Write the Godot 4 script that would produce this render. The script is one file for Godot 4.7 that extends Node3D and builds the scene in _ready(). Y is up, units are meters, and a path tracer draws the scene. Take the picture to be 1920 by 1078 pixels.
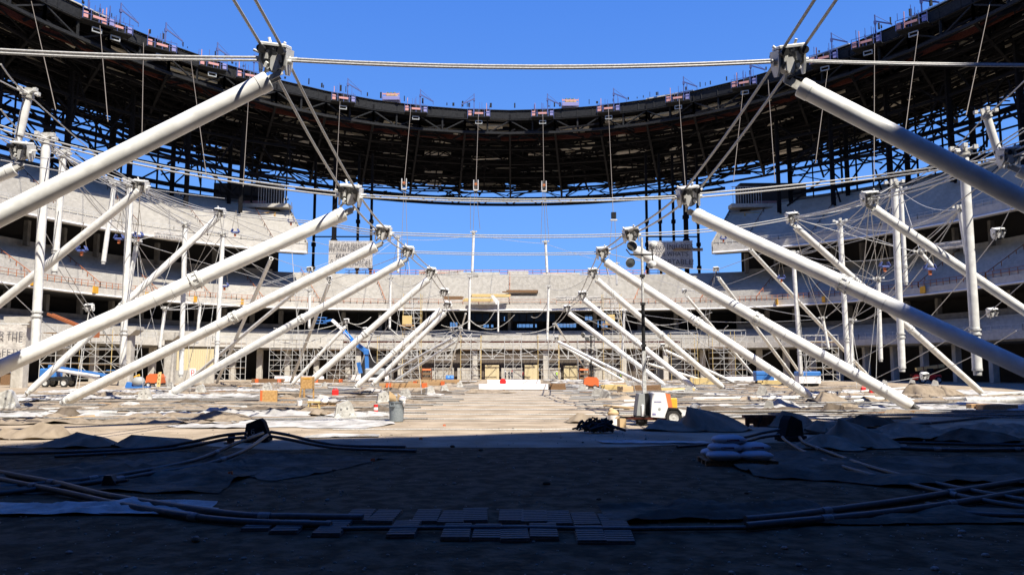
extends Node3D

var M := {}
var used := {}
var rng := RandomNumberGenerator.new()
const ORD := ["first", "second", "third", "fourth", "fifth", "sixth", "seventh", "eighth", "ninth", "tenth", "eleventh", "twelfth"]
var anchors := []
const CX := -0.5
const CZ := -70.0

# ---------------------------------------------------------------- naming and nodes
func numbered(called: String) -> String:
	var n: int = used.get(called, -1) + 1
	used[called] = n
	return called if n == 0 else "%s_%03d" % [called, n]

func ordinal(n: int) -> String:
	if n < 12:
		return ORD[n]
	if n < 19:
		return ["thirteenth", "fourteenth", "fifteenth", "sixteenth", "seventeenth", "eighteenth", "nineteenth"][n - 12]
	return "twentieth" if n == 19 else ("twenty-" + ORD[n - 20] if n < 29 else "thirtieth")

func tag(o: Node, label: String, category: String, group := "") -> Node:
	o.set_meta("label", label)
	o.set_meta("category", category)
	if group != "":
		o.set_meta("group", group)
	return o

func nearest(p: Vector3) -> String:
	if absf(p.x) > 0.66 * -p.z:
		return "the %s picture edge" % ("left" if p.x < 0 else "right")
	var best := "the net"
	var d := 1e9
	for a in anchors:
		var q: float = (a[0] - p).length()
		if q < d:
			d = q
			best = a[1]
	return best

func thing(called: String, label: String, category: String, at := Vector3.ZERO, turn := 0.0, group := "") -> Node3D:
	var o := Node3D.new()
	o.name = numbered(called)
	add_child(o, true)
	o.position = at
	o.rotation.y = turn
	tag(o, label, category, group)
	return o

func put(called: String, st: SurfaceTool, m: Material, parent: Node = null) -> MeshInstance3D:
	var o := MeshInstance3D.new()
	o.mesh = st.commit()
	o.material_override = m
	if parent == null:
		o.name = numbered(called)
		add_child(o, true)
	else:
		o.name = called
		parent.add_child(o, true)
	return o

func use(called: String, mesh: Mesh, m: Material, parent: Node, xf := Transform3D()) -> MeshInstance3D:
	var o := MeshInstance3D.new()
	o.mesh = mesh
	o.material_override = m
	o.transform = xf
	o.name = called
	parent.add_child(o, true)
	return o

func copy(o: Node3D, base: String, at: Vector3, turn: float, label: String, group := "") -> Node3D:
	var c: Node3D = o.duplicate()
	c.name = numbered(base)
	add_child(c, true)
	c.position = at
	c.rotation.y = turn
	c.set_meta("label", label)
	if group != "":
		c.set_meta("group", group)
	return c

# ---------------------------------------------------------------- shape helpers
func mb() -> SurfaceTool:
	var st := SurfaceTool.new()
	st.begin(Mesh.PRIMITIVE_TRIANGLES)
	return st

func tri(st: SurfaceTool, a: Vector3, b: Vector3, c: Vector3, na: Vector3, nb: Vector3, nc: Vector3) -> void:
	if (b - a).cross(c - a).dot(na + nb + nc) > 0.0:
		st.set_normal(na); st.add_vertex(a)
		st.set_normal(nc); st.add_vertex(c)
		st.set_normal(nb); st.add_vertex(b)
	else:
		st.set_normal(na); st.add_vertex(a)
		st.set_normal(nb); st.add_vertex(b)
		st.set_normal(nc); st.add_vertex(c)

func quad(st: SurfaceTool, a: Vector3, b: Vector3, c: Vector3, d: Vector3, n := Vector3.ZERO) -> void:
	var m := (c - a).cross(d - b).normalized()
	if n != Vector3.ZERO and m.dot(n) < 0.0:
		m = -m
	tri(st, a, b, c, m, m, m)
	tri(st, a, c, d, m, m, m)

func box(st: SurfaceTool, at: Vector3, size: Vector3, b := Basis()) -> void:
	var x := b.x * size.x * 0.5
	var y := b.y * size.y * 0.5
	var z := b.z * size.z * 0.5
	for e in [[x, y, z], [y, z, x], [z, x, y]]:
		for s in [1.0, -1.0]:
			var n: Vector3 = e[0] * s
			quad(st, at + n + e[1] + e[2], at + n - e[1] + e[2], at + n - e[1] - e[2], at + n + e[1] - e[2], n)

# box with chamfered vertical and top edges
func soft_box(st: SurfaceTool, at: Vector3, size: Vector3, ch: float, b := Basis()) -> void:
	var hx := size.x * 0.5
	var hy := size.y * 0.5
	var hz := size.z * 0.5
	var rings := []
	for l in [[-hy, 0.0], [hy - ch, 0.0], [hy, ch]]:
		var k: float = l[1]
		var r := []
		for q in [[hx - ch, hz - k], [hx - k, hz - ch], [hx - k, -hz + ch], [hx - ch, -hz + k], [-hx + ch, -hz + k], [-hx + k, -hz + ch], [-hx + k, hz - ch], [-hx + ch, hz - k]]:
			r.append(at + b * Vector3(q[0], l[0], q[1]))
		rings.append(r)
	for i in 2:
		for j in 8:
			var k2 := (j + 1) % 8
			var mid: Vector3 = (rings[i][j] + rings[i][k2]) * 0.5 - at
			quad(st, rings[i][j], rings[i][k2], rings[i + 1][k2], rings[i + 1][j], mid - b.y * mid.dot(b.y) * (1.0 if i == 0 else 0.0))
	for j in range(1, 7):
		tri(st, rings[2][0], rings[2][j], rings[2][j + 1], b.y, b.y, b.y)
		tri(st, rings[0][0], rings[0][j], rings[0][j + 1], -b.y, -b.y, -b.y)

func along(dir: Vector3) -> Basis:
	var y := dir.normalized()
	var x := y.cross(Vector3.UP)
	if x.length() < 0.01:
		x = Vector3.RIGHT
	x = x.normalized()
	return Basis(x, y, x.cross(y))

# rectangular bar from a to b: w across, h in the upright direction
func bar(st: SurfaceTool, a: Vector3, b: Vector3, w: float, h: float) -> void:
	var bs := along(b - a)
	box(st, (a + b) * 0.5, Vector3(w, (b - a).length(), h), bs)

func tube(st: SurfaceTool, pts: Array, r: float, n := 8, caps := true, r2 := -1.0) -> void:
	var last := pts.size() - 1
	var prev := []
	var prevn := []
	var u := Vector3.ZERO
	for i in pts.size():
		var p: Vector3 = pts[i]
		var d: Vector3 = (pts[min(i + 1, last)] - pts[max(i - 1, 0)]).normalized()
		if i == 0:
			u = along(d).x
		u = (u - d * u.dot(d)).normalized()
		var v := d.cross(u)
		var rr := r if r2 < 0.0 else lerpf(r, r2, float(i) / last)
		var ring := []
		var norm := []
		for k in n:
			var a := TAU * k / n
			var nn := u * cos(a) + v * sin(a)
			norm.append(nn)
			ring.append(p + nn * rr)
		if i > 0:
			for k in n:
				var k2 := (k + 1) % n
				tri(st, prev[k], prev[k2], ring[k2], prevn[k], prevn[k2], norm[k2])
				tri(st, prev[k], ring[k2], ring[k], prevn[k], norm[k2], norm[k])
		if caps and (i == 0 or i == last):
			var e := -d if i == 0 else d
			for k in range(1, n - 1):
				tri(st, ring[0], ring[k], ring[k + 1], e, e, e)
		prev = ring
		prevn = norm

# turned profile [radius, height] round the axis of basis b
func lathe(st: SurfaceTool, at: Vector3, prof: Array, n := 16, b := Basis()) -> void:
	for i in prof.size() - 1:
		var p: Array = prof[i]
		var q: Array = prof[i + 1]
		var dr: float = q[0] - p[0]
		var dh: float = q[1] - p[1]
		for k in n:
			var a0 := TAU * k / n
			var a1 := TAU * (k + 1) / n
			var c0 := Vector3(cos(a0), 0, sin(a0))
			var c1 := Vector3(cos(a1), 0, sin(a1))
			var n0 := b * (c0 * dh + Vector3.UP * -dr).normalized()
			var n1 := b * (c1 * dh + Vector3.UP * -dr).normalized()
			var A: Vector3 = at + b * (c0 * p[0] + Vector3.UP * p[1])
			var B: Vector3 = at + b * (c1 * p[0] + Vector3.UP * p[1])
			var C: Vector3 = at + b * (c1 * q[0] + Vector3.UP * q[1])
			var D: Vector3 = at + b * (c0 * q[0] + Vector3.UP * q[1])
			if p[0] > 0.0001:
				tri(st, A, B, C, n0, n1, n1)
			if q[0] > 0.0001:
				tri(st, A, C, D, n0, n1, n0)

# flat polygon (x, y) extruded over depth t along basis z
func prism(st: SurfaceTool, poly: Array, t: float, at := Vector3.ZERO, b := Basis()) -> void:
	var c := Vector2.ZERO
	for p in poly:
		c += p
	c /= poly.size()
	var pv := PackedVector2Array(poly)
	var ids := Geometry2D.triangulate_polygon(pv)
	for s in [-0.5, 0.5]:
		var n: Vector3 = b.z * s
		for i in range(0, ids.size(), 3):
			tri(st, at + b * Vector3(pv[ids[i]].x, pv[ids[i]].y, t * s), at + b * Vector3(pv[ids[i + 1]].x, pv[ids[i + 1]].y, t * s), at + b * Vector3(pv[ids[i + 2]].x, pv[ids[i + 2]].y, t * s), n, n, n)
	for i in poly.size():
		var p: Vector2 = poly[i]
		var q: Vector2 = poly[(i + 1) % poly.size()]
		var e := q - p
		var out := Vector2(e.y, -e.x)
		if Geometry2D.is_point_in_polygon((p + q) * 0.5 + out.normalized() * 0.002, pv):
			out = -out
		quad(st, at + b * Vector3(p.x, p.y, -t * 0.5), at + b * Vector3(q.x, q.y, -t * 0.5), at + b * Vector3(q.x, q.y, t * 0.5), at + b * Vector3(p.x, p.y, t * 0.5), b * Vector3(out.x, out.y, 0))

func sag(a: Vector3, b: Vector3, drop: float, n := 12) -> Array:
	var r := []
	for i in n + 1:
		var f := float(i) / n
		r.append(a.lerp(b, f) - Vector3.UP * drop * 4.0 * f * (1.0 - f))
	return r

func smooth_path(pts: Array, n := 6) -> Array:
	var c := Curve3D.new()
	for i in pts.size():
		var t: Vector3 = (pts[min(i + 1, pts.size() - 1)] - pts[max(i - 1, 0)]) / 6.0
		c.add_point(pts[i], -t, t)
	var r := []
	for i in pts.size() - 1:
		for k in n:
			r.append(c.sample(i, float(k) / n))
	r.append(pts[-1])
	return r

# ---------------------------------------------------------------- materials
func lin(r: float, g: float, b: float) -> Color:
	return Color(r, g, b).linear_to_srgb()

func noise_tex(c1: Color, c2: Color, seed_: int, freq: float, size := 512, gain := 0.55, lo := 0.3, hi := 0.7) -> NoiseTexture2D:
	var nz := FastNoiseLite.new()
	nz.seed = seed_
	nz.noise_type = FastNoiseLite.TYPE_SIMPLEX_SMOOTH
	nz.frequency = freq
	nz.fractal_octaves = 6
	nz.fractal_gain = gain
	var g := Gradient.new()
	g.set_color(0, c1)
	g.set_color(1, c2)
	g.set_offset(0, lo)
	g.set_offset(1, hi)
	var t := NoiseTexture2D.new()
	t.width = size
	t.height = size
	t.seamless = true
	t.noise = nz
	t.color_ramp = g
	return t

func bump_tex(seed_: int, freq: float, strength: float, size := 512) -> NoiseTexture2D:
	var nz := FastNoiseLite.new()
	nz.seed = seed_
	nz.frequency = freq
	nz.fractal_octaves = 5
	var t := NoiseTexture2D.new()
	t.width = size
	t.height = size
	t.seamless = true
	t.noise = nz
	t.as_normal_map = true
	t.bump_strength = strength
	return t

func mat(called: String, c: Color, rough := 0.8, metal := 0.0) -> StandardMaterial3D:
	var m := StandardMaterial3D.new()
	m.resource_name = called
	m.albedo_color = c
	m.roughness = rough
	m.metallic = metal
	m.cull_mode = BaseMaterial3D.CULL_DISABLED
	M[called] = m
	return m

# mottled material, colours in linear values, scale = repeats per metre
func mottled(called: String, a: Array, b: Array, rough: float, scale: float, seed_: int, freq := 0.012, bump := 0.0, size := 512) -> StandardMaterial3D:
	var m := mat(called, Color.WHITE, rough)
	m.albedo_texture = noise_tex(lin(a[0], a[1], a[2]), lin(b[0], b[1], b[2]), seed_, freq, size)
	m.uv1_triplanar = true
	m.uv1_world_triplanar = true
	m.uv1_scale = Vector3.ONE * scale
	if bump > 0.0:
		m.normal_enabled = true
		m.normal_texture = bump_tex(seed_ + 7, freq * 3.0, bump, size)
	return m

func make_materials() -> void:
	mottled("sand", [0.27, 0.22, 0.16], [0.38, 0.315, 0.235], 0.95, 0.045, 3, 0.01, 1.6, 1024)
	mottled("soil_with_shade", [0.06, 0.042, 0.026], [0.125, 0.09, 0.058], 0.95, 0.16, 5, 0.012, 3.0, 1024)  # brown earth tone, darkened further to deepen the foreground shade
	mottled("plastic_sheet", [0.28, 0.275, 0.26], [0.47, 0.46, 0.44], 0.5, 0.12, 11, 0.012, 4.0)
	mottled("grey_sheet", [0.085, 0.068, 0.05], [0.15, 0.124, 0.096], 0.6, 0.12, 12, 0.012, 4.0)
	mottled("canvas", [0.19,0.155,0.115], [0.28,0.232,0.175], 0.9, 0.25, 13, 0.015, 1.0)
	mottled("white_sheet", [0.36, 0.34, 0.31], [0.54, 0.515, 0.475], 0.5, 0.25, 14, 0.015, 3.0)
	mottled("concrete", [0.38, 0.362, 0.32], [0.46, 0.44, 0.392], 0.9, 0.06, 21, 0.012, 1.5)
	mottled("concrete_pale", [0.42, 0.402, 0.357], [0.5, 0.48, 0.43], 0.9, 0.07, 22, 0.015, 1.5)
	mottled("concrete_dark", [0.19, 0.18, 0.165], [0.26, 0.25, 0.225], 0.9, 0.07, 23, 0.015, 1.5)
	mottled("paint_white", [0.6, 0.605, 0.58], [0.76, 0.765, 0.735], 0.38, 0.22, 31, 0.014)
	mottled("paint_dusty", [0.34, 0.335, 0.31], [0.52, 0.515, 0.48], 0.55, 0.3, 32, 0.02)
	mottled("steel_dark", [0.008, 0.008, 0.009], [0.015, 0.015, 0.017], 0.6, 0.2, 41, 0.02)
	mottled("steel_ring", [0.017, 0.018, 0.019], [0.03, 0.031, 0.033], 0.6, 0.2, 42, 0.02)
	mottled("rust", [0.1, 0.035, 0.02], [0.19, 0.075, 0.04], 0.85, 0.4, 43, 0.02)
	mottled("red_primer", [0.05, 0.016, 0.012], [0.085, 0.028, 0.021], 0.8, 0.2, 44, 0.02)
	mottled("deck_metal", [0.46, 0.43, 0.35], [0.62, 0.58, 0.48], 0.5, 0.2, 45, 0.02)
	mottled("wood", [0.3, 0.18, 0.08], [0.5, 0.33, 0.17], 0.85, 0.8, 51, 0.03)
	mottled("wood_dark", [0.13, 0.075, 0.035], [0.24, 0.14, 0.07], 0.85, 0.8, 52, 0.03)
	mottled("plywood", [0.36, 0.21, 0.075], [0.5, 0.31, 0.12], 0.8, 0.5, 53, 0.02)
	mottled("cable_grey", [0.34, 0.34, 0.33], [0.5, 0.5, 0.48], 0.45, 0.7, 61, 0.03)
	mottled("cable_dull", [0.13, 0.13, 0.125], [0.24, 0.235, 0.225], 0.6, 0.7, 67, 0.03)
	mottled("cable_black", [0.03, 0.028, 0.027], [0.055, 0.052, 0.049], 0.5, 0.7, 62, 0.03)
	mottled("steel_cast", [0.16, 0.16, 0.15], [0.34, 0.335, 0.31], 0.6, 0.6, 33, 0.03)
	mottled("galvanised", [0.4, 0.41, 0.4], [0.6, 0.6, 0.58], 0.5, 0.5, 63, 0.03)
	mottled("brown_cladding", [0.095, 0.075, 0.058], [0.14, 0.112, 0.088], 0.8, 0.1, 64, 0.02)
	mottled("bin_grey", [0.17, 0.2, 0.22], [0.23, 0.26, 0.28], 0.6, 0.8, 65, 0.03)
	mottled("dark_mat", [0.055, 0.05, 0.043], [0.085, 0.078, 0.068], 0.7, 1.2, 66, 0.03)
	for k in ["grey_sheet", "canvas", "plastic_sheet", "white_sheet", "soil_with_shade", "sand"]:
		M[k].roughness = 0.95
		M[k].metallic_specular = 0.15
	for k in ["steel_dark", "steel_ring", "red_primer"]:
		M[k].roughness = 0.85
		M[k].metallic_specular = 0.2
	mottled("stone", [0.16, 0.14, 0.11], [0.34, 0.3, 0.25], 0.9, 1.0, 72, 0.03)
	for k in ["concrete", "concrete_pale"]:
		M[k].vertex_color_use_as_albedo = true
		M[k].uv1_scale = Vector3(0.12, 0.09, 0.12)
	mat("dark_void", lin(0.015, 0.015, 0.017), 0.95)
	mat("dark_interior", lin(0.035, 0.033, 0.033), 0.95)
	mat("cream_door", lin(0.62, 0.54, 0.34), 0.7)
	mat("rope", lin(0.17, 0.145, 0.115), 0.9)
	mat("black", lin(0.012, 0.012, 0.013), 0.6)
	mat("rubber", lin(0.02, 0.02, 0.02), 0.85)
	mat("blue_machine", lin(0.04, 0.17, 0.48), 0.4)
	mat("blue_dull", lin(0.05, 0.08, 0.24), 0.7)
	mat("blue_cover", lin(0.02, 0.2, 0.75), 0.6)
	mat("orange", lin(0.58, 0.13, 0.035), 0.5)
	mat("orange_pale", lin(0.7, 0.2, 0.07), 0.6)
	mat("rust_bright", lin(0.38, 0.12, 0.04), 0.75)
	mat("red", lin(0.6, 0.02, 0.02), 0.5)
	mat("yellow", lin(0.72, 0.38, 0.03), 0.6)
	mat("yellow_pale", lin(0.55, 0.42, 0.18), 0.7)
	mat("netting_pink", lin(0.5, 0.25, 0.23), 0.9)
	mat("white_clean", lin(0.8, 0.8, 0.8), 0.5)
	mat("grey_panel", lin(0.3, 0.32, 0.32), 0.6)
	mat("purple_box", lin(0.2, 0.2, 0.4), 0.6)
	mat("blue_pane", lin(0.03, 0.06, 0.13), 0.15)
	mat("lens", lin(0.2, 0.22, 0.22), 0.12, 0.6)
	mat("chrome", lin(0.6, 0.6, 0.6), 0.25, 0.9)
	mat("ink", lin(0.06, 0.06, 0.075), 0.8)
	mat("skin", lin(0.35, 0.2, 0.14), 0.7)
	mat("hi_vis", lin(0.45, 0.75, 0.05), 0.7)
	mat("jeans", lin(0.05, 0.06, 0.1), 0.9)
	mat("shirt_dark", lin(0.06, 0.05, 0.06), 0.9)
	mat("green", lin(0.05, 0.16, 0.05), 0.7)
	mat("carton", lin(0.5, 0.36, 0.2), 0.9)
	mat("bag_white", lin(0.4, 0.41, 0.44), 0.75)
	mat("bag_print", lin(0.16, 0.05, 0.06), 0.8)
	var g := mat("glass", Color(0.75, 0.85, 0.95, 0.25), 0.05)
	g.transparency = BaseMaterial3D.TRANSPARENCY_ALPHA

# ---------------------------------------------------------------- plan of the bowl
func oval(a: float, b: float, n: float, t: float, h: float) -> Vector3:
	var s := sin(t)
	var c := cos(t)
	return Vector3(CX + a * signf(s) * pow(absf(s), 2.0 / n), h, CZ - b * signf(c) * pow(absf(c), 2.0 / n))

func _ready() -> void:
	rng.seed = 20
	# camera, sky, sun, exposure
	var cam := Camera3D.new()
	cam.name = "camera"
	cam.position = Vector3(0, 2.0, 0)
	cam.rotation_degrees = Vector3(6.1, 0, 0)
	cam.fov = 40.79
	cam.near = 0.1
	cam.far = 3000.0
	add_child(cam)
	cam.current = true
	var sky_mat := ProceduralSkyMaterial.new()
	sky_mat.sky_top_color = lin(0.012, 0.078, 0.39)
	sky_mat.sky_horizon_color = lin(0.135, 0.31, 0.64)
	sky_mat.sky_curve = 0.28
	sky_mat.sky_energy_multiplier = 1.0
	sky_mat.ground_bottom_color = Color(0.3, 0.26, 0.22)
	sky_mat.ground_horizon_color = Color(0.62, 0.66, 0.72)
	sky_mat.sun_angle_max = 1.0
	var sky := Sky.new()
	sky.sky_material = sky_mat
	var env := Environment.new()
	env.background_mode = Environment.BG_SKY
	env.sky = sky
	env.tonemap_mode = Environment.TONE_MAPPER_LINEAR
	env.tonemap_exposure = 1.85
	env.sdfgi_enabled = true
	env.ssao_enabled = true
	env.ssil_enabled = true
	var we := WorldEnvironment.new()
	we.name = "world"
	we.environment = env
	add_child(we)
	var sun := DirectionalLight3D.new()
	sun.name = "sun"
	sun.basis = Basis.looking_at(Vector3(-20, -54, -31).normalized())
	sun.light_energy = 1.6
	sun.light_color = Color(1.0, 0.965, 0.91)
	sun.light_angular_distance = 0.5
	sun.shadow_enabled = true
	add_child(sun)
	make_materials()
	build_ground()
	build_stands()
	build_roof()
	build_far_end()
	build_struts()
	build_cables()
	build_platforms()
	build_sheets()
	build_foreground()
	build_site_things()
	build_people()

# ---------------------------------------------------------------- ground
func build_ground() -> void:
	var st := mb()
	quad(st, Vector3(-1200, 0, 700), Vector3(1200, 0, 700), Vector3(1200, 0, -1600), Vector3(-1200, 0, -1600), Vector3.UP)
	var g := put("ground", st, M.sand)
	g.set_meta("kind", "structure")
	# brown dirt where the sandy cover stops, its colour darkened to deepen the roof shade
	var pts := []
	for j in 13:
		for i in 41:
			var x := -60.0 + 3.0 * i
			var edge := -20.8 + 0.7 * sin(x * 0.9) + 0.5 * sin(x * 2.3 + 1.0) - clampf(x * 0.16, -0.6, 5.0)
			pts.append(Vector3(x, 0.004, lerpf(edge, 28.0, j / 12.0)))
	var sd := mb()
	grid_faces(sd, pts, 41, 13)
	var dirt := put("dirt_ground_with_shade", sd, M.soil_with_shade)
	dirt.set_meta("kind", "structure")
	dirt.set_meta("label", "brown dirt with roof shade painted into its tone at the near arena floor")
	# loose stones pressed into the dirt and scattered over the sand
	var ms := mb()
	pillow(ms, Vector3.ZERO, Vector3(1.0, 0.6, 0.8))
	var stones := MultiMesh.new()
	stones.transform_format = MultiMesh.TRANSFORM_3D
	stones.mesh = ms.commit()
	stones.instance_count = 2600
	for i in 2600:
		var z := -7.0 - 30.0 * pow(rng.randf(), 1.6)
		var r := rng.randf_range(0.006, 0.02) * (2.2 if rng.randf() < 0.05 else 1.0)
		stones.set_instance_transform(i, Transform3D(Basis(Vector3.UP, rng.randf() * TAU).scaled(Vector3.ONE * r), Vector3(rng.randf_range(-0.75, 0.75) * -z, r * 0.3 + 0.004, z)))
	var mi := MultiMeshInstance3D.new()
	mi.multimesh = stones
	mi.material_override = M.stone
	mi.name = "gravel"
	add_child(mi, true)
	mi.set_meta("kind", "stuff")
	tag(mi, "loose small stones scattered over the dirt in the foreground", "gravel")

# ---------------------------------------------------------------- grandstands
# one wedge of stepped seating between an inner and an outer oval
func seating(inn: Array, h0: float, out: Array, h1: float, rows: int, t0: float, t1: float) -> SurfaceTool:
	var st := mb()
	var sub := 3
	for s in sub:
		var ta := lerpf(t0, t1, float(s) / sub)
		var tb := lerpf(t0, t1, float(s + 1) / sub)
		var ia := oval(inn[0], inn[1], inn[2], ta, h0)
		var ib := oval(inn[0], inn[1], inn[2], tb, h0)
		var oa := oval(out[0], out[1], out[2], ta, h1)
		var ob := oval(out[0], out[1], out[2], tb, h1)
		var inward := (Vector3(CX, 0, CZ) - ia) * Vector3(1, 0, 1)
		for r in rows:
			var f0 := float(r) / rows
			var f1 := float(r + 1) / rows
			var y0 := lerpf(h0, h1, f0)
			var y1 := lerpf(h0, h1, f1)
			var a0 := ia.lerp(oa, f0); a0.y = y0
			var b0 := ib.lerp(ob, f0); b0.y = y0
			var a1 := a0; a1.y = y1
			var b1 := b0; b1.y = y1
			var a2 := ia.lerp(oa, f1); a2.y = y1
			var b2 := ib.lerp(ob, f1); b2.y = y1
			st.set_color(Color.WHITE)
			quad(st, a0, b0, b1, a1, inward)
			st.set_color(Color(0.5, 0.49, 0.47))  # treads tinted darker to paint in the shadow lines between rows
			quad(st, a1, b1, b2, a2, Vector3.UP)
	return st

# a wall, beam or slab that follows an oval, from low to high and depth thick (outward)
func curved_beam(o: Array, lo: float, hi: float, depth: float, t0: float, t1: float, sub := 3) -> SurfaceTool:
	var st := mb()
	for s in sub:
		var ta := lerpf(t0, t1, float(s) / sub)
		var tb := lerpf(t0, t1, float(s + 1) / sub)
		var c := [oval(o[0], o[1], o[2], ta, lo), oval(o[0], o[1], o[2], tb, lo), oval(o[0] + depth, o[1] + depth, o[2], tb, lo), oval(o[0] + depth, o[1] + depth, o[2], ta, lo)]
		var up := Vector3.UP * (hi - lo)
		var inward: Vector3 = (Vector3(CX, 0, CZ) - c[0]) * Vector3(1, 0, 1)
		quad(st, c[0], c[1], c[1] + up, c[0] + up, inward)
		quad(st, c[3], c[2], c[2] + up, c[3] + up, -inward)
		quad(st, c[0], c[1], c[2], c[3], Vector3.DOWN)
		quad(st, c[0] + up, c[1] + up, c[2] + up, c[3] + up, Vector3.UP)
		if s == 0:
			quad(st, c[0], c[3], c[3] + up, c[0] + up)
		if s == sub - 1:
			quad(st, c[1], c[2], c[2] + up, c[1] + up)
	return st

func railing(o: Array, h: float, t0: float, t1: float, posts: int) -> SurfaceTool:
	var st := mb()
	var prev := Vector3.ZERO
	for i in posts + 1:
		var p := oval(o[0], o[1], o[2], lerpf(t0, t1, float(i) / posts), h)
		box(st, p + Vector3.UP * 0.55, Vector3(0.07, 1.1, 0.07))
		if i > 0:
			for y in [0.55, 1.08]:
				bar(st, prev + Vector3.UP * y, p + Vector3.UP * y, 0.06, 0.06)
		prev = p
	return st

func aisle_rail(inn: Array, h0: float, out: Array, h1: float, t: float) -> SurfaceTool:
	var st := mb()
	var prev := Vector3.ZERO
	for i in 9:
		var f := i / 8.0
		var p := oval(inn[0], inn[1], inn[2], t, 0).lerp(oval(out[0], out[1], out[2], t, 0), f)
		p.y = lerpf(h0, h1, f)
		box(st, p + Vector3.UP * 0.5, Vector3(0.09, 1.0, 0.09))
		if i > 0:
			bar(st, prev + Vector3.UP, p + Vector3.UP, 0.09, 0.09)
		prev = p
	return st

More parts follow.
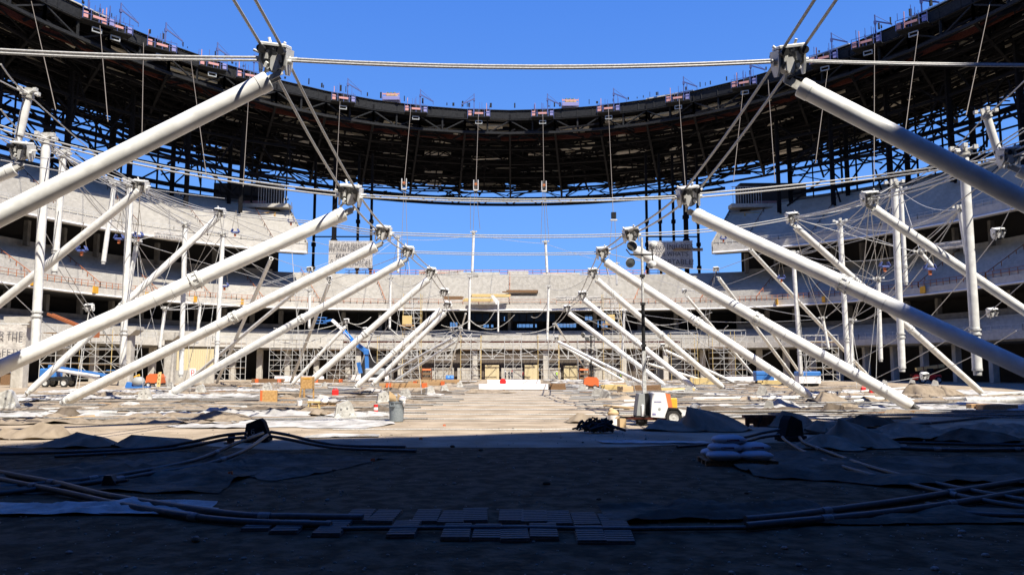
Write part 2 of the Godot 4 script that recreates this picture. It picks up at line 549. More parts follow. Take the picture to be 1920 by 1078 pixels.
func build_stands() -> void:
	var rad := PI / 180.0
	var sides := [
		["grandstand", "sunlit three tier concrete grandstand down the left side of the field", -155, -25, true],
		["grandstand", "three tier concrete grandstand on the right side, partly in the roof's shadow", 25, 155, true],
		["grandstand", "lower concrete grandstand closing the far end below the open sky", -25, 25, false],
		["grandstand", "shaded concrete grandstand behind the camera at the near end", 155, 205, true]]
	for s in sides:
		var g := thing(s[0], s[1], "grandstand")
		var t: float = s[2]
		while t < s[3] - 0.1:
			var a := t * rad
			var b := (t + 5.0) * rad
			var seen: bool = absf(t + 2.5) < 130.0
			# lower tier
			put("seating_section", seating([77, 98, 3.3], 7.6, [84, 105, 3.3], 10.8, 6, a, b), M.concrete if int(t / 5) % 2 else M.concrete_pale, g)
			put("front_beam", curved_beam([76.7, 97.7, 3.3], 6.6, 7.7, 0.5, a, b), M.concrete_pale, g)
			put("floor_slab", curved_beam([77.2, 98.2, 3.3], 6.3, 6.6, 22.0, a, b), M.concrete_dark, g)
			# club tier
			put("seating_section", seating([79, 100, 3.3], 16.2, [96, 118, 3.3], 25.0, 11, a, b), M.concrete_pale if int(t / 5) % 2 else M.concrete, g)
			put("front_beam", curved_beam([78.6, 99.6, 3.3], 14.9, 16.4, 0.4, a, b), M.concrete_pale, g)
			put("edge_pipe", tube_on([78.45, 99.45, 3.3], 15.1, a, b, 0.16), M.white_clean, g)
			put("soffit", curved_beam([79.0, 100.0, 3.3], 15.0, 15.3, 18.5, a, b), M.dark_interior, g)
			if seen and int(t / 5) % 2 == 0:
				put("aisle_rail", aisle_rail([79, 100, 3.3], 16.4, [96, 118, 3.3], 25.2, a), M.rust_bright, g)
				if s[4]:
					put("aisle_rail", aisle_rail([88, 108, 2.6], 29.6, [108, 129, 2.6], 42.3, a), M.rust, g)
			if seen:
				put("railing", railing([78.8, 99.8, 3.3], 16.4, a, b, 5), M.rust_bright, g)
				put("railing", railing([77.0, 98.0, 3.3], 7.7, a, b, 4), M.galvanised, g)
			if s[4]:
				# suite level and back wall
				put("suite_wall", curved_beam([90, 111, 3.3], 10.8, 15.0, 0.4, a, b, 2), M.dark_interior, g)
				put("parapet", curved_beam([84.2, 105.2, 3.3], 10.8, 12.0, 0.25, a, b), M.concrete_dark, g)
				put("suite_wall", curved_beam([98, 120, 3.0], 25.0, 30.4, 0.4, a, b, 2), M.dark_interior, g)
				put("parapet", curved_beam([93.5, 115.5, 3.3], 24.0, 25.4, 0.25, a, b), M.concrete_pale, g)
				# upper tier
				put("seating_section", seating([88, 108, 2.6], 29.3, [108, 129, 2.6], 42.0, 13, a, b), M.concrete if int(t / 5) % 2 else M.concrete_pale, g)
				put("front_beam", curved_beam([87.6, 107.6, 2.6], 27.6, 29.6, 0.4, a, b), M.concrete_pale, g)
				put("edge_pipe", tube_on([87.4, 107.4, 2.6], 27.9, a, b, 0.2), M.white_clean, g)
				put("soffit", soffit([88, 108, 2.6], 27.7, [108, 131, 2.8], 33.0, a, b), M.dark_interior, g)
				put("back_wall", curved_beam([108.3, 129.3, 2.6], 32.8, 43.2, 0.5, a, b, 2), M.concrete_dark, g)
				if seen:
					put("railing", railing([87.8, 107.8, 2.6], 29.6, a, b, 5), M.galvanised, g)
			# ground floor: dark wall, piers
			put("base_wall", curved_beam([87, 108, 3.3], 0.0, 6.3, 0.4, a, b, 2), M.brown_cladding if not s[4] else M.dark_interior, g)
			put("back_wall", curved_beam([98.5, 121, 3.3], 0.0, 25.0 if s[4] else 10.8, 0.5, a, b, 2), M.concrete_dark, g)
			var st := mb()
			var p := oval(79.5, 100.5, 3.3, a, 0.0)
			soft_box(st, p + Vector3.UP * 3.15, Vector3(1.1, 6.3, 1.1), 0.08)
			put("column", st, M.concrete, g)
			st = mb()
			p = oval(85, 106, 3.3, a, 0.0)
			soft_box(st, p + Vector3.UP * 12.9, Vector3(0.9, 4.2, 0.9), 0.08)
			put("column", st, M.concrete_dark, g)
			if s[4] and seen:
				st = mb()
				p = oval(92.5, 114, 3.3, a, 0.0)
				soft_box(st, p + Vector3.UP * 26.6, Vector3(0.9, 4.6, 0.9), 0.08)
				put("column", st, M.concrete_dark, g)
			t += 5.0
	# closing end walls of the upper tier beside the opening
	for sd in [-1.0, 1.0]:
		var g2: Node3D = get_node("grandstand" if sd < 0 else "grandstand_001")
		var st2 := mb()
		var tt: float = sd * 25.0 * rad
		var a0 := oval(87.8, 107.8, 2.6, tt, 27.6)
		var b0 := oval(108, 129, 2.6, tt, 32.8)
		var b1 := oval(108, 129, 2.6, tt, 42.8)
		var a1 := oval(87.8, 107.8, 2.6, tt, 30.2)
		var n := Vector3(-sd, 0, 0)
		for off in [Vector3.ZERO, n * 0.35]:
			quad(st2, a0 + off, b0 + off, b1 + off, a1 + off, n)
		quad(st2, a0, a1, a1 + n * 0.35, a0 + n * 0.35)
		quad(st2, a1, b1, b1 + n * 0.35, a1 + n * 0.35, Vector3.UP)
		quad(st2, a0, b0, b0 + n * 0.35, a0 + n * 0.35, Vector3.DOWN)
		put("end_wall", st2, M.concrete_dark, g2)
		# concourse block with tube railing at the end of the upper tier
		var c := oval(106, 127, 2.6, sd * 28.6 * rad, 41.8)
		var st3 := mb()
		box(st3, c + Vector3(sd * 4.0, 1.0, -1.5), Vector3(16, 9, 4))
		put("concourse_block", st3, M.dark_interior, g2)
		st3 = mb()
		box(st3, c + Vector3(sd * 3.0, -0.6, 1.6), Vector3(20, 0.9, 3.2))
		put("concourse_slab", st3, M.concrete_pale, g2)
		st3 = mb()
		box(st3, c + Vector3(sd * 6.0, 0.5, 0.6), Vector3(14, 1.0, 0.3))
		put("safety_netting", st3, M.netting_pink, g2)
		st3 = mb()
		for i in 12:
			box(st3, c + Vector3(-sd * 6.5 + i * 0.62 * sd, 2.0, 2.6), Vector3(0.1, 4.2, 0.1))
		box(st3, c + Vector3(-sd * 3.2, 4.05, 2.6), Vector3(7.2, 0.14, 0.14))
		put("tube_railing", st3, M.galvanised, g2)
		st3 = mb()
		for i in 8:
			box(st3, c + Vector3(-sd * 4.0 + i * 2.0 * sd, -3.0, 3.3), Vector3(0.1, 1.3, 0.1))
		for y in [-2.4, -3.0]:
			box(st3, c + Vector3(sd * 3.0, y, 3.3), Vector3(14.4, 0.1, 0.1))
		put("orange_railing", st3, M.yellow, g2)
		# small yellow signs on the club tier front
		for i in 5:
			var q := oval(78.3, 99.3, 3.3, sd * (34.0 + 9.0 * i) * rad, 15.9)
			var s5 := mb()
			box(s5, q, Vector3(0.12, 1.2, 1.7), Basis(Vector3.UP, 0.0))
			put("sign_plate", s5, M.yellow, g2)

func tube_on(o: Array, h: float, t0: float, t1: float, r: float) -> SurfaceTool:
	var st := mb()
	var pts := []
	for i in 4:
		pts.append(oval(o[0], o[1], o[2], lerpf(t0, t1, i / 3.0), h))
	tube(st, pts, r, 6, false)
	return st

func soffit(inn: Array, h0: float, out: Array, h1: float, t0: float, t1: float) -> SurfaceTool:
	var st := mb()
	for s in 3:
		var ta := lerpf(t0, t1, s / 3.0)
		var tb := lerpf(t0, t1, (s + 1) / 3.0)
		var d := Vector3.DOWN * 0.25
		var q := [oval(inn[0], inn[1], inn[2], ta, h0), oval(inn[0], inn[1], inn[2], tb, h0), oval(out[0], out[1], out[2], tb, h1), oval(out[0], out[1], out[2], ta, h1)]
		quad(st, q[0], q[1], q[2], q[3], Vector3.UP)
		quad(st, q[0] + d, q[1] + d, q[2] + d, q[3] + d, Vector3.DOWN)
	return st

# ---------------------------------------------------------------- roof
const RZ := -87.5

func roof_at(t: float, f: float, h: float) -> Vector3:
	var sn := sin(t)
	var cs := cos(t)
	var far := cs >= 0.0
	var n1 := 2.1 if far else 2.4
	var b0 := 100.0 if far else 106.0
	var b1 := 159.0 if far else 172.0
	var p := Vector3(85.6 * sn, 0, -b0 * cs)
	var q := Vector3(116.0 * signf(sn) * pow(absf(sn), 2.0 / n1), 0, -b1 * signf(cs) * pow(absf(cs), 2.0 / n1))
	return p.lerp(q, f) + Vector3(CX, h, RZ)

func deck_h(f: float) -> float:
	return lerpf(66.3, 63.2, f)

func build_roof() -> void:
	var g := thing("stadium_roof", "dark steel ring roof with open middle, high over all the stands", "roof")
	var nb := 48
	var rest := mb()
	var placed := 0
	for i in nb:
		var t0 := TAU * (i - nb / 2.0) / nb
		var t1 := TAU * (i + 1 - nb / 2.0) / nb
		var tm := (t0 + t1) * 0.5
		var seen := absf(tm) < 2.1
		# inner plate girder: web, flanges, stiffeners
		var st := mb()
		var a := roof_at(t0, 0, 0)
		var b := roof_at(t1, 0, 0)
		var up := Vector3.UP
		bar(st, a + up * 65.25, b + up * 65.25, 0.12, 1.9)
		bar(st, a + up * 66.49, b + up * 66.49, 0.7, 0.14)
		bar(st, a + up * 64.00, b + up * 64.00, 0.7, 0.14)
		for k in 3:
			box(st, a.lerp(b, (k + 0.5) / 3.0) + up * 65.25, Vector3(0.25, 1.9, 0.25))
		put("edge_girder", st, M.steel_ring, g)
		# parapet strip on top catches the sun
		st = mb()
		var a2 := roof_at(t0, 0.008, 0)
		var b2 := roof_at(t1, 0.008, 0)
		bar(st, a2 + up * 66.87, b2 + up * 66.87, 0.3, 0.4)
		if rng.randf() < 0.45:
			put("edge_flashing", st, M.deck_metal, g)
		# odd upstands, clips and loose bars along the edge
		st = mb()
		for k in 4:
			var e5 := a.lerp(b, rng.randf())
			var hh2 := rng.randf_range(0.3, 1.5)
			box(st, e5 + up * (67.2 + hh2 * 0.5), Vector3(rng.randf_range(0.08, 0.5), hh2, 0.15))
		put("edge_clips", st, M.steel_ring, g)
		# rim truss below the girder
		st = mb()
		var lo := 60.7
		bar(st, a + up * lo, b + up * lo, 0.5, 0.55)
		var c := roof_at(tm, 0, 0)
		bar(st, c + up * 64.00, c + up * lo, 0.35, 0.35)
		bar(st, a + up * 63.87, a + up * lo, 0.4, 0.4)
		bar(st, a + up * 63.87, c + up * lo, 0.28, 0.28)
		bar(st, b + up * 63.87, c + up * lo, 0.28, 0.28)
		put("rim_truss", st, M.steel_ring, g)
		# radial truss
		st = mb()
		var fs := [0.0, 0.2, 0.4, 0.6, 0.8, 1.0]
		for k in 6:
			var f: float = fs[k]
			var p := roof_at(t0, f, 0)
			var top := deck_h(f) - 0.9
			var bot := top - lerpf(4.5, 5.4, f)
			bar(st, p + up * top, p + up * bot, 0.4, 0.4)
			if k < 5:
				var f2: float = fs[k + 1]
				var q := roof_at(t0, f2, 0)
				var top2 := deck_h(f2) - 0.9
				var bot2 := top2 - lerpf(4.5, 5.4, f2)
				bar(st, p + up * top, q + up * top2, 0.5, 0.5)
				bar(st, p + up * bot, q + up * bot2, 0.5, 0.5)
				if k % 2 == 0:
					bar(st, p + up * bot, q + up * top2, 0.32, 0.32)
				else:
					bar(st, p + up * top, q + up * bot2, 0.32, 0.32)
		put("radial_truss", st, M.steel_dark, g)
		# ring beams (every second one of the bottom chord) and the red ring
		if i % 2 == 0:
			var t2 := TAU * (i + 2 - nb / 2.0) / nb
			for k in range(1, 6):
				var f3: float = fs[k]
				var bot3 := deck_h(f3) - 0.9 - lerpf(4.5, 5.4, f3)
				var s2 := mb()
				for w in 2:
					var ta := t0 if w == 0 else t1
					var tb := t1 if w == 0 else t2
					bar(s2, roof_at(ta, f3, bot3), roof_at(tb, f3, bot3), 0.5, 0.55)
					if k < 5:
						bar(s2, roof_at(ta, f3, bot3 + 3.9), roof_at(tb, f3, bot3 + 3.9), 0.5, 0.7)
					bar(s2, roof_at(ta, f3, bot3), roof_at((ta + tb) * 0.5, f3, bot3 + 4.0), 0.25, 0.25)
					bar(s2, roof_at(tb, f3, bot3), roof_at((ta + tb) * 0.5, f3, bot3 + 4.0), 0.25, 0.25)
				put("ring_beam", s2, M.steel_dark, g)
			var s3 := mb()
			for w in 2:
				var ta2 := t0 if w == 0 else t1
				var tb2 := t1 if w == 0 else t2
				bar(s3, roof_at(ta2, 0.12, 61.5), roof_at(tb2, 0.12, 61.5), 0.5, 1.1)
			put("red_ring_beam", s3, M.red_primer, g)
		# deck and purlins
		for k in 5:
			var f4: float = fs[k]
			var f5: float = fs[k + 1]
			st = mb()
			var off := 0.0
			var q4 := [roof_at(t0, f4, deck_h(f4) + off), roof_at(t1, f4, deck_h(f4) + off), roof_at(t1, f5, deck_h(f5) + off), roof_at(t0, f5, deck_h(f5) + off)]
			quad(st, q4[0], q4[1], q4[2], q4[3], Vector3.DOWN)
			var th := Vector3.UP * 0.25
			quad(st, q4[0] + th, q4[1] + th, q4[2] + th, q4[3] + th, Vector3.UP)
			put("deck_panel", st, M.deck_metal, g)
			if rng.randf() < (0.8 if k < 3 else 0.6):
				var sp := mb()
				for q in (2 if rng.randf() < 0.5 else 1):
					var fa := lerpf(f4, f5, rng.randf_range(0.05, 0.75))
					var fb := fa + 0.2 * rng.randf_range(0.1, 0.2)
					var ua := lerpf(t0, t1, rng.randf_range(0.04, 0.4))
					var ub := lerpf(t0, t1, rng.randf_range(0.6, 0.96))
					var hh := deck_h(fa) - rng.randf_range(2.5, 3.1)
					var e4 := [roof_at(ua, fa, hh), roof_at(ub, fa, hh), roof_at(ub, fb, hh - 0.1), roof_at(ua, fb, hh - 0.1)]
					quad(sp, e4[0], e4[1], e4[2], e4[3], Vector3.DOWN)
					quad(sp, e4[0], e4[1], e4[1] + Vector3.UP * 0.35, e4[0] + Vector3.UP * 0.35)
				put("soffit_plank", sp, M.deck_metal, g)
			for w in 3:
				var fp := lerpf(f4, f5, (w + 0.5 + rng.randf_range(-0.14, 0.14)) / 3.0)
				var single: bool = seen and placed < 300 and (w < 2 or k < 2)
				var ps := mb() if single else rest
				var dep := rng.randf_range(1.7, 2.5) if rng.randf() < 0.6 else rng.randf_range(0.5, 0.9)
				bar(ps, roof_at(t0, fp, deck_h(fp) - 0.3 - dep * 0.5), roof_at(t1, fp, deck_h(fp) - 0.3 - dep * 0.5), 0.4, dep)
				if seen:
					var fl := fp + rng.randf_range(-0.03, 0.03)
					bar(rest, roof_at(t0, fl, deck_h(fl) - 5.0), roof_at(t1, fl, deck_h(fl) - 4.2), 0.25, 0.4)
				if single:
					put("purlin", ps, M.steel_dark, g)
					placed += 1
			if seen:
				bar(rest, roof_at(t0, f4, deck_h(f4) - 4.9), roof_at(t1, f5, deck_h(f5) - 5.2), 0.22, 0.22)
				for q in 9:
					var fr0 := rng.randf_range(f4, f5)
					var fr1 := clampf(fr0 + rng.randf_range(-0.1, 0.1), 0.02, 1.0)
					var ur := lerpf(t0, t1, rng.randf())
					var vr := ur + (t1 - t0) * rng.randf_range(-0.6, 0.6)
					bar(rest, roof_at(ur, fr0, deck_h(fr0) - rng.randf_range(3.2, 6.2)), roof_at(vr, fr1, deck_h(fr1) - rng.randf_range(2.2, 6.2)), 0.22, rng.randf_range(0.2, 0.6))
				bar(rest, roof_at(tm, f4, deck_h(f4) - 2.4), roof_at(tm, f5, deck_h(f5) - 2.6), 0.4, 1.2)
				bar(rest, roof_at(lerpf(t0, tm, 0.5), f4, deck_h(f4) - 2.0), roof_at(lerpf(t0, tm, 0.5), f5, deck_h(f5) - 2.0), 0.2, 0.9)
		# outer edge panel, pale, in some bays
		if i % 3 != 1:
			st = mb()
			bar(st, roof_at(t0 + 0.012, 1.0, 61.1), roof_at(t1 - 0.012, 1.0, 61.1), 0.15, 2.6)
			put("edge_panel", st, M.deck_metal, g)
	var rp := put("purlin_field", rest, M.steel_dark, g)
	rp.set_meta("kind", "stuff")
	# steel frame that carries the roof, between the top of the stands and the roof edge
	var fr := thing("steel_lattice", "black open steel frame of columns and braces carrying the ring roof", "steel frame")
	var nc := 48
	for i in nc:
		var t := TAU * (i - nc / 2.0 + 0.5) / nc
		var t2 := TAU * (i - nc / 2.0 + 1.5) / nc
		var deg := rad_to_deg(absf(t))
		if deg < 30.0:
			continue
		var st := mb()
		for o in [[107, 128], [99, 121]]:
			var p := oval(o[0], o[1], 2.5, t, 0.0)
			var low: float = 41.0 if o[0] > 102 else 38.0
			bar(st, p + Vector3.UP * low, p + Vector3.UP * 61.0, 0.7, 0.7)
			var p1 := p + (p - Vector3(CX, 0, CZ)).normalized() * 1.4
			bar(st, p1 + Vector3.UP * low, p1 + Vector3.UP * 61.0, 0.4, 0.4)
			for y in range(0, 6):
				bar(st, p + Vector3.UP * (low + 2.8 * y), p1 + Vector3.UP * (low + 2.8 * y + 2.0), 0.2, 0.2)
		put("column", st, M.steel_dark, fr)
		if deg > 150.0:
			continue
		for y in [43.6, 47.4, 51.2, 55.0, 58.6]:
			st = mb()
			var o2 := [107.0, 128.0] if (y != 47.4 and y != 55.0) else [99.0, 121.0]
			bar(st, oval(o2[0], o2[1], 2.5, t, y), oval(o2[0], o2[1], 2.5, t2, y), 0.4, 0.55)
			put("girt", st, M.steel_dark, fr)
		st = mb()
		var tm2 := (t + t2) * 0.5
		var pm := oval(107, 128, 2.5, tm2, 51.2)
		bar(st, oval(107, 128, 2.5, t, 43.6), pm, 0.3, 0.3)
		bar(st, oval(107, 128, 2.5, t2, 43.6), pm, 0.3, 0.3)
		if i % 2 == 0:
			bar(st, oval(99, 121, 2.5, t, 58.6), oval(107, 128, 2.5, t2, 47.4), 0.35, 0.35)
			bar(st, oval(99, 121, 2.5, t2, 58.6), oval(99, 121, 2.5, tm2, 47.4), 0.3, 0.3)
		put("brace", st, M.steel_dark, fr)
		st = mb()
		for q in 15:
			var oq: Array = [[107.0, 128.0], [103.0, 125.0], [99.0, 121.0], [112.0, 136.0]][q % 4]
			var ta := lerpf(t, t2, rng.randf())
			var tb := ta + (t2 - t) * rng.randf_range(-0.9, 0.9)
			var ya := rng.randf_range(41.5, 58.0)
			bar(st, oval(oq[0], oq[1], 2.5, ta, ya), oval(oq[0], oq[1], 2.5, tb, ya + rng.randf_range(-7.0, 9.0)), 0.22, rng.randf_range(0.2, 0.4))
		for q in 3:
			var pq := oval(104, 125, 2.5, lerpf(t, t2, (q + rng.randf()) / 3.0), 0.0)
			bar(st, pq + Vector3.UP * 41.5, pq + Vector3.UP * 61.0, rng.randf_range(0.15, 0.35), 0.3)
		for y in [45.4, 49.4, 53.2, 56.8]:
			bar(st, oval(112, 136, 2.4, t, y), oval(112, 136, 2.4, t2, y), 0.25, 0.35)
		put("secondary_bracing", st, M.steel_dark, fr)
	# slim columns either side of the far opening
	var posts := [Vector3(-50.97, 47.75, -196.00), Vector3(-44.36, 47.43, -190.00), Vector3(-39.67, 47.75, -196.00), Vector3(-36.23, 47.46, -196.00), Vector3(34.71, 47.46, -196.00), Vector3(38.15, 47.46, -196.00), Vector3(41.60, 47.75, -196.00), Vector3(43.43, 47.43, -190.00), Vector3(47.93, 47.46, -196.00)]
	for i in posts.size():
		var p2: Vector3 = posts[i]
		var w := 1.0 if (i == 1 or i == 7) else 0.6
		var st4 := mb()
		bar(st4, Vector3(p2.x, 12.0, p2.z), Vector3(p2.x, 58.0, p2.z), w, w)
		for y in [22.0, 28.0, 34.0, 40.0]:
			box(st4, Vector3(p2.x, y, p2.z), Vector3(w + 0.4, 0.9, w + 0.3))
		put("slim_column", st4, M.steel_dark, fr)
	var tie := mb()
	bar(tie, Vector3(-50.93, 46.06, -196.00) + Vector3.DOWN * 10.0, Vector3(-36.20, 46.06, -196.00) + Vector3.DOWN * 10.0, 0.25, 0.3)
	put("tie_beam", tie, M.steel_dark, fr)
	tie = mb()
	bar(tie, Vector3(34.68, 46.06, -196.00) + Vector3.DOWN * 10.0, Vector3(47.90, 46.06, -196.00) + Vector3.DOWN * 10.0, 0.25, 0.3)
	put("tie_beam", tie, M.steel_dark, fr)
	# header truss over the far opening
	for k in 16:
		var ta := deg_to_rad(-32.0 + 4.0 * k)
		var tb := deg_to_rad(-28.0 + 4.0 * k)
		var s6 := mb()
		bar(s6, roof_at(ta, 1.0, 55.3), roof_at(tb, 1.0, 55.3), 0.5, 0.8)
		bar(s6, roof_at(ta, 0.96, 57.0), roof_at(tb, 0.96, 57.0), 0.4, 0.45)
		bar(s6, roof_at(ta, 1.0, 55.3), roof_at((ta + tb) * 0.5, 1.0, 57.8), 0.25, 0.25)
		bar(s6, roof_at(tb, 1.0, 55.3), roof_at((ta + tb) * 0.5, 1.0, 57.8), 0.25, 0.25)
		put("header_truss", s6, M.steel_dark, fr)

# ---------------------------------------------------------------- struts, masts, clamps
func strut(bottom: Vector3, top: Vector3, dia: float, label: String, group: String, collar := 0.0, rough_end := false) -> Node3D:
	var d := (top - bottom).normalized()
	var len := (top - bottom).length()
	var o := thing("diagonal_strut", label, "strut", bottom, 0.0, group)
	var b := along(d)
	var r := dia * 0.5
	var st := mb()
	lathe(st, Vector3.ZERO, [[r * 0.72, r * 0.7], [r, r * 1.7], [r, len - r * 1.5]], 20, b)
	put("tube", st, M.paint_white, o)
	# open sleeve at the upper end: rim, slot plate and dark throat
	st = mb()
	lathe(st, Vector3.ZERO, [[r, len - r * 1.5], [r * 1.06, len - r * 1.45], [r * 1.06, len - r * 0.35], [r * 0.98, len - r * 0.25], [r * 0.8, len - r * 0.25], [r * 0.8, len - r * 1.3]], 20, b)
	put("end_sleeve", st, M.paint_white, o)
	st = mb()
	lathe(st, Vector3.ZERO, [[0.0, len - r * 1.3], [r * 0.8, len - r * 1.3]], 20, b)
	put("sleeve_throat", st, M.dark_interior, o)
	st = mb()
	box(st, d * (len - r * 0.2), Vector3(r * 0.16, r * 2.4, r * 0.9), b)
	put("fork_plate", st, M.paint_dusty, o)
	st = mb()
	box(st, b.x * r * 0.55 + d * (len + r * 0.4), Vector3(r * 0.16, r * 2.0, r * 0.55), b)
	put("fork_plate", st, M.paint_dusty, o)
	# foot
	st = mb()
	lathe(st, Vector3.ZERO, [[0.0, -r * 0.3], [r * 0.55, -r * 0.3], [r * 0.55, r * 0.5], [r * 0.9, r * 0.5], [r * 0.9, r * 0.75], [0.0, r * 0.75]], 14, b)
	put("foot", st, M.black if rough_end else M.galvanised, o)
	if collar > 0.0:
		for k in [-0.5, 0.5]:
			st = mb()
			lathe(st, Vector3.ZERO, [[r, len * collar + k * r - r * 0.18], [r * 1.2, len * collar + k * r - r * 0.16], [r * 1.2, len * collar + k * r + r * 0.16], [r, len * collar + k * r + r * 0.18]], 18, b)
			put("flange", st, M.paint_white, o)
		st = mb()
		for k in 10:
			var a := TAU * k / 10
			var q := b * Vector3(cos(a) * r * 1.12, 0, sin(a) * r * 1.12)
			tube(st, [q + d * (len * collar - r * 0.75), q + d * (len * collar + r * 0.75)], r * 0.07, 6)
		put("bolts", st, M.galvanised, o)
		for k in [-3.2, -5.6]:
			st = mb()
			lathe(st, Vector3.ZERO, [[r, len * collar + k * r - 0.03], [r * 1.015, len * collar + k * r], [r, len * collar + k * r + 0.03]], 18, b)
			put("weld_band", st, M.galvanised, o)
	return o

var mast_heads := []

func mast(bottom: Vector3, top: Vector3, dia: float, label: String, group: String) -> Node3D:
	var d := (top - bottom).normalized()
	var len := (top - bottom).length()
	mast_heads.append(top)
	var o := thing("hanging_mast", label, "mast", bottom, 0.0, group)
	var b := along(d)
	var r := dia * 0.5
	var st := mb()
	lathe(st, Vector3.ZERO, [[r, r], [r, len - r]], 14, b)
	put("tube", st, M.paint_white, o)
	st = mb()
	lathe(st, Vector3.ZERO, [[0.0, 0.0], [r * 0.8, 0.0], [r * 0.85, r], [r * 1.05, r], [r * 1.05, r * 1.5], [r, r * 1.5]], 12, b)
	put("foot", st, M.galvanised, o)
	st = mb()
	lathe(st, Vector3.ZERO, [[r, len - r], [r * 1.35, len - r * 0.9], [r * 1.35, len - r * 0.4], [r * 0.6, len - r * 0.2], [0.0, len]], 12, b)
	box(st, d * (len + r * 0.8), Vector3(r * 0.5, r * 2.0, r * 2.4), b)
	tube(st, [d * len + b.x * -r * 1.8, d * len + b.x * r * 1.8], r * 0.5, 8)
	put("head_fitting", st, M.paint_dusty, o)
	st = mb()
	for k in 4:
		var hd := Vector3(cos(k * 1.57 + 0.4), 0.25, sin(k * 1.57 + 0.4)).normalized()
		tube(st, [d * (len + r * 0.4), d * (len + r * 0.4) + hd * r * 2.6], r * 0.3, 7)
		box(st, d * (len + r * 0.4) + hd * r * 2.4, Vector3(0.9, 0.9, 0.9) * r)
	put("head_socket", st, M.galvanised, o)
	if len > 7.0:
		st = mb()
		for k in [0.18, 0.2]:
			lathe(st, Vector3.ZERO, [[r, len * k - r * 0.2], [r * 1.25, len * k - r * 0.2], [r * 1.25, len * k + r * 0.2], [r, len * k + r * 0.2]], 12, b)
		put("flange", st, M.galvanised, o)
	return o

# cast node that holds a pair of ridge cables and a pair of cross cables; s is its height in metres
func clamp_node(at: Vector3, s: float, side: float, label: String, group := "") -> Node3D:
	var o := thing("cable_clamp", label, "cable clamp", at, 0.0, group)
	var tilt := Basis(Vector3.RIGHT, 0.28) * Basis(Vector3.BACK, side * 0.12)
	var st := mb()
	prism(st, [Vector2(-0.34, 0.38), Vector2(0.34, 0.38), Vector2(0.43, 0.26), Vector2(0.44, 0.06), Vector2(0.36, -0.2), Vector2(0.2, -0.4), Vector2(0.0, -0.48), Vector2(-0.2, -0.4), Vector2(-0.36, -0.2), Vector2(-0.44, 0.06), Vector2(-0.43, 0.26)].map(func(v): return v * s), 0.46 * s, Vector3.ZERO, tilt)
	put("body", st, M.steel_cast, o)
	st = mb()
	soft_box(st, tilt * Vector3(0, 0.44 * s, 0.02 * s), Vector3(0.9, 0.1, 0.74) * s, 0.03 * s, tilt)
	put("top_plate", st, M.paint_white, o)
	for k in [-1.0, 1.0]:
		st = mb()
		prism(st, [Vector2(-0.34, 0.36), Vector2(0.34, 0.36), Vector2(0.3, -0.2), Vector2(0.12, -0.5), Vector2(-0.12, -0.5), Vector2(-0.3, -0.2)].map(func(v): return v * s), 0.07 * s, tilt * Vector3(k * 0.46 * s, 0, 0), tilt * Basis(Vector3.UP, PI / 2 - k * 0.12))
		put("cheek_plate", st, M.paint_white, o)
		st = mb()
		tube(st, [tilt * Vector3(k * 0.33, 0.24, -0.62) * s, tilt * Vector3(k * 0.33, 0.24, 0.62) * s], 0.13 * s, 12)
		put("saddle", st, M.black, o)
	st = mb()
	prism(st, [Vector2(-0.13, 0.1), Vector2(-0.08, 0.2), Vector2(0.08, 0.2), Vector2(0.13, 0.1), Vector2(0.13, -0.2), Vector2(0.06, -0.32), Vector2(-0.06, -0.32), Vector2(-0.13, -0.2)].map(func(v): return v * s), 0.1 * s, tilt * Vector3(-side * 0.08 * s, -0.12 * s, 0.3 * s), tilt)
	put("lug", st, M.paint_white, o)
	st = mb()
	for q in [[-0.3, 0.15], [0.3, 0.15], [-0.28, -0.08], [0.28, -0.08], [0.14, -0.36], [-0.14, -0.36], [0.0, 0.3]]:
		tube(st, [tilt * Vector3(q[0], q[1], 0.2) * s, tilt * Vector3(q[0], q[1], 0.31) * s], 0.035 * s, 6)
	put("bolts", st, M.galvanised, o)
	st = mb()
	tube(st, [tilt * Vector3(-0.6, -0.06, 0.1) * s, tilt * Vector3(0.6, -0.06, 0.1) * s], 0.09 * s, 10)
	put("cross_sleeve", st, M.galvanised, o)
	for k in 5:
		var ang: float = [0.35, 1.25, 2.0, 2.9, 4.4][k] + side * 0.15
		var out := tilt * Vector3(cos(ang), sin(ang) * 0.7, 0.45 * (k % 2) - 0.1).normalized()
		st = mb()
		tube(st, [out * 0.3 * s, out * 0.52 * s], 0.085 * s, 9)
		tube(st, [out * 0.5 * s, out * 0.74 * s], 0.05 * s, 8)
		tube(st, [out * 0.44 * s - tilt.z * 0.12 * s, out * 0.44 * s + tilt.z * 0.12 * s], 0.04 * s, 7)
		put("cable_socket", st, [M.paint_white, M.galvanised][k % 2], o)
	for k in [-1.0, 1.0]:
		st = mb()
		soft_box(st, tilt * Vector3(k * 0.22, 0.1, 0.27) * s, Vector3(0.16, 0.3, 0.12) * s, 0.02 * s, tilt)
		put("jaw", st, M.paint_white, o)
		st = mb()
		soft_box(st, tilt * Vector3(k * 0.2, -0.24, 0.26) * s, Vector3(0.12, 0.2, 0.14) * s, 0.02 * s, tilt * Basis(Vector3.BACK, k * 0.4))
		put("jaw", st, M.paint_white, o)
	return o

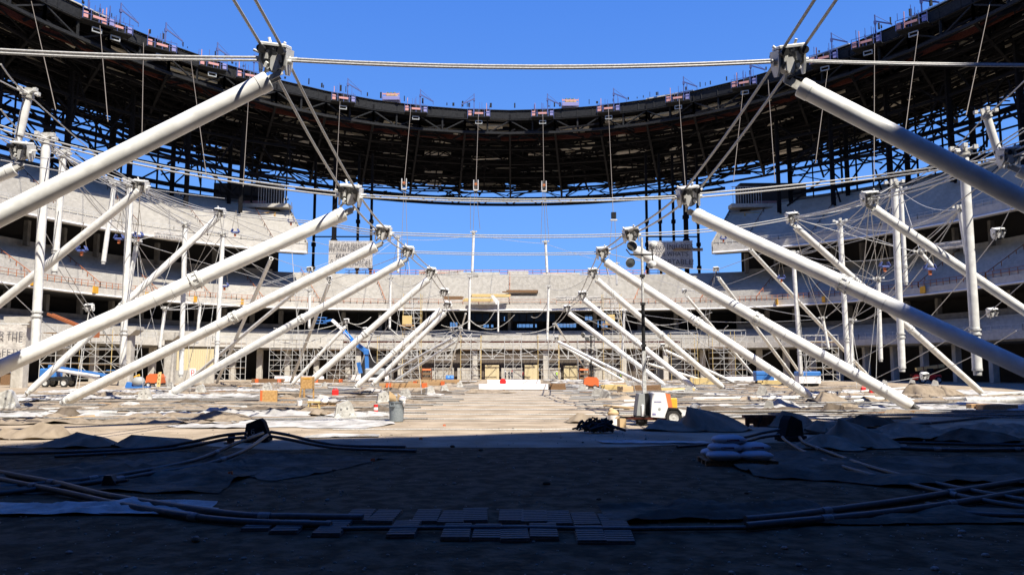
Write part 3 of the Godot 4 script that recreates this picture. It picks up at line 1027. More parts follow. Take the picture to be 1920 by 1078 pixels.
var LN := [Vector3(-7.65, 11.98, -24.00), Vector3(-7.05, 9.56, -33.00), Vector3(-7.53, 9.95, -44.50), Vector3(-7.92, 10.92, -58.00), Vector3(-7.61, 11.15, -72.00), Vector3(-7.31, 10.35, -83.00), Vector3(-7.87, 9.89, -94.00)]
var RN := [Vector3(8.95, 11.93, -24.00), Vector3(7.93, 9.74, -34.00), Vector3(6.89, 9.76, -44.00), Vector3(6.67, 10.54, -56.00), Vector3(7.92, 11.48, -75.00), Vector3(7.83, 10.25, -85.00), Vector3(7.19, 9.97, -100.00)]
var LT := [Vector3(-7.76, 11.29, -24.00), Vector3(-7.22, 8.78, -33.00), Vector3(-7.85, 9.19, -44.50), Vector3(-8.20, 10.19, -58.00), Vector3(-7.80, 10.50, -72.00), Vector3(-7.63, 8.50, -83.00), Vector3(-8.12, 8.97, -94.00)]
var RT := [Vector3(9.20, 11.09, -24.00), Vector3(8.15, 8.94, -34.00), Vector3(7.09, 8.86, -44.00), Vector3(6.82, 9.87, -56.00), Vector3(8.23, 10.80, -75.00), Vector3(7.89, 9.72, -85.00), Vector3(7.33, 9.35, -100.00)]
# outer nodes, left then right
var LO := [Vector3(-16.26, 9.22, -25.00), Vector3(-22.09, 12.83, -45.00), Vector3(-23.85, 14.74, -62.00)]
var RO := [Vector3(17.14, 9.34, -26.00), Vector3(19.35, 11.22, -41.00), Vector3(20.26, 12.95, -55.00)]

func build_struts() -> void:
	var lb := [Vector3(-24.5, 0.3, -20.5), Vector3(-22.0, 0.3, -28.0), Vector3(-25.71, 0.0, -44.63), Vector3(-26.41, 0.0, -60.02), Vector3(-19.51, 0.0, -71.68), Vector3(-16.46, 0.0, -81.60), Vector3(-17.04, 0.0, -94.71)]
	var rb := [Vector3(24.0, 0.3, -19.5), Vector3(20.0, 0.3, -25.2), Vector3(19.34, 0.0, -37.32), Vector3(19.96, 0.0, -51.64), Vector3(21.61, 0.0, -79.40), Vector3(18.63, 0.0, -79.40), Vector3(19.15, 0.0, -97.86)]
	var lc := [0.0, 0.62, 0.54, 0.57, 0.5, 0.45, 0.0]
	var rc := [0.0, 0.58, 0.52, 0.53, 0.5, 0.5, 0.5]
	for i in 7:
		strut(lb[i] + Vector3.UP * 0.15, LT[i], 0.6, "white steel diagonal strut, %s from the camera in the left inner row" % ORD[i], "diagonal struts of the inner rows", lc[i])
		strut(rb[i] + Vector3.UP * 0.15, RT[i], 0.6, "white steel diagonal strut, %s from the camera in the right inner row" % ORD[i], "diagonal struts of the inner rows", rc[i], i == 2)
		clamp_node(LN[i], 0.95 if i < 2 else 0.9, -1.0, "white cast cable clamp, %s from the camera along the left ridge cables" % ORD[i], "cable clamps on the ridge cables")
		clamp_node(RN[i], 0.95 if i < 2 else 0.9, 1.0, "white cast cable clamp, %s from the camera along the right ridge cables" % ORD[i], "cable clamps on the ridge cables")
	# outer rows
	var go := "diagonal struts of the outer rows"
	strut(Vector3(-32, 0.2, -22), Vector3(-16.40, 8.64, -25.00), 0.42, "white strut with open end cut off by the left picture edge", go)
	strut(Vector3(-37.0, 0.2, -45.5), Vector3(-22.08, 12.63, -45.00), 0.5, "long white strut under the clamp above the left stand's club tier", go, 0.2)
	strut(Vector3(-35.90, 0.20, -57.53), Vector3(-23.97, 14.39, -62.00), 0.5, "white outer strut ending on the ground near the left blue lift", go, 0.48)
	strut(Vector3(30.2, 0.2, -22), Vector3(17.38, 8.85, -26.00), 0.42, "short white strut end at the right picture edge beside a dark clamp", go)
	strut(Vector3(35.0, 0.2, -42), Vector3(19.47, 10.69, -41.00), 0.5, "long white strut crossing the shaded right stand to the picture edge", go, 0.3)
	strut(Vector3(37.14, 0.20, -61.53), Vector3(20.80, 12.52, -56.00), 0.48, "white outer strut on the right passing behind the nearest collar joint", go, 0.4)
	strut(Vector3(53.43, 0.20, -114.77), Vector3(25.56, 14.85, -82.00), 0.44, "slim white strut leaning left below the second right strut", go, 0.1)
	strut(Vector3(38.82, 0.20, -105.62), Vector3(23.71, 12.51, -88.00), 0.42, "slim white strut crossing behind the third right strut", go, 0.2)
	strut(Vector3(36.54, 0.20, -114.77), Vector3(23.86, 11.98, -105.00), 0.4, "thin pale strut by the right scaffold towers", go)
	strut(Vector3(45.34, 0.20, -119.97), Vector3(34.91, 7.13, -104.00), 0.4, "short pale strut behind the right collar joint", go)
	strut(Vector3(17.71, 0.20, -105.62), Vector3(7.07, 6.28, -118.00), 0.45, "low white strut, upper of the close pair right of the aisle", go, 0.4)
	strut(Vector3(18.97, 0.20, -131.92), Vector3(8.10, 6.11, -128.00), 0.45, "low white strut, lower of the close pair right of the aisle", go)
	strut(Vector3(32.69, 0.20, -114.77), Vector3(22.10, 4.83, -112.00), 0.45, "low white strut half hidden behind the light tower mast", go)
	strut(Vector3(31.40, 0.20, -125.66), Vector3(20.30, 2.95, -116.00), 0.4, "lowest white strut before the dark tunnel on the right", go)
	strut(Vector3(17.93, 0.20, -175.72), Vector3(6.82, 9.36, -122.00), 0.28, "thin white prop leaning right by the aisle's right edge", go)
	strut(Vector3(-26.79, 0.20, -94.34), Vector3(-20.23, 7.28, -94.00), 0.42, "grey shaded strut left of the blue boom lift", go, 0.5)
	strut(Vector3(-34.09, 0.20, -119.97), Vector3(-21.90, 12.41, -92.00), 0.42, "steep grey strut right of the fourth left strut", go)
	strut(Vector3(-42.75, 0.20, -101.57), Vector3(-24.84, 11.56, -90.00), 0.42, "grey strut crossing under the third left strut's collar", go)
	strut(Vector3(-41.79, 0.20, -110.00), Vector3(-24.55, 13.34, -78.00), 0.4, "steep grey strut hanging below the second left strut", go)
	strut(Vector3(-23.13, 0.20, -131.92), Vector3(-9.02, 6.85, -118.00), 0.45, "low grey strut, upper of the close pair left of the aisle", go)
	strut(Vector3(-20.73, 0.20, -138.84), Vector3(-9.25, 6.73, -128.00), 0.45, "low grey strut, lower of the close pair left of the aisle", go)
	strut(Vector3(-12.96, 0.20, -155.11), Vector3(-7.94, 11.61, -132.00), 0.28, "thin white prop leaning left by the aisle's left edge", go)
	strut(Vector3(-28.14, 0.20, -138.84), Vector3(-21.93, 10.97, -128.00), 0.26, "thin white prop beside the blue boom lift", go)
	for i in 3:
		clamp_node(LO[i], 0.62 if i == 0 else 0.8, -1.0, "white cable clamp, %s from the camera in the left outer row" % ORD[i], "cable clamps of the outer rows")
		clamp_node(RO[i], 0.62 if i == 0 else 0.8, 1.0, "white cable clamp, %s from the camera in the right outer row" % ORD[i], "cable clamps of the outer rows")
	# small clamps where the far struts end
	for e in [[Vector3(-9.51, 8.44, -122.00), "left of the far left pair"], [Vector3(-8.56, 8.75, -128.00), "right of the far left pair"], [Vector3(6.84, 9.14, -124.00), "right of the far aisle, upper"], [Vector3(6.94, 6.93, -120.00), "right of the far aisle, lower"], [Vector3(21.81, 5.52, -112.00), "beside the light tower mast"], [Vector3(20.48, 3.74, -116.00), "low by the right tunnel mouth"], [Vector3(-19.79, 7.42, -104.00), "over the middle of the blue boom"], [Vector3(-21.04, 8.19, -98.00), "beside the blue lift's basket"], [Vector3(23.44, 13.50, -88.00), "at the top of the slim right strut"], [Vector3(23.58, 12.71, -105.00), "by the right banner's foot"], [Vector3(-21.91, 12.92, -92.00), "over the steep grey left strut"], [Vector3(35.05, 1.50, -66.00), "on the ground under the right masts"], [Vector3(-23.25, 13.50, -88.00), "under the left banner"], [Vector3(-32.95, 6.83, -60.00), "low before the left stand"], [Vector3(32.42, 5.86, -52.00), "low against the shaded right stand"], [Vector3(28.07, 9.86, -44.00), "high against the shaded right stand"]]:
		clamp_node(e[0], 0.6, 1.0, "small white cable clamp %s" % e[1], "small cable clamps of the net")
	# hanging masts: top, foot, diameter
	var gm := "white masts hanging in the cable net"
	mast(Vector3(-24.65, 2.71, -40.00), Vector3(-24.78, 14.16, -40.00), 0.44, "tall thick white mast at the far left before the stand", gm)
	mast(Vector3(-28.68, 7.93, -48.00), Vector3(-28.59, 15.62, -48.00), 0.4, "white mast right of the far left one, ending in the air", gm)
	mast(Vector3(-34.20, 10.81, -64.00), Vector3(-33.64, 17.63, -64.00), 0.38, "short slim mast with its foot hanging over the left parapet", gm)
	mast(Vector3(-26.11, 2.14, -52.00), Vector3(-26.23, 14.70, -52.00), 0.43, "tall white mast behind the collar joint of the second left strut", gm)
	mast(Vector3(-32.04, 7.90, -64.00), Vector3(-31.49, 12.61, -64.00), 0.36, "short mast with blue pads at its head", gm)
	mast(Vector3(-27.27, 1.39, -64.00), Vector3(-27.49, 14.11, -64.00), 0.4, "tall white mast left of the green lit wall panel", gm)
	mast(Vector3(-26.70, 2.19, -70.00), Vector3(-26.56, 14.35, -70.00), 0.4, "white mast between the third and fourth left struts", gm)
	mast(Vector3(-38.24, 4.24, -84.00), Vector3(-37.87, 8.58, -84.00), 0.36, "small white mast above the orange machine", gm)
	mast(Vector3(-37.48, 5.08, -92.00), Vector3(-37.30, 9.78, -92.00), 0.36, "small white mast below the dark suite gap at left", gm)
	mast(Vector3(-18.38, 10.52, -28.00), Vector3(-18.12, 12.24, -28.00), 0.3, "short leaning mast high at the left edge against sky", gm)
	mast(Vector3(-17.76, 7.91, -112.00), Vector3(-17.73, 15.30, -112.00), 0.34, "slim white mast over the left scaffold tower", gm)
	mast(Vector3(-26.28, 7.35, -100.00), Vector3(-26.34, 12.27, -100.00), 0.34, "small white mast beside the blue lift's basket", gm)
	mast(Vector3(-6.25, 17.09, -120.00), Vector3(-6.04, 23.43, -120.00), 0.42, "white mast against the open sky, left of the pair", gm)
	mast(Vector3(5.50, 16.92, -120.00), Vector3(5.28, 21.90, -120.00), 0.42, "white mast against the open sky, right of the pair", gm)
	mast(Vector3(-6.59, 7.98, -118.00), Vector3(-6.47, 16.18, -118.00), 0.36, "slim mast before the far windows, left of the aisle", gm)
	mast(Vector3(5.36, 6.36, -118.00), Vector3(5.65, 14.69, -118.00), 0.36, "slim mast before the far windows, right of the aisle", gm)
	mast(Vector3(15.92, 3.60, -112.00), Vector3(16.34, 10.47, -112.00), 0.34, "slim mast in the right scaffold tower's planks", gm)
	mast(Vector3(15.03, 14.06, -110.00), Vector3(15.08, 17.14, -110.00), 0.3, "short mast over the right end of the club tier", gm)
	mast(Vector3(-16.06, 15.58, -108.00), Vector3(-16.14, 20.60, -108.00), 0.34, "slim mast against the sky beside the left banner", gm)
	mast(Vector3(22.18, 1.75, -37.00), Vector3(22.18, 12.63, -37.00), 0.44, "tall thick white mast at the far right before the dark stand", gm)
	mast(Vector3(23.12, 1.90, -46.00), Vector3(23.24, 13.17, -46.00), 0.4, "tall white mast right of the outer right clamps", gm)
	mast(Vector3(29.78, 8.40, -58.00), Vector3(29.77, 15.66, -58.00), 0.32, "slim mast close behind a taller one, foot in the air", gm)
	mast(Vector3(27.70, 2.17, -64.00), Vector3(27.59, 14.29, -64.00), 0.42, "tall white mast left of centre on the shaded right stand", gm)
	mast(Vector3(26.79, 1.41, -72.00), Vector3(26.49, 12.87, -72.00), 0.38, "white mast standing behind the third right strut", gm)
	mast(Vector3(31.40, 2.72, -66.00), Vector3(31.53, 9.70, -66.00), 0.34, "white mast with its foot hanging over the dark ground floor", gm)
	mast(Vector3(33.26, 2.21, -76.00), Vector3(33.42, 6.75, -76.00), 0.36, "short white mast beside the tall one at the right", gm)
	mast(Vector3(32.73, 4.13, -80.00), Vector3(32.26, 7.27, -80.00), 0.3, "small thin mast left of the tall right masts", gm)
	mast(Vector3(19.51, 9.97, -30.00), Vector3(18.99, 12.15, -30.00), 0.3, "leaning short mast against sky at the right edge", gm)
	mast(Vector3(27.40, 8.82, -46.00), Vector3(27.13, 11.68, -46.00), 0.3, "short leaning mast beside the thickest right mast", gm)
	mast(Vector3(28.64, 8.87, -52.00), Vector3(27.80, 9.93, -52.00), 0.3, "tiny tilted mast with an orange strap on the right", gm)

# ---------------------------------------------------------------- cables in the air
func cable(pts: Array, r: float, m: Material, label: String, group: String, called := "cable") -> Node:
	var st := mb()
	tube(st, pts, r, 7)
	return tag(put(called, st, m), label, "cable", group)

func pair(a: Vector3, b: Vector3, gap: Vector3, drop: float, r: float, label: String, group: String) -> void:
	var i := 0
	for k in [-0.5, 0.5]:
		cable(sag(a + gap * k, b + gap * k, drop), r, M.cable_grey, "%s cable %s" % [["left hand", "right hand"][i] if absf(gap.x) > 0.05 else ["lower", "upper"][i], label], group)
		i += 1

var told := {}

func once(l: String) -> String:
	told[l] = told.get(l, 0) + 1
	return l if told[l] == 1 else l.replace("thin cable", ["parallel cable", "third cable", "fourth cable"][told[l] - 2])

func stay_label(n: String) -> String:
	told[n] = told.get(n, 0) + 1
	return "%s thin stay slanting down to the field from %s" % [ORD[told[n] - 1], n]

func build_cables() -> void:
	for i in 7:
		anchors.append([LN[i], "the %s left ridge clamp" % ORD[i]])
		anchors.append([RN[i], "the %s right ridge clamp" % ORD[i]])
	for i in 3:
		anchors.append([LO[i], "the %s left outer clamp" % ORD[i]])
		anchors.append([RO[i], "the %s right outer clamp" % ORD[i]])
	mast_heads.sort_custom(func(p, q): return p.x / -p.z < q.x / -q.z)
	for i in mast_heads.size():
		anchors.append([mast_heads[i], "the %s mast from the left" % ordinal(i)])
	var gr := "paired ridge cables"
	var gc := "cross cables between the two strut rows"
	var gx := Vector3(0.62, 0, 0)
	# ridge pairs run back over the camera to the near roof edge
	pair(LN[0] + Vector3.UP * 0.2, Vector3(-8.0, 19.5, 22.0), gx, 0.4, 0.05, "of the left ridge pair passing over the camera", gr)
	pair(RN[0] + Vector3.UP * 0.2, Vector3(9.0, 19.5, 22.0), gx, 0.4, 0.05, "of the right ridge pair passing over the camera", gr)
	for i in 6:
		pair(LN[i] + Vector3.UP * 0.15, LN[i + 1] + Vector3.UP * 0.15, gx, 0.15, 0.05, "of the left ridge pair between its %s and %s clamps" % [ORD[i], ORD[i + 1]], gr)
		pair(RN[i] + Vector3.UP * 0.15, RN[i + 1] + Vector3.UP * 0.15, gx, 0.15, 0.05, "of the right ridge pair between its %s and %s clamps" % [ORD[i], ORD[i + 1]], gr)
	pair(LN[6], Vector3(-8.43, 8.91, -126.00), gx, 0.3, 0.05, "of the left ridge pair beyond its last clamp", gr)
	pair(RN[6], Vector3(6.96, 9.52, -126.00), gx, 0.3, 0.05, "of the right ridge pair beyond its last clamp", gr)
	var gy := Vector3(0, 0.13, -0.12)
	for i in 5:
		pair(LN[i], RN[i], gy if i < 2 else gy * 1.2, [0.25, 0.22, 0.15, 0.15, 0.3][i], 0.04 if i == 0 else 0.032, "of the cross pair joining the %s clamps of both rows" % ORD[i], gc)
	# outward
	var go := "cables running out to the stands"
	pair(LN[0], Vector3(-17.68, 11.54, -22.00), gy * 1.3, 0.1, 0.04, "from the nearest left clamp out past the picture edge", go)
	pair(RN[0], Vector3(17.63, 10.95, -22.00), gy * 0.6, 0.05, 0.035, "from the nearest right clamp out past the picture edge", go)
	pair(LN[1], Vector3(-22.95, 13.20, -37.00), gy * 1.6, 0.3, 0.04, "from the second left clamp to the thick left mast", go)
	pair(Vector3(-22.95, 13.20, -37.00), Vector3(-26.96, 14.36, -32.00), gy * 1.6, 0.2, 0.04, "from the thick left mast out to the left stand", go)
	pair(RN[1], Vector3(20.12, 12.65, -42.00), gy * 1.6, 0.05, 0.04, "from the second right clamp over the upper right tier", go)
	pair(Vector3(20.12, 12.65, -42.00), Vector3(28.02, 12.74, -36.00), gy * 1.6, 0.05, 0.045, "across the thick right mast out past the picture edge", go)
	pair(LN[2], Vector3(-13.60, 12.37, -54.00), gy * 1.4, 0.02, 0.035, "from the third left clamp to the left banner", go)
	pair(Vector3(-13.60, 12.37, -54.00), LO[2], gy * 1.4, 0.05, 0.035, "from above the left banner to an outer clamp", go)
	pair(LO[2], LO[1], gy * 1.4, 0.3, 0.035, "between the second and third outer clamps on the left", go)
	pair(LO[1], Vector3(-27.99, 15.34, -47.00), gy * 1.4, 0.15, 0.035, "from the second outer left clamp to a mast head", go)
	pair(Vector3(-27.99, 15.34, -47.00), Vector3(-30.70, 15.54, -40.00), gy * 1.4, 0.1, 0.035, "from the second left mast head out to the left stand", go)
	pair(RN[2], RO[2], gy * 1.4, 0.25, 0.035, "from the third right clamp to an outer clamp", go)
	pair(RO[2], RO[1], gy * 1.4, 0.15, 0.035, "between the second and third outer clamps on the right", go)
	pair(RO[1], RO[0], gy * 1.4, 0.2, 0.035, "from the second outer right clamp to the dark edge clamp", go)
	pair(RO[0], Vector3(17.87, 10.01, -22.00), gy * 1.4, 0.1, 0.035, "from the dark edge clamp out to the right", go)
	# single secondary cables, photographed ends and depths, thin
	var thin := [
		[Vector3(-8.17, 10.84, -58.00), Vector3(-22.52, 12.56, -68.00)], [Vector3(6.83, 10.54, -56.00), Vector3(21.41, 12.40, -80.00)], [Vector3(21.41, 12.40, -80.00), Vector3(27.54, 14.20, -64.00)], [Vector3(27.54, 14.20, -64.00), Vector3(23.30, 13.07, -46.00)], [Vector3(23.30, 13.07, -46.00), Vector3(22.17, 12.50, -37.00)], [Vector3(22.17, 12.50, -37.00), Vector3(22.14, 11.82, -30.00)],
		[Vector3(7.92, 11.48, -75.00), Vector3(22.46, 12.20, -100.00)], [Vector3(22.46, 12.20, -100.00), Vector3(26.49, 12.77, -72.00)], [Vector3(26.49, 12.77, -72.00), Vector3(31.52, 9.61, -66.00)], [Vector3(26.49, 12.77, -72.00), Vector3(19.34, 11.10, -41.00)],
		[Vector3(29.81, 1.26, -64.00), Vector3(29.41, 4.64, -50.00)], [Vector3(29.41, 4.64, -50.00), Vector3(30.18, 8.76, -42.00)], [Vector3(31.94, 1.51, -60.00), Vector3(31.34, 4.43, -48.00)], [Vector3(31.07, 1.18, -80.00), Vector3(30.17, 4.55, -60.00)], [Vector3(32.31, 5.87, -60.00), Vector3(27.97, 9.67, -44.00)], [Vector3(27.97, 9.67, -44.00), Vector3(24.10, 12.64, -34.00)], [Vector3(35.05, 1.50, -66.00), Vector3(28.02, 0.47, -70.00)],
		[Vector3(21.56, 0.28, -90.00), Vector3(28.64, 4.96, -80.00)], [Vector3(28.64, 4.96, -80.00), Vector3(30.05, 7.72, -62.00)], [Vector3(30.05, 7.72, -62.00), Vector3(27.23, 10.47, -50.00)], [Vector3(27.23, 10.47, -50.00), Vector3(27.09, 11.59, -46.00)],
		[Vector3(-24.77, 13.93, -40.00), Vector3(-29.53, 12.16, -60.00)], [Vector3(-29.53, 12.16, -60.00), Vector3(-27.49, 14.02, -64.00)], [Vector3(-27.49, 14.02, -64.00), Vector3(-26.56, 14.35, -70.00)], [Vector3(-26.56, 14.35, -70.00), Vector3(-23.25, 13.50, -88.00)], [Vector3(-23.25, 13.50, -88.00), Vector3(-21.91, 12.80, -92.00)],
		[Vector3(-30.76, 11.18, -50.00), Vector3(-32.91, 6.83, -60.00)], [Vector3(-32.91, 6.83, -60.00), Vector3(-32.12, 1.64, -66.00)], [Vector3(-31.00, 9.09, -52.00), Vector3(-30.78, 2.72, -62.00)], [Vector3(-33.32, 7.76, -50.00), Vector3(-34.29, 4.22, -60.00)], [Vector3(-34.29, 4.22, -60.00), Vector3(-31.96, 2.09, -64.00)], [Vector3(-22.09, 12.76, -45.00), Vector3(-23.18, 15.55, -80.00)], [Vector3(-22.09, 12.76, -45.00), Vector3(-23.51, 15.94, -62.00)], [Vector3(-23.85, 14.70, -62.00), Vector3(-23.96, 15.21, -78.00)], [Vector3(-23.85, 14.70, -62.00), Vector3(-18.40, 15.66, -88.00)],
		[Vector3(-17.75, 10.99, -26.00), Vector3(-22.43, 12.95, -36.00)], [Vector3(-18.12, 12.24, -28.00), Vector3(-17.52, 11.80, -24.00)], [Vector3(-18.12, 12.24, -28.00), Vector3(-22.83, 13.62, -42.00)], [Vector3(-22.83, 13.62, -42.00), Vector3(-22.10, 12.89, -45.00)], [Vector3(-19.03, 10.56, -28.00), Vector3(-27.37, 15.12, -46.00)], [Vector3(-20.33, 10.30, -30.00), Vector3(-22.59, 13.20, -46.00)], [Vector3(-16.49, 11.80, -24.00), Vector3(-18.26, 12.36, -28.00)],
		[Vector3(18.99, 12.15, -30.00), Vector3(17.56, 12.34, -24.00)], [Vector3(18.99, 12.15, -30.00), Vector3(22.91, 12.74, -44.00)], [Vector3(18.38, 10.64, -27.00), Vector3(25.66, 13.85, -50.00)], [Vector3(19.05, 11.08, -26.00), Vector3(27.71, 14.58, -66.00)], [Vector3(17.13, 9.19, -26.00), Vector3(24.50, 10.81, -48.00)], [Vector3(19.11, 10.70, -26.00), Vector3(25.05, 11.20, -42.00)],
		[Vector3(-21.04, 8.19, -98.00), Vector3(-17.60, 7.52, -112.00)], [Vector3(-19.79, 7.27, -104.00), Vector3(-9.51, 8.44, -122.00)], [Vector3(-9.51, 8.44, -122.00), Vector3(6.94, 6.93, -120.00)], [Vector3(6.84, 9.14, -124.00), Vector3(16.33, 10.00, -112.00)], [Vector3(-7.87, 9.69, -94.00), Vector3(7.19, 9.84, -100.00)], [Vector3(-7.31, 10.23, -83.00), Vector3(-17.29, 10.86, -96.00)], [Vector3(-17.29, 10.86, -96.00), Vector3(-23.25, 13.50, -88.00)], [Vector3(-7.52, 9.85, -44.50), Vector3(-14.40, 13.52, -60.00)], [Vector3(7.83, 10.25, -85.00), Vector3(23.66, 7.27, -104.00)], [Vector3(7.19, 9.84, -100.00), Vector3(21.81, 5.52, -112.00)], [Vector3(-8.56, 8.75, -128.00), Vector3(6.83, 6.58, -124.00)], [Vector3(-7.92, 10.84, -58.00), Vector3(-21.72, 12.80, -92.00)],
		[Vector3(-17.65, 15.06, -112.00), Vector3(-7.61, 11.05, -72.00)], [Vector3(-6.47, 16.01, -118.00), Vector3(-7.61, 11.05, -72.00)], [Vector3(5.65, 14.53, -118.00), Vector3(7.92, 11.38, -75.00)], [Vector3(-6.04, 23.17, -120.00), Vector3(-16.14, 20.44, -108.00)], [Vector3(5.28, 21.73, -120.00), Vector3(15.08, 16.99, -110.00)], [Vector3(-6.04, 23.17, -120.00), Vector3(5.28, 21.73, -120.00)]]
	for i in thin.size():
		var e: Array = thin[i]
		cable(sag(e[0], e[1], (e[0] - e[1]).length() * rng.randf_range(0.0, 0.035), 8), 0.026, M.cable_grey, once("thin cable from %s to %s" % [nearest(e[0]), nearest(e[1])]), "thin secondary cables of the net")
	var made := {}
	var fan := {}
	var tries := 0
	while made.size() < 110 and tries < 4000:
		tries += 1
		var u: Array = anchors[rng.randi() % anchors.size()]
		var v: Array = anchors[rng.randi() % anchors.size()]
		var key := "%s|%s" % [u[1], v[1]] if u[0].x < v[0].x else "%s|%s" % [v[1], u[1]]
		var dd: float = (u[0] - v[0]).length()
		if u[1] == v[1] or made.has(key) or dd > 38.0 or dd < 6.0 or u[0].x * v[0].x < 0.0 or absf(u[0].x) < 8.5 or absf(v[0].x) < 8.5 or u[0].z > -38.0 or v[0].z > -38.0:
			continue
		if fan.get(u[1], 0) > 6 or fan.get(v[1], 0) > 6:
			continue
		fan[u[1]] = fan.get(u[1], 0) + 1
		fan[v[1]] = fan.get(v[1], 0) + 1
		made[key] = true
		cable(sag(u[0], v[0], dd * rng.randf_range(0.0, 0.06), 8), rng.randf_range(0.018, 0.03), M.cable_grey, "fine cable from %s to %s" % [u[1], v[1]], "thin secondary cables of the net")
	# slack loops at the far end
	for i in 30:
		var a: Vector3 = [Vector3(-21.04, 8.19, -98.00), Vector3(-19.79, 7.42, -104.00), Vector3(-17.61, 7.91, -112.00), Vector3(-9.51, 8.44, -122.00), Vector3(-8.56, 8.75, -128.00), Vector3(-6.44, 9.61, -118.00), Vector3(6.84, 9.14, -124.00), Vector3(6.94, 6.93, -120.00), Vector3(16.32, 9.23, -112.00), Vector3(21.81, 5.52, -112.00), Vector3(23.89, 7.32, -105.00), Vector3(5.64, 12.88, -118.00)][i % 12]
		var b: Vector3 = a + Vector3(rng.randf_range(-12, 12), rng.randf_range(-4.5, 1.5), rng.randf_range(-6, 8))
		b.y = maxf(b.y, 2.5)
		cable(sag(a, b, rng.randf_range(0.4, 1.9), 8), 0.05, M.paint_dusty, "slack cable, %s of the loops, drooping %s from %s" % [ordinal(i), "left" if b.x < a.x else "right", nearest(a)], "slack cables at the far end")
	# stays from low clamps and mast heads to the ground
	var heads := [Vector3(-32.95, 6.83, -60.00), Vector3(-31.49, 12.61, -64.00), Vector3(-26.56, 14.35, -70.00), Vector3(-27.49, 14.02, -64.00), Vector3(-23.25, 13.50, -88.00), Vector3(-21.91, 12.80, -92.00), Vector3(-21.04, 8.19, -98.00), Vector3(-17.73, 15.14, -112.00), Vector3(16.34, 10.47, -112.00), Vector3(23.58, 12.71, -105.00), Vector3(23.44, 13.50, -88.00), Vector3(26.49, 12.77, -72.00), Vector3(33.42, 6.75, -76.00), Vector3(32.26, 7.27, -80.00), Vector3(31.52, 9.61, -66.00), Vector3(-7.92, 10.84, -58.00), Vector3(6.67, 10.46, -56.00), Vector3(-23.18, 15.55, -80.00)]
	for i in heads.size():
		for k in 2:
			var h: Vector3 = heads[i]
			var foot := Vector3(h.x + rng.randf_range(-3.5, 3.5), 0.3, h.z + rng.randf_range(-4, 4))
			cable(sag(h, foot, rng.randf_range(0.0, 0.3), 6), 0.022, M.cable_grey, stay_label(nearest(h)), "stays to the ground")
	# ropes from the rim down to the net
	var ropes := [[Vector3(-23.69, 63.00, -175.33), Vector3(-16.85, 30.39, -118.00), "under the third platform left of the middle"], [Vector3(-8.02, 63.00, -179.10), Vector3(-5.83, 30.82, -122.00), "just left of the middle of the far rim"], [Vector3(7.41, 63.00, -179.87), Vector3(5.15, 30.82, -122.00), "just right of the middle of the far rim"], [Vector3(22.57, 63.00, -175.33), Vector3(15.18, 25.51, -114.00), "above the dark jack in the open sky"], [Vector3(37.92, 63.00, -169.60), Vector3(23.84, 26.87, -104.00), "above the second right clamp"], [Vector3(-39.32, 63.00, -171.00), Vector3(-23.31, 24.48, -100.00), "above the second left clamp"], [Vector3(-54.10, 63.00, -153.82), Vector3(-34.10, 25.09, -96.00), "behind the top of the nearest left strut"],
		[Vector3(-80.06, 63.00, -122.77), Vector3(-45.09, 27.53, -74.00), "at the far left of the roof"], [Vector3(-73.51, 63.00, -131.97), Vector3(-43.10, 28.31, -80.00), "second from the left picture edge"], [Vector3(-69.15, 63.00, -139.19), Vector3(-43.32, 29.02, -88.00), "third from the left picture edge"], [Vector3(-63.78, 63.00, -147.73), Vector3(-37.20, 25.45, -92.00), "left of the nearest left clamp"],
		[Vector3(50.81, 63.00, -164.22), Vector3(29.28, 26.77, -100.00), "right of the right ridge cables"], [Vector3(54.25, 63.00, -157.94), Vector3(31.99, 24.79, -92.00), "behind the nearest right clamp"], [Vector3(64.51, 63.00, -152.11), Vector3(35.40, 25.96, -88.00), "crossing behind the nearest right strut"], [Vector3(68.27, 63.00, -139.67), Vector3(37.34, 21.32, -78.00), "right of the nearest right strut's top"], [Vector3(73.60, 63.00, -134.15), Vector3(41.91, 27.32, -80.00), "second from the right picture edge"], [Vector3(79.85, 63.00, -123.14), Vector3(44.85, 26.99, -74.00), "at the far right of the roof"]]
	for e in ropes:
		cable([e[0], e[1]], 0.045, M.rope, "brown lifting rope from the roof rim %s" % e[2], "lifting ropes from the roof rim", "lifting_rope")
	for e in [[Vector3(-16.85, 30.39, -118.00), "left of three"], [Vector3(-5.83, 31.17, -122.00), "middle of three"], [Vector3(5.15, 31.00, -122.00), "right of three"]]:
		var j := thing("strand_jack", "orange strand jack under the far roof, %s" % e[1], "jack", e[0], 0.0, "strand jacks")
		var st := mb()
		box(st, Vector3(0, 0.6, 0), Vector3(0.4, 0.34, 0.4))
		put("body", st, M.rust_bright, j)
		st = mb()
		box(st, Vector3(0, -0.4, 0), Vector3(0.7, 0.2, 0.5))
		put("base_plate", st, M.galvanised, j)
		for k in [-0.35, 0.35]:
			st = mb()
			tube(st, [Vector3(k, -0.4, 0), Vector3(k, 1.3, 0)], 0.09, 6)
			put("guide_rod", st, M.galvanised, j)
	var dj := thing("strand_jack", "dark jack hanging alone in the open sky from a rope", "jack", Vector3(15.25, 25.03, -114.00), 0.0, "strand jacks")
	var sj := mb()
	box(sj, Vector3.ZERO, Vector3(0.7, 0.9, 0.6))
	put("body", sj, M.steel_ring, dj)
	sj = mb()
	box(sj, Vector3(0, -0.7, 0), Vector3(1.0, 0.2, 0.5))
	put("base_plate", sj, M.galvanised, dj)
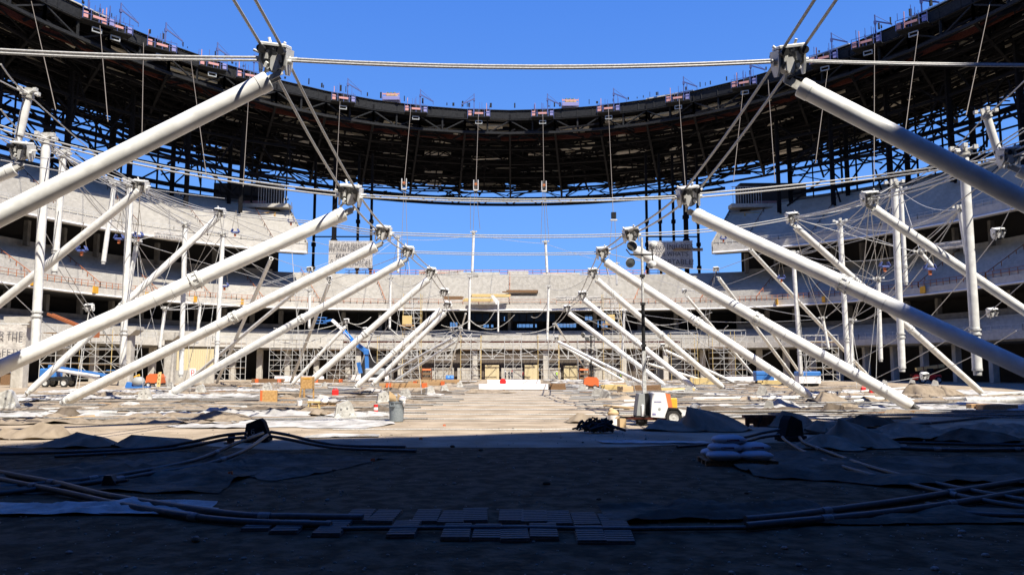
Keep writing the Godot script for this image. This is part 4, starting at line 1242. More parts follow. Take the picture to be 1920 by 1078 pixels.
	for e in [[Vector3(-16.84, 29.71, -118.00), Vector3(-16.34, 15.46, -112.00), "left strand below the left orange jack"], [Vector3(-16.59, 29.71, -118.00), Vector3(-15.03, 19.08, -110.00), "right strand below the left orange jack"], [Vector3(-6.00, 30.47, -122.00), Vector3(-6.12, 23.43, -120.00), "middle strand below the middle orange jack"], [Vector3(-5.75, 30.47, -122.00), Vector3(-5.08, 24.21, -121.00), "right strand below the middle orange jack"], [Vector3(-6.69, 30.04, -122.00), Vector3(-6.60, 24.21, -121.00), "left strand below the middle orange jack"], [Vector3(4.97, 30.47, -122.00), Vector3(4.52, 21.90, -120.00), "left strand below the right orange jack"], [Vector3(5.32, 30.47, -122.00), Vector3(5.86, 21.90, -120.00), "right strand below the right orange jack"], [Vector3(5.14, 30.47, -122.00), Vector3(5.28, 22.07, -120.00), "middle strand below the right orange jack"], [Vector3(15.01, 24.54, -114.00), Vector3(14.29, 19.39, -112.00), "left strand below the dark jack"], [Vector3(15.41, 24.54, -114.00), Vector3(15.08, 17.14, -110.00), "right strand below the dark jack"]]:
		cable([e[0], e[1]], 0.035, M.rope, e[2], "strands below the jacks", "hanging_strand")
	# blue work seats hung in the net
	var n := 0
	for e in [[Vector3(-32.47, 12.76, -63.00), "left of the short left mast"], [Vector3(-30.89, 12.98, -63.00), "on the head of the short left mast"], [Vector3(-26.89, 15.27, -74.00), "over the left club tier"], [Vector3(-24.40, 18.25, -84.00), "under the yellow railing at the left"], [Vector3(-32.67, 11.00, -58.00), "in the dark suite gap at the far left"], [Vector3(-31.87, 7.40, -66.00), "low beside the second left strut"], [Vector3(25.50, 17.71, -92.00), "on the sunlit corner of the right upper tier"], [Vector3(28.11, 11.50, -80.00), "over the sunlit right club tier"], [Vector3(28.24, 9.78, -58.00), "among tackle in the right shade"], [Vector3(28.38, 8.79, -52.00), "under the tiny tilted mast"], [Vector3(-27.72, 10.01, -74.00), "above the left collar joint"]]:
		var o := thing("bosun_chair", "blue hanging work seat %s" % e[1], "work seat", e[0], 0.0, "blue hanging work seats")
		var st2 := mb()
		soft_box(st2, Vector3.ZERO, Vector3(0.6, 0.14, 0.45), 0.05)
		put("seat", st2, M.blue_dull, o)
		for k in [-0.38, 0.38]:
			st2 = mb()
			soft_box(st2, Vector3(k * 0.8, 0.2, 0), Vector3(0.1, 0.36, 0.4), 0.04, Basis(Vector3.BACK, k * 1.2))
			put("side_pad", st2, M.blue_dull, o)
		st2 = mb()
		box(st2, Vector3(0, -0.22, 0), Vector3(0.16, 0.3, 0.16))
		put("tool_bag", st2, M.orange_pale, o)
		st2 = mb()
		for k in [-0.35, 0.35]:
			tube(st2, [Vector3(k, 0.1, 0), Vector3(0, 2.2, 0)], 0.02, 5)
		put("sling", st2, M.rope, o)
		n += 1

# ---------------------------------------------------------------- platforms on the roof rim
func build_platforms() -> void:
	var g := "work platforms clamped on the roof rim"
	var spots := [[640, "above the second left clamp", 1], [778, "third left of the middle of the far rim", 1], [897, "just left of the middle of the far rim", -1], [1018, "just right of the middle of the far rim", 1], [1141, "second right of the middle of the far rim", 1], [1274, "above the second right clamp", 1], [462, "behind the nearest left clamp", 1], [390, "left of the nearest left strut's top", 1], [290, "under the crooked crane arm at the left", 1], [200, "second from the left end of the visible rim", 1], [165, "at the left end of the visible rim", -1], [1400, "left of the nearest right clamp", 1], [1555, "right of the nearest right clamp", 1], [1640, "by the tall crane mast on the right rim", 1], [1728, "near the right end of the visible rim", 1]]
	for e in spots:
		# walk round the rim to the bearing of the spot
		var bearing := (float(e[0]) - 960.0) / 1405.0
		var best := 0.0
		var err := 9.0
		for k in 721:
			var t := (k - 360) / 360.0 * 1.57
			var q := roof_at(t, 0.0, 66.0)
			if q.z < -98.0 and absf(-q.x / q.z - bearing) < err:
				err = absf(-q.x / q.z - bearing)
				best = t
		var p := roof_at(best, -0.01, 65.8)
		var inward := Vector3(CX - p.x, 0, CZ - p.z).normalized()
		var o := thing("work_platform", "rim work platform with pink netting, %s" % e[1], "work platform", p, atan2(inward.x, inward.z), g)
		var s: float = e[2]
		o.scale = Vector3.ONE * 1.3
		var st := mb()
		box(st, Vector3(0, -1.4, 0.7), Vector3(4.2, 0.14, 1.8))
		put("deck", st, M.steel_ring, o)
		for k in 3:
			st = mb()
			box(st, Vector3([-1.7, 1.7, 0.0][k], -0.75, [1.55, 1.55, 1.62][k]), Vector3([0.6, 0.6, 1.6][k], [0.9, 0.9, 0.35][k], 0.04))
			put("netting", st, M.netting_pink if k != 1 else M.purple_box, o)
		st = mb()
		for k in 5:
			var x := -2.1 + k * 1.05
			box(st, Vector3(x, -0.65, 1.6), Vector3(0.07, 1.5, 0.07))
			box(st, Vector3(x, -0.65, -0.2), Vector3(0.07, 1.5, 0.07))
		for y in [-0.6, 0.05]:
			box(st, Vector3(0, y, 1.6), Vector3(4.2, 0.06, 0.06))
		for k in 8:
			var x9 := rng.randf_range(-2.1, 2.1)
			var h9 := rng.randf_range(0.5, 2.0)
			box(st, Vector3(x9, 0.1 + h9 * 0.5, rng.randf_range(-0.2, 1.5)), Vector3(0.07, h9, 0.07))
		put("guard_rail", st, M.blue_dull, o)
		st = mb()
		soft_box(st, Vector3(0.2 * s, -0.6, 0.5), Vector3(1.1, 1.5, 0.9), 0.08)
		put("hoist", st, M.steel_ring, o)
		st = mb()
		box(st, Vector3(0, -2.05, 1.0), Vector3(1.3, 0.14, 0.2))
		box(st, Vector3(0, -2.6, 1.0), Vector3(1.3, 0.14, 0.2))
		for k in [-0.6, 0.6]:
			box(st, Vector3(k, -2.3, 1.0), Vector3(0.12, 0.42, 0.18))
		put("hanger_frame", st, M.grey_panel, o)
		st = mb()
		box(st, Vector3(0.9 * s, 1.6, 0), Vector3(0.16, 4.0, 0.16))
		box(st, Vector3(0.9 * s, 2.4, 0), Vector3(0.34, 0.5, 0.34))
		put("crane_mast", st, M.blue_dull, o)
		st = mb()
		bar(st, Vector3(0.9 * s, 2.6, 0), Vector3(3.3 * s, 1.3, 0.3), 0.16, 0.2)
		tube(st, [Vector3(0.9 * s, 3.5, 0), Vector3(3.2 * s, 1.4, 0.3)], 0.04, 5)
		tube(st, [Vector3(3.3 * s, 1.3, 0.3), Vector3(3.3 * s, 0.7, 0.3)], 0.05, 5)
		put("crane_arm", st, M.blue_dull, o)
		st = mb()
		box(st, Vector3(-1.5 * s, 0.6, 0), Vector3(0.1, 2.4, 0.1))
		put("warning_pole", st, M.netting_pink, o)
	# two roof boxes with green plant on the rim
	for e in [[735.0, "left of the middle of the far rim"], [1072.0, "right of the middle of the far rim"]]:
		var t2: float = asin((e[0] - 957.0) / 1405.0 * 182.0 / 85.6)
		var o2 := thing("rim_box", "pale boxy plant with green top, %s" % e[1], "site plant", roof_at(t2, 0.01, 67.2), 0.0, "boxy plant on the roof rim")
		var s2 := mb()
		soft_box(s2, Vector3(0, 0.3, 0), Vector3(4.2, 0.9, 2.4), 0.1)
		put("skid", s2, M.purple_box, o2)
		s2 = mb()
		soft_box(s2, Vector3(0.1, 1.1, 0), Vector3(2.8, 0.9, 1.6), 0.15)
		put("housing", s2, M.yellow_pale, o2)
		for k in 3:
			s2 = mb()
			lathe(s2, Vector3(-0.9 + k * 0.8, 1.5, 0), [[0.3, 0.0], [0.33, 0.5], [0.0, 0.62]], 8)
			put("drum", s2, M.green, o2)
		s2 = mb()
		for k in 5:
			box(s2, Vector3(-2.0 + k, 1.0, 1.1), Vector3(0.06, 1.6, 0.06))
		box(s2, Vector3(0, 1.3, 1.1), Vector3(4.1, 0.35, 0.05))
		put("guard_rail", s2, M.netting_pink, o2)

# ---------------------------------------------------------------- far end
func scaffold(at: Vector3, w: float, d: float, lifts: int, label: String, yellow := false, turn := 0.0) -> Node3D:
	var o := thing("scaffold_tower", label, "scaffold", at, turn, "scaffold towers round the field")
	var h := lifts * 2.0
	var n := maxi(2, int(round(w / 2.2)) + 1)
	for i in n:
		for k in [0.0, 1.0]:
			var st := mb()
			var x := -w * 0.5 + w * i / (n - 1)
			tube(st, [Vector3(x, 0, k * -d), Vector3(x, h + 0.9, k * -d)], 0.05, 6)
			put("post", st, M.galvanised if not yellow or i % 2 else M.yellow_pale, o)
	for l in lifts + 1:
		var st2 := mb()
		for y in [l * 2.0 + 0.15, l * 2.0 + 1.1]:
			for k in [0.0, -d]:
				bar(st2, Vector3(-w * 0.5, y, k), Vector3(w * 0.5, y, k), 0.06, 0.06)
			for x2 in [-w * 0.5, w * 0.5]:
				bar(st2, Vector3(x2, y, 0), Vector3(x2, y, -d), 0.06, 0.06)
		put("ledger_frame", st2, M.galvanised, o)
		if l > 0 and l < lifts + 1:
			st2 = mb()
			for k in 3:
				box(st2, Vector3(0, l * 2.0 + 0.03, -d * (k + 0.5) / 3.0), Vector3(w, 0.06, d / 3.0 - 0.05))
			put("plank_deck", st2, M.wood if l % 2 else M.galvanised, o)
		if l < lifts:
			st2 = mb()
			for i in n - 1:
				var x0 := -w * 0.5 + w * i / (n - 1)
				var x1 := -w * 0.5 + w * (i + 1) / (n - 1)
				bar(st2, Vector3(x0 if l % 2 else x1, l * 2.0 + 0.15, 0.06), Vector3(x1 if l % 2 else x0, l * 2.0 + 2.1, 0.06), 0.05, 0.05)
			put("brace", st2, M.galvanised, o)
	return o

func ribbed(w: float, h: float, n: int) -> SurfaceTool:
	var st := mb()
	box(st, Vector3(0, h * 0.5, 0), Vector3(w, h, 0.1))
	for i in n:
		box(st, Vector3(-w * 0.5 + w * (i + 0.5) / n, h * 0.5, 0.09), Vector3(w / n * 0.5, h, 0.1))
	return st

func lettering(text: String, h: float, m: Material, parent: Node3D, at: Vector3, turn := 0.0) -> void:
	var f := SystemFont.new()
	f.font_names = PackedStringArray(["Droid Sans"])
	var t := TextMesh.new()
	t.text = text
	t.font = f
	t.font_size = 48
	t.pixel_size = h / 34.0
	t.depth = 0.01
	var o := use("lettering", t, m, parent)
	o.position = at
	o.rotation.y = turn

func build_far_end() -> void:
	# suite level with openings to the sky
	var w := thing("suite_level", "dark glazed suite level with pale window openings across the far end", "glazed storey", Vector3(0, 0, -179.0))
	var holes := [[-24.0, 1.4, 1.2, 2.6], [-13.5, 1.8, 0.6, 1.9], [-5.5, 2.4, 0.3, 1.4], [-0.4, 3.2, 2.2, 3.6], [3.2, 5.2, 0.2, 1.5], [8.4, 2.2, 2.6, 3.8], [12.6, 4.6, 0.3, 1.6], [18.2, 2.6, 2.4, 3.7], [21.0, 2.4, 0.6, 2.2], [-18.5, 1.0, 2.0, 3.5]]
	holes.sort_custom(func(p, q): return p[0] < q[0])
	var x := -57.0
	for e in holes:
		var l: float = e[0] - e[1] * 0.5
		var st := mb()
		box(st, Vector3((x + l) * 0.5, 13.2, 0), Vector3(l - x, 4.2, 0.3))
		put("wall_panel", st, M.dark_interior, w)
		st = mb()
		box(st, Vector3(e[0], 11.1 + e[2] * 0.5, 0), Vector3(e[1], e[2], 0.26))
		put("wall_panel", st, M.dark_void, w)
		st = mb()
		box(st, Vector3(e[0], 11.1 + (e[3] + 4.2) * 0.5, 0), Vector3(e[1], 4.2 - e[3], 0.26))
		put("wall_panel", st, M.dark_void, w)
		st = mb()
		var nm := int(e[1] / 0.9) + 1
		for i in nm + 1:
			box(st, Vector3(e[0] - e[1] * 0.5 + e[1] * i / nm, 11.1 + (e[2] + e[3]) * 0.5, 0.05), Vector3(0.09, e[3] - e[2], 0.14))
		put("window_frame", st, M.black, w)
		st = mb()
		box(st, Vector3(e[0], 11.1 + (e[2] + e[3]) * 0.5, 0), Vector3(e[1], e[3] - e[2], 0.02))
		put("window_pane", st, M.glass, w)
		x = l + e[1]
	var s0 := mb()
	box(s0, Vector3((x + 57.0) * 0.5, 13.2, 0), Vector3(57.0 - x, 4.2, 0.3))
	put("wall_panel", s0, M.dark_interior, w)
	for i in 17:
		s0 = mb()
		box(s0, Vector3(-40 + i * 5.0, 13.2, 3.5), Vector3(0.5, 4.2, 0.5))
		put("mullion_column", s0, M.steel_ring, w)
	for i in 12:
		s0 = mb()
		box(s0, Vector3(-9.4 + i * 1.7, 14.1, 0.25), Vector3(1.5, 1.7, 0.06))
		put("dark_pane", s0, M.blue_pane, w)
	s0 = mb()
	box(s0, Vector3(0, 11.25, 3.0), Vector3(86, 0.8, 0.2))
	put("guard_wall", s0, M.steel_ring, w)
	# ground floor front
	var f := thing("ground_floor_front", "brown ribbed wall with concrete piers and cream doors under the far stand", "wall", Vector3(0, 0, -167.2))
	for i in 16:
		put("ribbed_panel", ribbed(5.0, 6.2, 14), M.brown_cladding, f).position = Vector3(-37.5 + i * 5.0, 0, -1.2)
	for xx in [-33.0, -24.0, -8.0, 7.2, 16.0, 24.0, 33.0]:
		var st := mb()
		soft_box(st, Vector3(xx, 3.1, 0.3), Vector3(1.1, 6.2, 1.0), 0.1)
		put("pier", st, M.concrete_pale, f)
	for e in [[-4.3, 3.1], [4.2, 3.1], [12.6, 2.9], [-29.0, 2.8]]:
		put("cream_door", ribbed(3.0, e[1], 11), M.cream_door, f).position = Vector3(e[0], 0, 0.5)
	for e in [[-9.5, 4.5], [-15.0, 5.0], [8.4, 4.2], [0.0, 4.6], [20.0, 5.0]]:
		var st := mb()
		for r in 4:
			for c in 5:
				box(st, Vector3(e[0] - e[1] * 0.5 + (c + 0.5) * e[1] / 5, 0.3 + r * 0.62, 0.15), Vector3(e[1] / 5 - 0.03, 0.59, 0.4))
		put("block_wall", st, M.concrete, f)
	for e in [[-29.0, 6.4, 5.2], [33.5, 6.0, 4.6], [-51.0, 6.0, 4.0]]:
		var st := mb()
		box(st, Vector3(e[0], e[2] * 0.5, 0.6), Vector3(e[1], e[2], 0.2))
		put("tunnel_opening", st, M.dark_void, f)
	var st3 := mb()
	box(st3, Vector3(0, 7.25, 1.6), Vector3(72, 0.7, 0.5))
	put("edge_board", st3, M.concrete_pale, f)
	st3 = mb()
	box(st3, Vector3(0, 8.0, 1.7), Vector3(72, 0.35, 0.3))
	put("edge_strip", st3, M.red_primer, f)
	# scaffold towers
	scaffold(Vector3(-8.24, 0.0, -154.27), 4.0, 2.4, 4, "scaffold tower left of the aisle at the far end", true)
	scaffold(Vector3(0.21, 0.0, -154.27), 3.4, 2.0, 4, "scaffold stair tower in the middle of the far end")
	scaffold(Vector3(7.29, 0.0, -154.27), 4.2, 2.4, 4, "scaffold tower right of the aisle at the far end", true)
	scaffold(Vector3(-19.78, 0.13, -152.00), 3.4, 2.4, 8, "tall scaffold tower left of the aisle with a yellow board", true)
	scaffold(Vector3(19.78, 0.13, -152.00), 3.6, 2.4, 8, "tall scaffold tower right of the aisle with a yellow board", true)
	scaffold(Vector3(-43.65, -0.15, -150.00), 6.6, 2.6, 4, "wide scaffold left of the blue boom lift")
	scaffold(Vector3(-33.72, -0.07, -152.00), 5.0, 2.6, 4, "scaffold behind the blue boom lift")
	scaffold(Vector3(-25.64, -0.02, -156.00), 3.0, 2.2, 4, "narrow scaffold right of the blue boom lift", true)
	scaffold(Vector3(-14.07, -0.05, -158.00), 3.4, 2.2, 4, "scaffold between the far struts left of the aisle")
	scaffold(Vector3(15.15, -0.05, -158.00), 3.4, 2.2, 4, "scaffold between the far struts right of the aisle")
	scaffold(Vector3(26.19, 0.06, -150.00), 4.4, 2.4, 4, "scaffold behind the light tower mast")
	scaffold(Vector3(32.49, 0.01, -146.00), 5.0, 2.4, 4, "scaffold right of the light tower mast", true)
	scaffold(Vector3(38.74, 0.02, -138.00), 6.0, 2.6, 4, "wide scaffold with yellow posts at the right", true)
	scaffold(Vector3(47.26, 0.23, -118.00), 5.0, 2.4, 3, "low scaffold under the shaded right stand")
	scaffold(Vector3(-54.84, 0.72, -104.00), 6.5, 2.6, 3, "scaffold with a platform below the left stand", true)
	scaffold(Vector3(-46.59, 0.28, -126.00), 5.0, 2.4, 3, "scaffold right of the green lit wall panel")
	scaffold(Vector3(-58.90, 0.77, -100.00), 4.0, 2.4, 3, "scaffold beside the concrete pier at the far left")
	for e in [[Vector3(-20.61, 11.77, -151.50), "left"], [Vector3(19.25, 11.98, -151.50), "right"]]:
		var b := thing("yellow_board", "yellow plywood board on the tall scaffold %s of the aisle" % e[1], "board", e[0], 0.0)
		var st := mb()
		soft_box(st, Vector3.ZERO, Vector3(1.9, 1.7, 0.12), 0.03)
		put("sheet", st, M.yellow_pale, b)
		st = mb()
		box(st, Vector3(0, -1.1, 0.1), Vector3(3.0, 0.25, 0.3))
		put("batten", st, M.wood, b)
	# scaffold bridges under the slab
	for e in [[-26.5, -12.0, "left of the tower left of the aisle"], [-6.8, -1.6, "between the left and the middle tower"], [1.8, 5.6, "between the middle and the right tower"], [10.0, 20.0, "right of the tower right of the aisle"], [-44.0, -33.0, "over the wide scaffold at left"]]:
		var o := thing("scaffold_bridge", "lattice scaffold bridge under the far slab, %s" % e[2], "scaffold", Vector3(0, 0, -164.0), 0.0, "scaffold bridges under the far slab")
		for z in [0.0, -1.6]:
			var st := mb()
			for y in [4.3, 5.0, 7.0]:
				bar(st, Vector3(e[0], y, z), Vector3(e[1], y, z), 0.1, 0.1)
			put("chord", st, M.galvanised, o)
			var n := int((e[1] - e[0]) / 2.0)
			st = mb()
			for i in n:
				var x0: float = e[0] + (e[1] - e[0]) * i / n
				var x1: float = e[0] + (e[1] - e[0]) * (i + 1) / n
				bar(st, Vector3(x0, 4.3, z), Vector3(x0, 7.4, z), 0.08, 0.08)
				bar(st, Vector3(x0 if i < n / 2.0 else x1, 7.0, z), Vector3(x1 if i < n / 2.0 else x0, 4.3, z), 0.08, 0.08)
			put("lattice", st, M.galvanised, o)
	# banners
	var bl := thing("safety_banner", "white safety banner hung from the slim columns left of the open end", "banner", Vector3(-39.27, 29.96, -186.00), 0.06, "large white safety banners")
	cloth_panel(bl, 10.6, 6.6, M.white_sheet)
	var rows := ["IF WE CAN PREDICT IT", "WE CAN PREVENT IT", "MAKE THE", "SAFE CHOICE!"]
	for i in 4:
		lettering(rows[i], [0.72, 0.82, 1.1, 1.1][i], M.ink, bl, Vector3(0, [2.3, 1.3, -0.3, -1.9][i], 0.22))
	var br := thing("safety_banner", "white safety banner about injuries hung right of the open end", "banner", Vector3(38.62, 29.83, -186.00), -0.06, "large white safety banners")
	cloth_panel(br, 10.6, 6.8, M.white_sheet)
	rows = ["ZERO INJURIES,", "IT'S WHAT'S", "ACCEPTABLE!"]
	for i in 3:
		lettering(rows[i], [1.15, 1.05, 1.25][i], M.ink, br, Vector3(0.3, [1.9, 0.2, -1.8][i], 0.22))
	var bc := thing("safety_banner", "white banner ending in SAFETY cut off at the left picture edge", "banner", Vector3(-44.14, 4.12, -66.00), 0.35, "large white safety banners")
	cloth_panel(bc, 4.6, 3.6, M.white_sheet)
	lettering("FOR THE", 0.5, M.ink, bc, Vector3(0.75, 0.9, 0.2))
	lettering("SAFETY", 0.5, M.ink, bc, Vector3(0.9, -0.6, 0.2))
	for e in [[Vector3(-17.56, 25.89, -190.00), 11.0, 1.1, 0.0, "on top of the far stand left of the middle"], [Vector3(14.89, 17.50, -168.00), 10.5, 0.8, 0.0, "on the far stand's front right of the middle"], [Vector3(-66.37, 27.80, -148.00), 6.0, 1.3, 0.75, "on the front of the left upper tier"], [Vector3(62.15, 19.70, -110.00), 6.0, 1.0, -0.9, "on the shaded right upper tier"]]:
		var o := thing("strip_banner", "narrow white strip banner %s" % e[4], "banner", e[0], e[3], "narrow strip banners on the stands")
		cloth_panel(o, e[1], e[2], M.white_sheet)
		var st := mb()
		for i in 18:
			box(st, Vector3(-e[1] * 0.44 + e[1] * 0.88 * i / 17.0, 0, 0.2), Vector3(e[1] * 0.02 * rng.randf_range(0.8, 1.6), e[2] * 0.28, 0.01))
		put("faded_print", st, M.grey_panel, o)
	# railing, posts and lumber on top of the far stand
	var tr := thing("rim_railing", "orange guard railing along the top of the far stand", "railing", Vector3(0, 25.0, -188.0))
	for i in 40:
		var st := mb()
		box(st, Vector3(-40.0 + i * 2.05, 0.7, 0), Vector3(0.12, 1.4, 0.12))
		put("post", st, M.rust, tr)
	for y in [0.7, 1.35]:
		var st := mb()
		box(st, Vector3(0, y, 0), Vector3(82, 0.1, 0.1))
		put("rail", st, M.orange_pale, tr)
	var tw := thing("parapet_block", "stepped concrete upstand with dark notch on the far stand's top edge", "wall", Vector3(-2.0, 24.4, -187.0))
	for e in [[-6.0, 10.0, 1.3], [3.5, 5.0, 1.6], [14.0, 9.0, 1.1]]:
		var st := mb()
		soft_box(st, Vector3(e[0], e[2] * 0.5, 0), Vector3(e[1], e[2], 0.6), 0.05)
		put("upstand", st, M.concrete_pale, tw)
	var sn := mb()
	box(sn, Vector3(-7.5, -0.9, 1.4), Vector3(2.6, 3.2, 0.5))
	put("notch_panel", sn, M.concrete_dark, tw)
	for e in [[Vector3(-4.89, 17.85, -168.00), 9.0, M.yellow_pale, "yellow"], [Vector3(2.17, 19.38, -174.00), 8.0, M.wood_dark, "dark brown"], [Vector3(-7.51, 16.82, -167.00), 7.0, M.yellow_pale, "long pale"], [Vector3(-12.72, 17.29, -167.00), 4.0, M.wood_dark, "reddish brown"], [Vector3(42.79, 30.88, -186.00), 7.0, M.wood, "ochre"]]:
		timber(e[0], 0.05, e[1], 3, 2, e[2], "%s timbers lying on the far stand" % e[3])
	# plate on a post before the windows
	var fl := thing("plate_on_post", "white triangular plate on a post before the far windows", "marker post", Vector3(-2.51, 8.91, -140.00))
	var sf := mb()
	tube(sf, [Vector3.ZERO, Vector3(0, 5.4, 0)], 0.16, 8)
	put("post", sf, M.paint_white, fl)
	sf = mb()
	prism(sf, [Vector2(-1.4, 6.6), Vector2(-0.9, 6.7), Vector2(0.25, 5.4), Vector2(0.1, 4.7), Vector2(-0.4, 5.0)], 0.12)
	put("plate", sf, M.paint_white, fl)

func cloth_panel(parent: Node3D, w: float, h: float, m: Material) -> void:
	var st := mb()
	var nx := 14
	var ny := 5
	var g := func(i: int, j: int) -> Vector3:
		return Vector3(-w * 0.5 + w * i / nx, h * 0.5 - h * j / ny - 0.02 * h * sin(PI * i / nx) * (1.0 if j == 0 else 0.3), 0.06 * sin(i * 1.3 + j * 0.6) + 0.04 * sin(j * 2.1))
	for i in nx:
		for j in ny:
			quad(st, g.call(i, j), g.call(i + 1, j), g.call(i + 1, j + 1), g.call(i, j + 1), Vector3.BACK)
	put("cloth", st, m, parent)
	st = mb()
	box(st, Vector3(0, h * 0.5 + 0.05, -0.05), Vector3(w + 0.3, 0.1, 0.1))
	put("top_batten", st, M.galvanised, parent)

func timber(at: Vector3, turn: float, length: float, across: int, layers: int, m: Material, label: String, ends: Material = null, size := 0.32) -> Node3D:
	var o := thing("timber_stack", label, "timber stack", at, turn, "stacks of timber on the site")
	for l in layers:
		for k in across:
			var st := mb()
			var off := rng.randf_range(-0.15, 0.15) * length * 0.4
			soft_box(st, Vector3(off, size * (l + 0.5), (k - across * 0.5) * size * 1.1), Vector3(length * rng.randf_range(0.86, 1.0), size * 0.94, size * 0.96), 0.02)
			put("beam", st, m, o)
	if ends != null:
		for s in [-0.3, 0.42]:
			var st := mb()
			box(st, Vector3(s * length, size * layers * 0.5, 0.02), Vector3(length * 0.1, size * layers * 1.04, size * across * 1.16))
			put("strap_band", st, ends, o)
	return o

# ---------------------------------------------------------------- sheets on the ground
func sheet(at: Vector3, w: float, d: float, turn: float, m: Material, fold: float, seed_: int, label: String, group := "", base := 0.012, nx := 38, nz := 20) -> MeshInstance3D:
	var nz1 := FastNoiseLite.new()
	nz1.seed = seed_
	nz1.frequency = 0.16
	nz1.fractal_octaves = 3
	var nz2 := FastNoiseLite.new()
	nz2.seed = seed_ + 50
	nz2.frequency = 0.5
	var b := Basis(Vector3.UP, turn)
	var pts := []
	for j in nz + 1:
		for i in nx + 1:
			var u := float(i) / nx - 0.5
			var v := float(j) / nz - 0.5
			var x := u * w
			var z := v * d
			x += nz1.get_noise_2d(z * 2.0 + seed_, 9.0) * w * 0.05 * absf(u) * 2.0
			z += nz1.get_noise_2d(x * 1.5 + seed_, 40.0) * d * 0.25 * absf(v) * 2.0
			var q := at + b * Vector3(x, 0, z)
			var r := nz1.get_noise_2d(x * 1.0 + seed_ * 13.0, z * 2.2)
			var cr := nz2.get_noise_2d(x * 0.45 + seed_ * 3.0 + z * 0.25, z * 0.8)
			var h := maxf(0.0, r - 0.15) * 1.1 * fold + 0.42 * fold * pow(clampf(1.0 - absf(cr) * 6.0, 0.0, 1.0), 1.3) + absf(nz2.get_noise_2d(x + seed_, z * 1.6)) * 0.06 * fold
			var edge := clampf((0.5 - absf(v)) * 10.0, 0.0, 1.0) * clampf((0.5 - absf(u)) * 14.0, 0.0, 1.0)
			q.y = base + h * lerpf(0.45, 1.0, edge)
			pts.append(q)
	var st := mb()
	grid_faces(st, pts, nx + 1, nz + 1)
	var o := put("ground_sheet", st, m)
	tag(o, label, "ground sheet", group)
	return o

func grid_faces(st: SurfaceTool, pts: Array, cols: int, rows: int) -> void:
	var nrm := []
	for j in rows:
		for i in cols:
			var l: Vector3 = pts[j * cols + maxi(i - 1, 0)]
			var r: Vector3 = pts[j * cols + mini(i + 1, cols - 1)]
			var u: Vector3 = pts[maxi(j - 1, 0) * cols + i]
			var d: Vector3 = pts[mini(j + 1, rows - 1) * cols + i]
			var n := (r - l).cross(u - d).normalized()
			if n.y < 0.0:
				n = -n
			nrm.append(n)
	for j in rows - 1:
		for i in cols - 1:
			var a := j * cols + i
			tri(st, pts[a], pts[a + 1], pts[a + cols + 1], nrm[a], nrm[a + 1], nrm[a + cols + 1])
			tri(st, pts[a], pts[a + cols + 1], pts[a + cols], nrm[a], nrm[a + cols + 1], nrm[a + cols])

# sheet pulled up into peaks, with ridges running from each peak to its base and slack between them: [x, z, height, reach along x, reach along z]
func heap(at: Vector3, w: float, d: float, peaks: Array, m: Material, seed_: int, label: String, turn := 0.0) -> void:
	var rg := RandomNumberGenerator.new()
	rg.seed = seed_
	var st := mb()
	var nt := 56
	var nr := 11
	for p in peaks:
		var b := Basis(Vector3.UP, turn + rg.randf_range(-0.25, 0.25))
		var ridges := []
		var n := rg.randi_range(5, 7)
		for k in n:
			ridges.append([TAU * (k + rg.randf_range(-0.3, 0.3)) / n, rg.randf_range(0.75, 1.25), rg.randf_range(0.6, 1.0)])
		var phi := rg.randf_range(-0.5, 0.5)
		var ridge_len := rg.randf_range(0.3, 0.5)
		var pts := []
		for j in nr + 1:
			var r := float(j) / nr
			for i in nt + 1:
				var th := TAU * (i % nt) / nt
				var crest := 0.0
				var reach := 0.78
				for q in ridges:
					var f := pow(maxf(0.0, cos((th - q[0]) * 0.5)), 44.0)
					crest = maxf(crest, f * q[2])
					reach = maxf(reach, lerpf(0.78, q[1], f))
				var h: float = p[2] * pow(1.0 - r, 0.85 + 0.75 * (1.0 - crest)) * (1.0 + 0.06 * sin(th * 3.0 + r * 9.0) * r)
				h += 0.035 * crest * sin(PI * r)
				if j == nr:
					h = 0.015 + 0.05 * maxf(0.0, sin(th * 4.0 + seed_))
				var v := b * Vector3(cos(th) * p[3] * reach * r + 0.22 * p[3] * (1.0 - r) * sin(seed_), 0, sin(th) * p[4] * reach * r)
				v += b * Vector3(cos(phi) * p[3], 0, sin(phi) * p[4]) * ridge_len * cos(th - phi) * (1.0 - r)
				h *= 1.0 - 0.3 * (0.5 + 0.5 * cos(th - phi)) * (1.0 - r)
				pts.append(at + Vector3(p[0], 0, p[1]) + Vector3(v.x, 0.02 + h, v.z))
		grid_faces(st, pts, nt + 1, nr + 1)
	tag(put("canvas_heap", st, m), label, "canvas heap", "heaps of rumpled canvas")

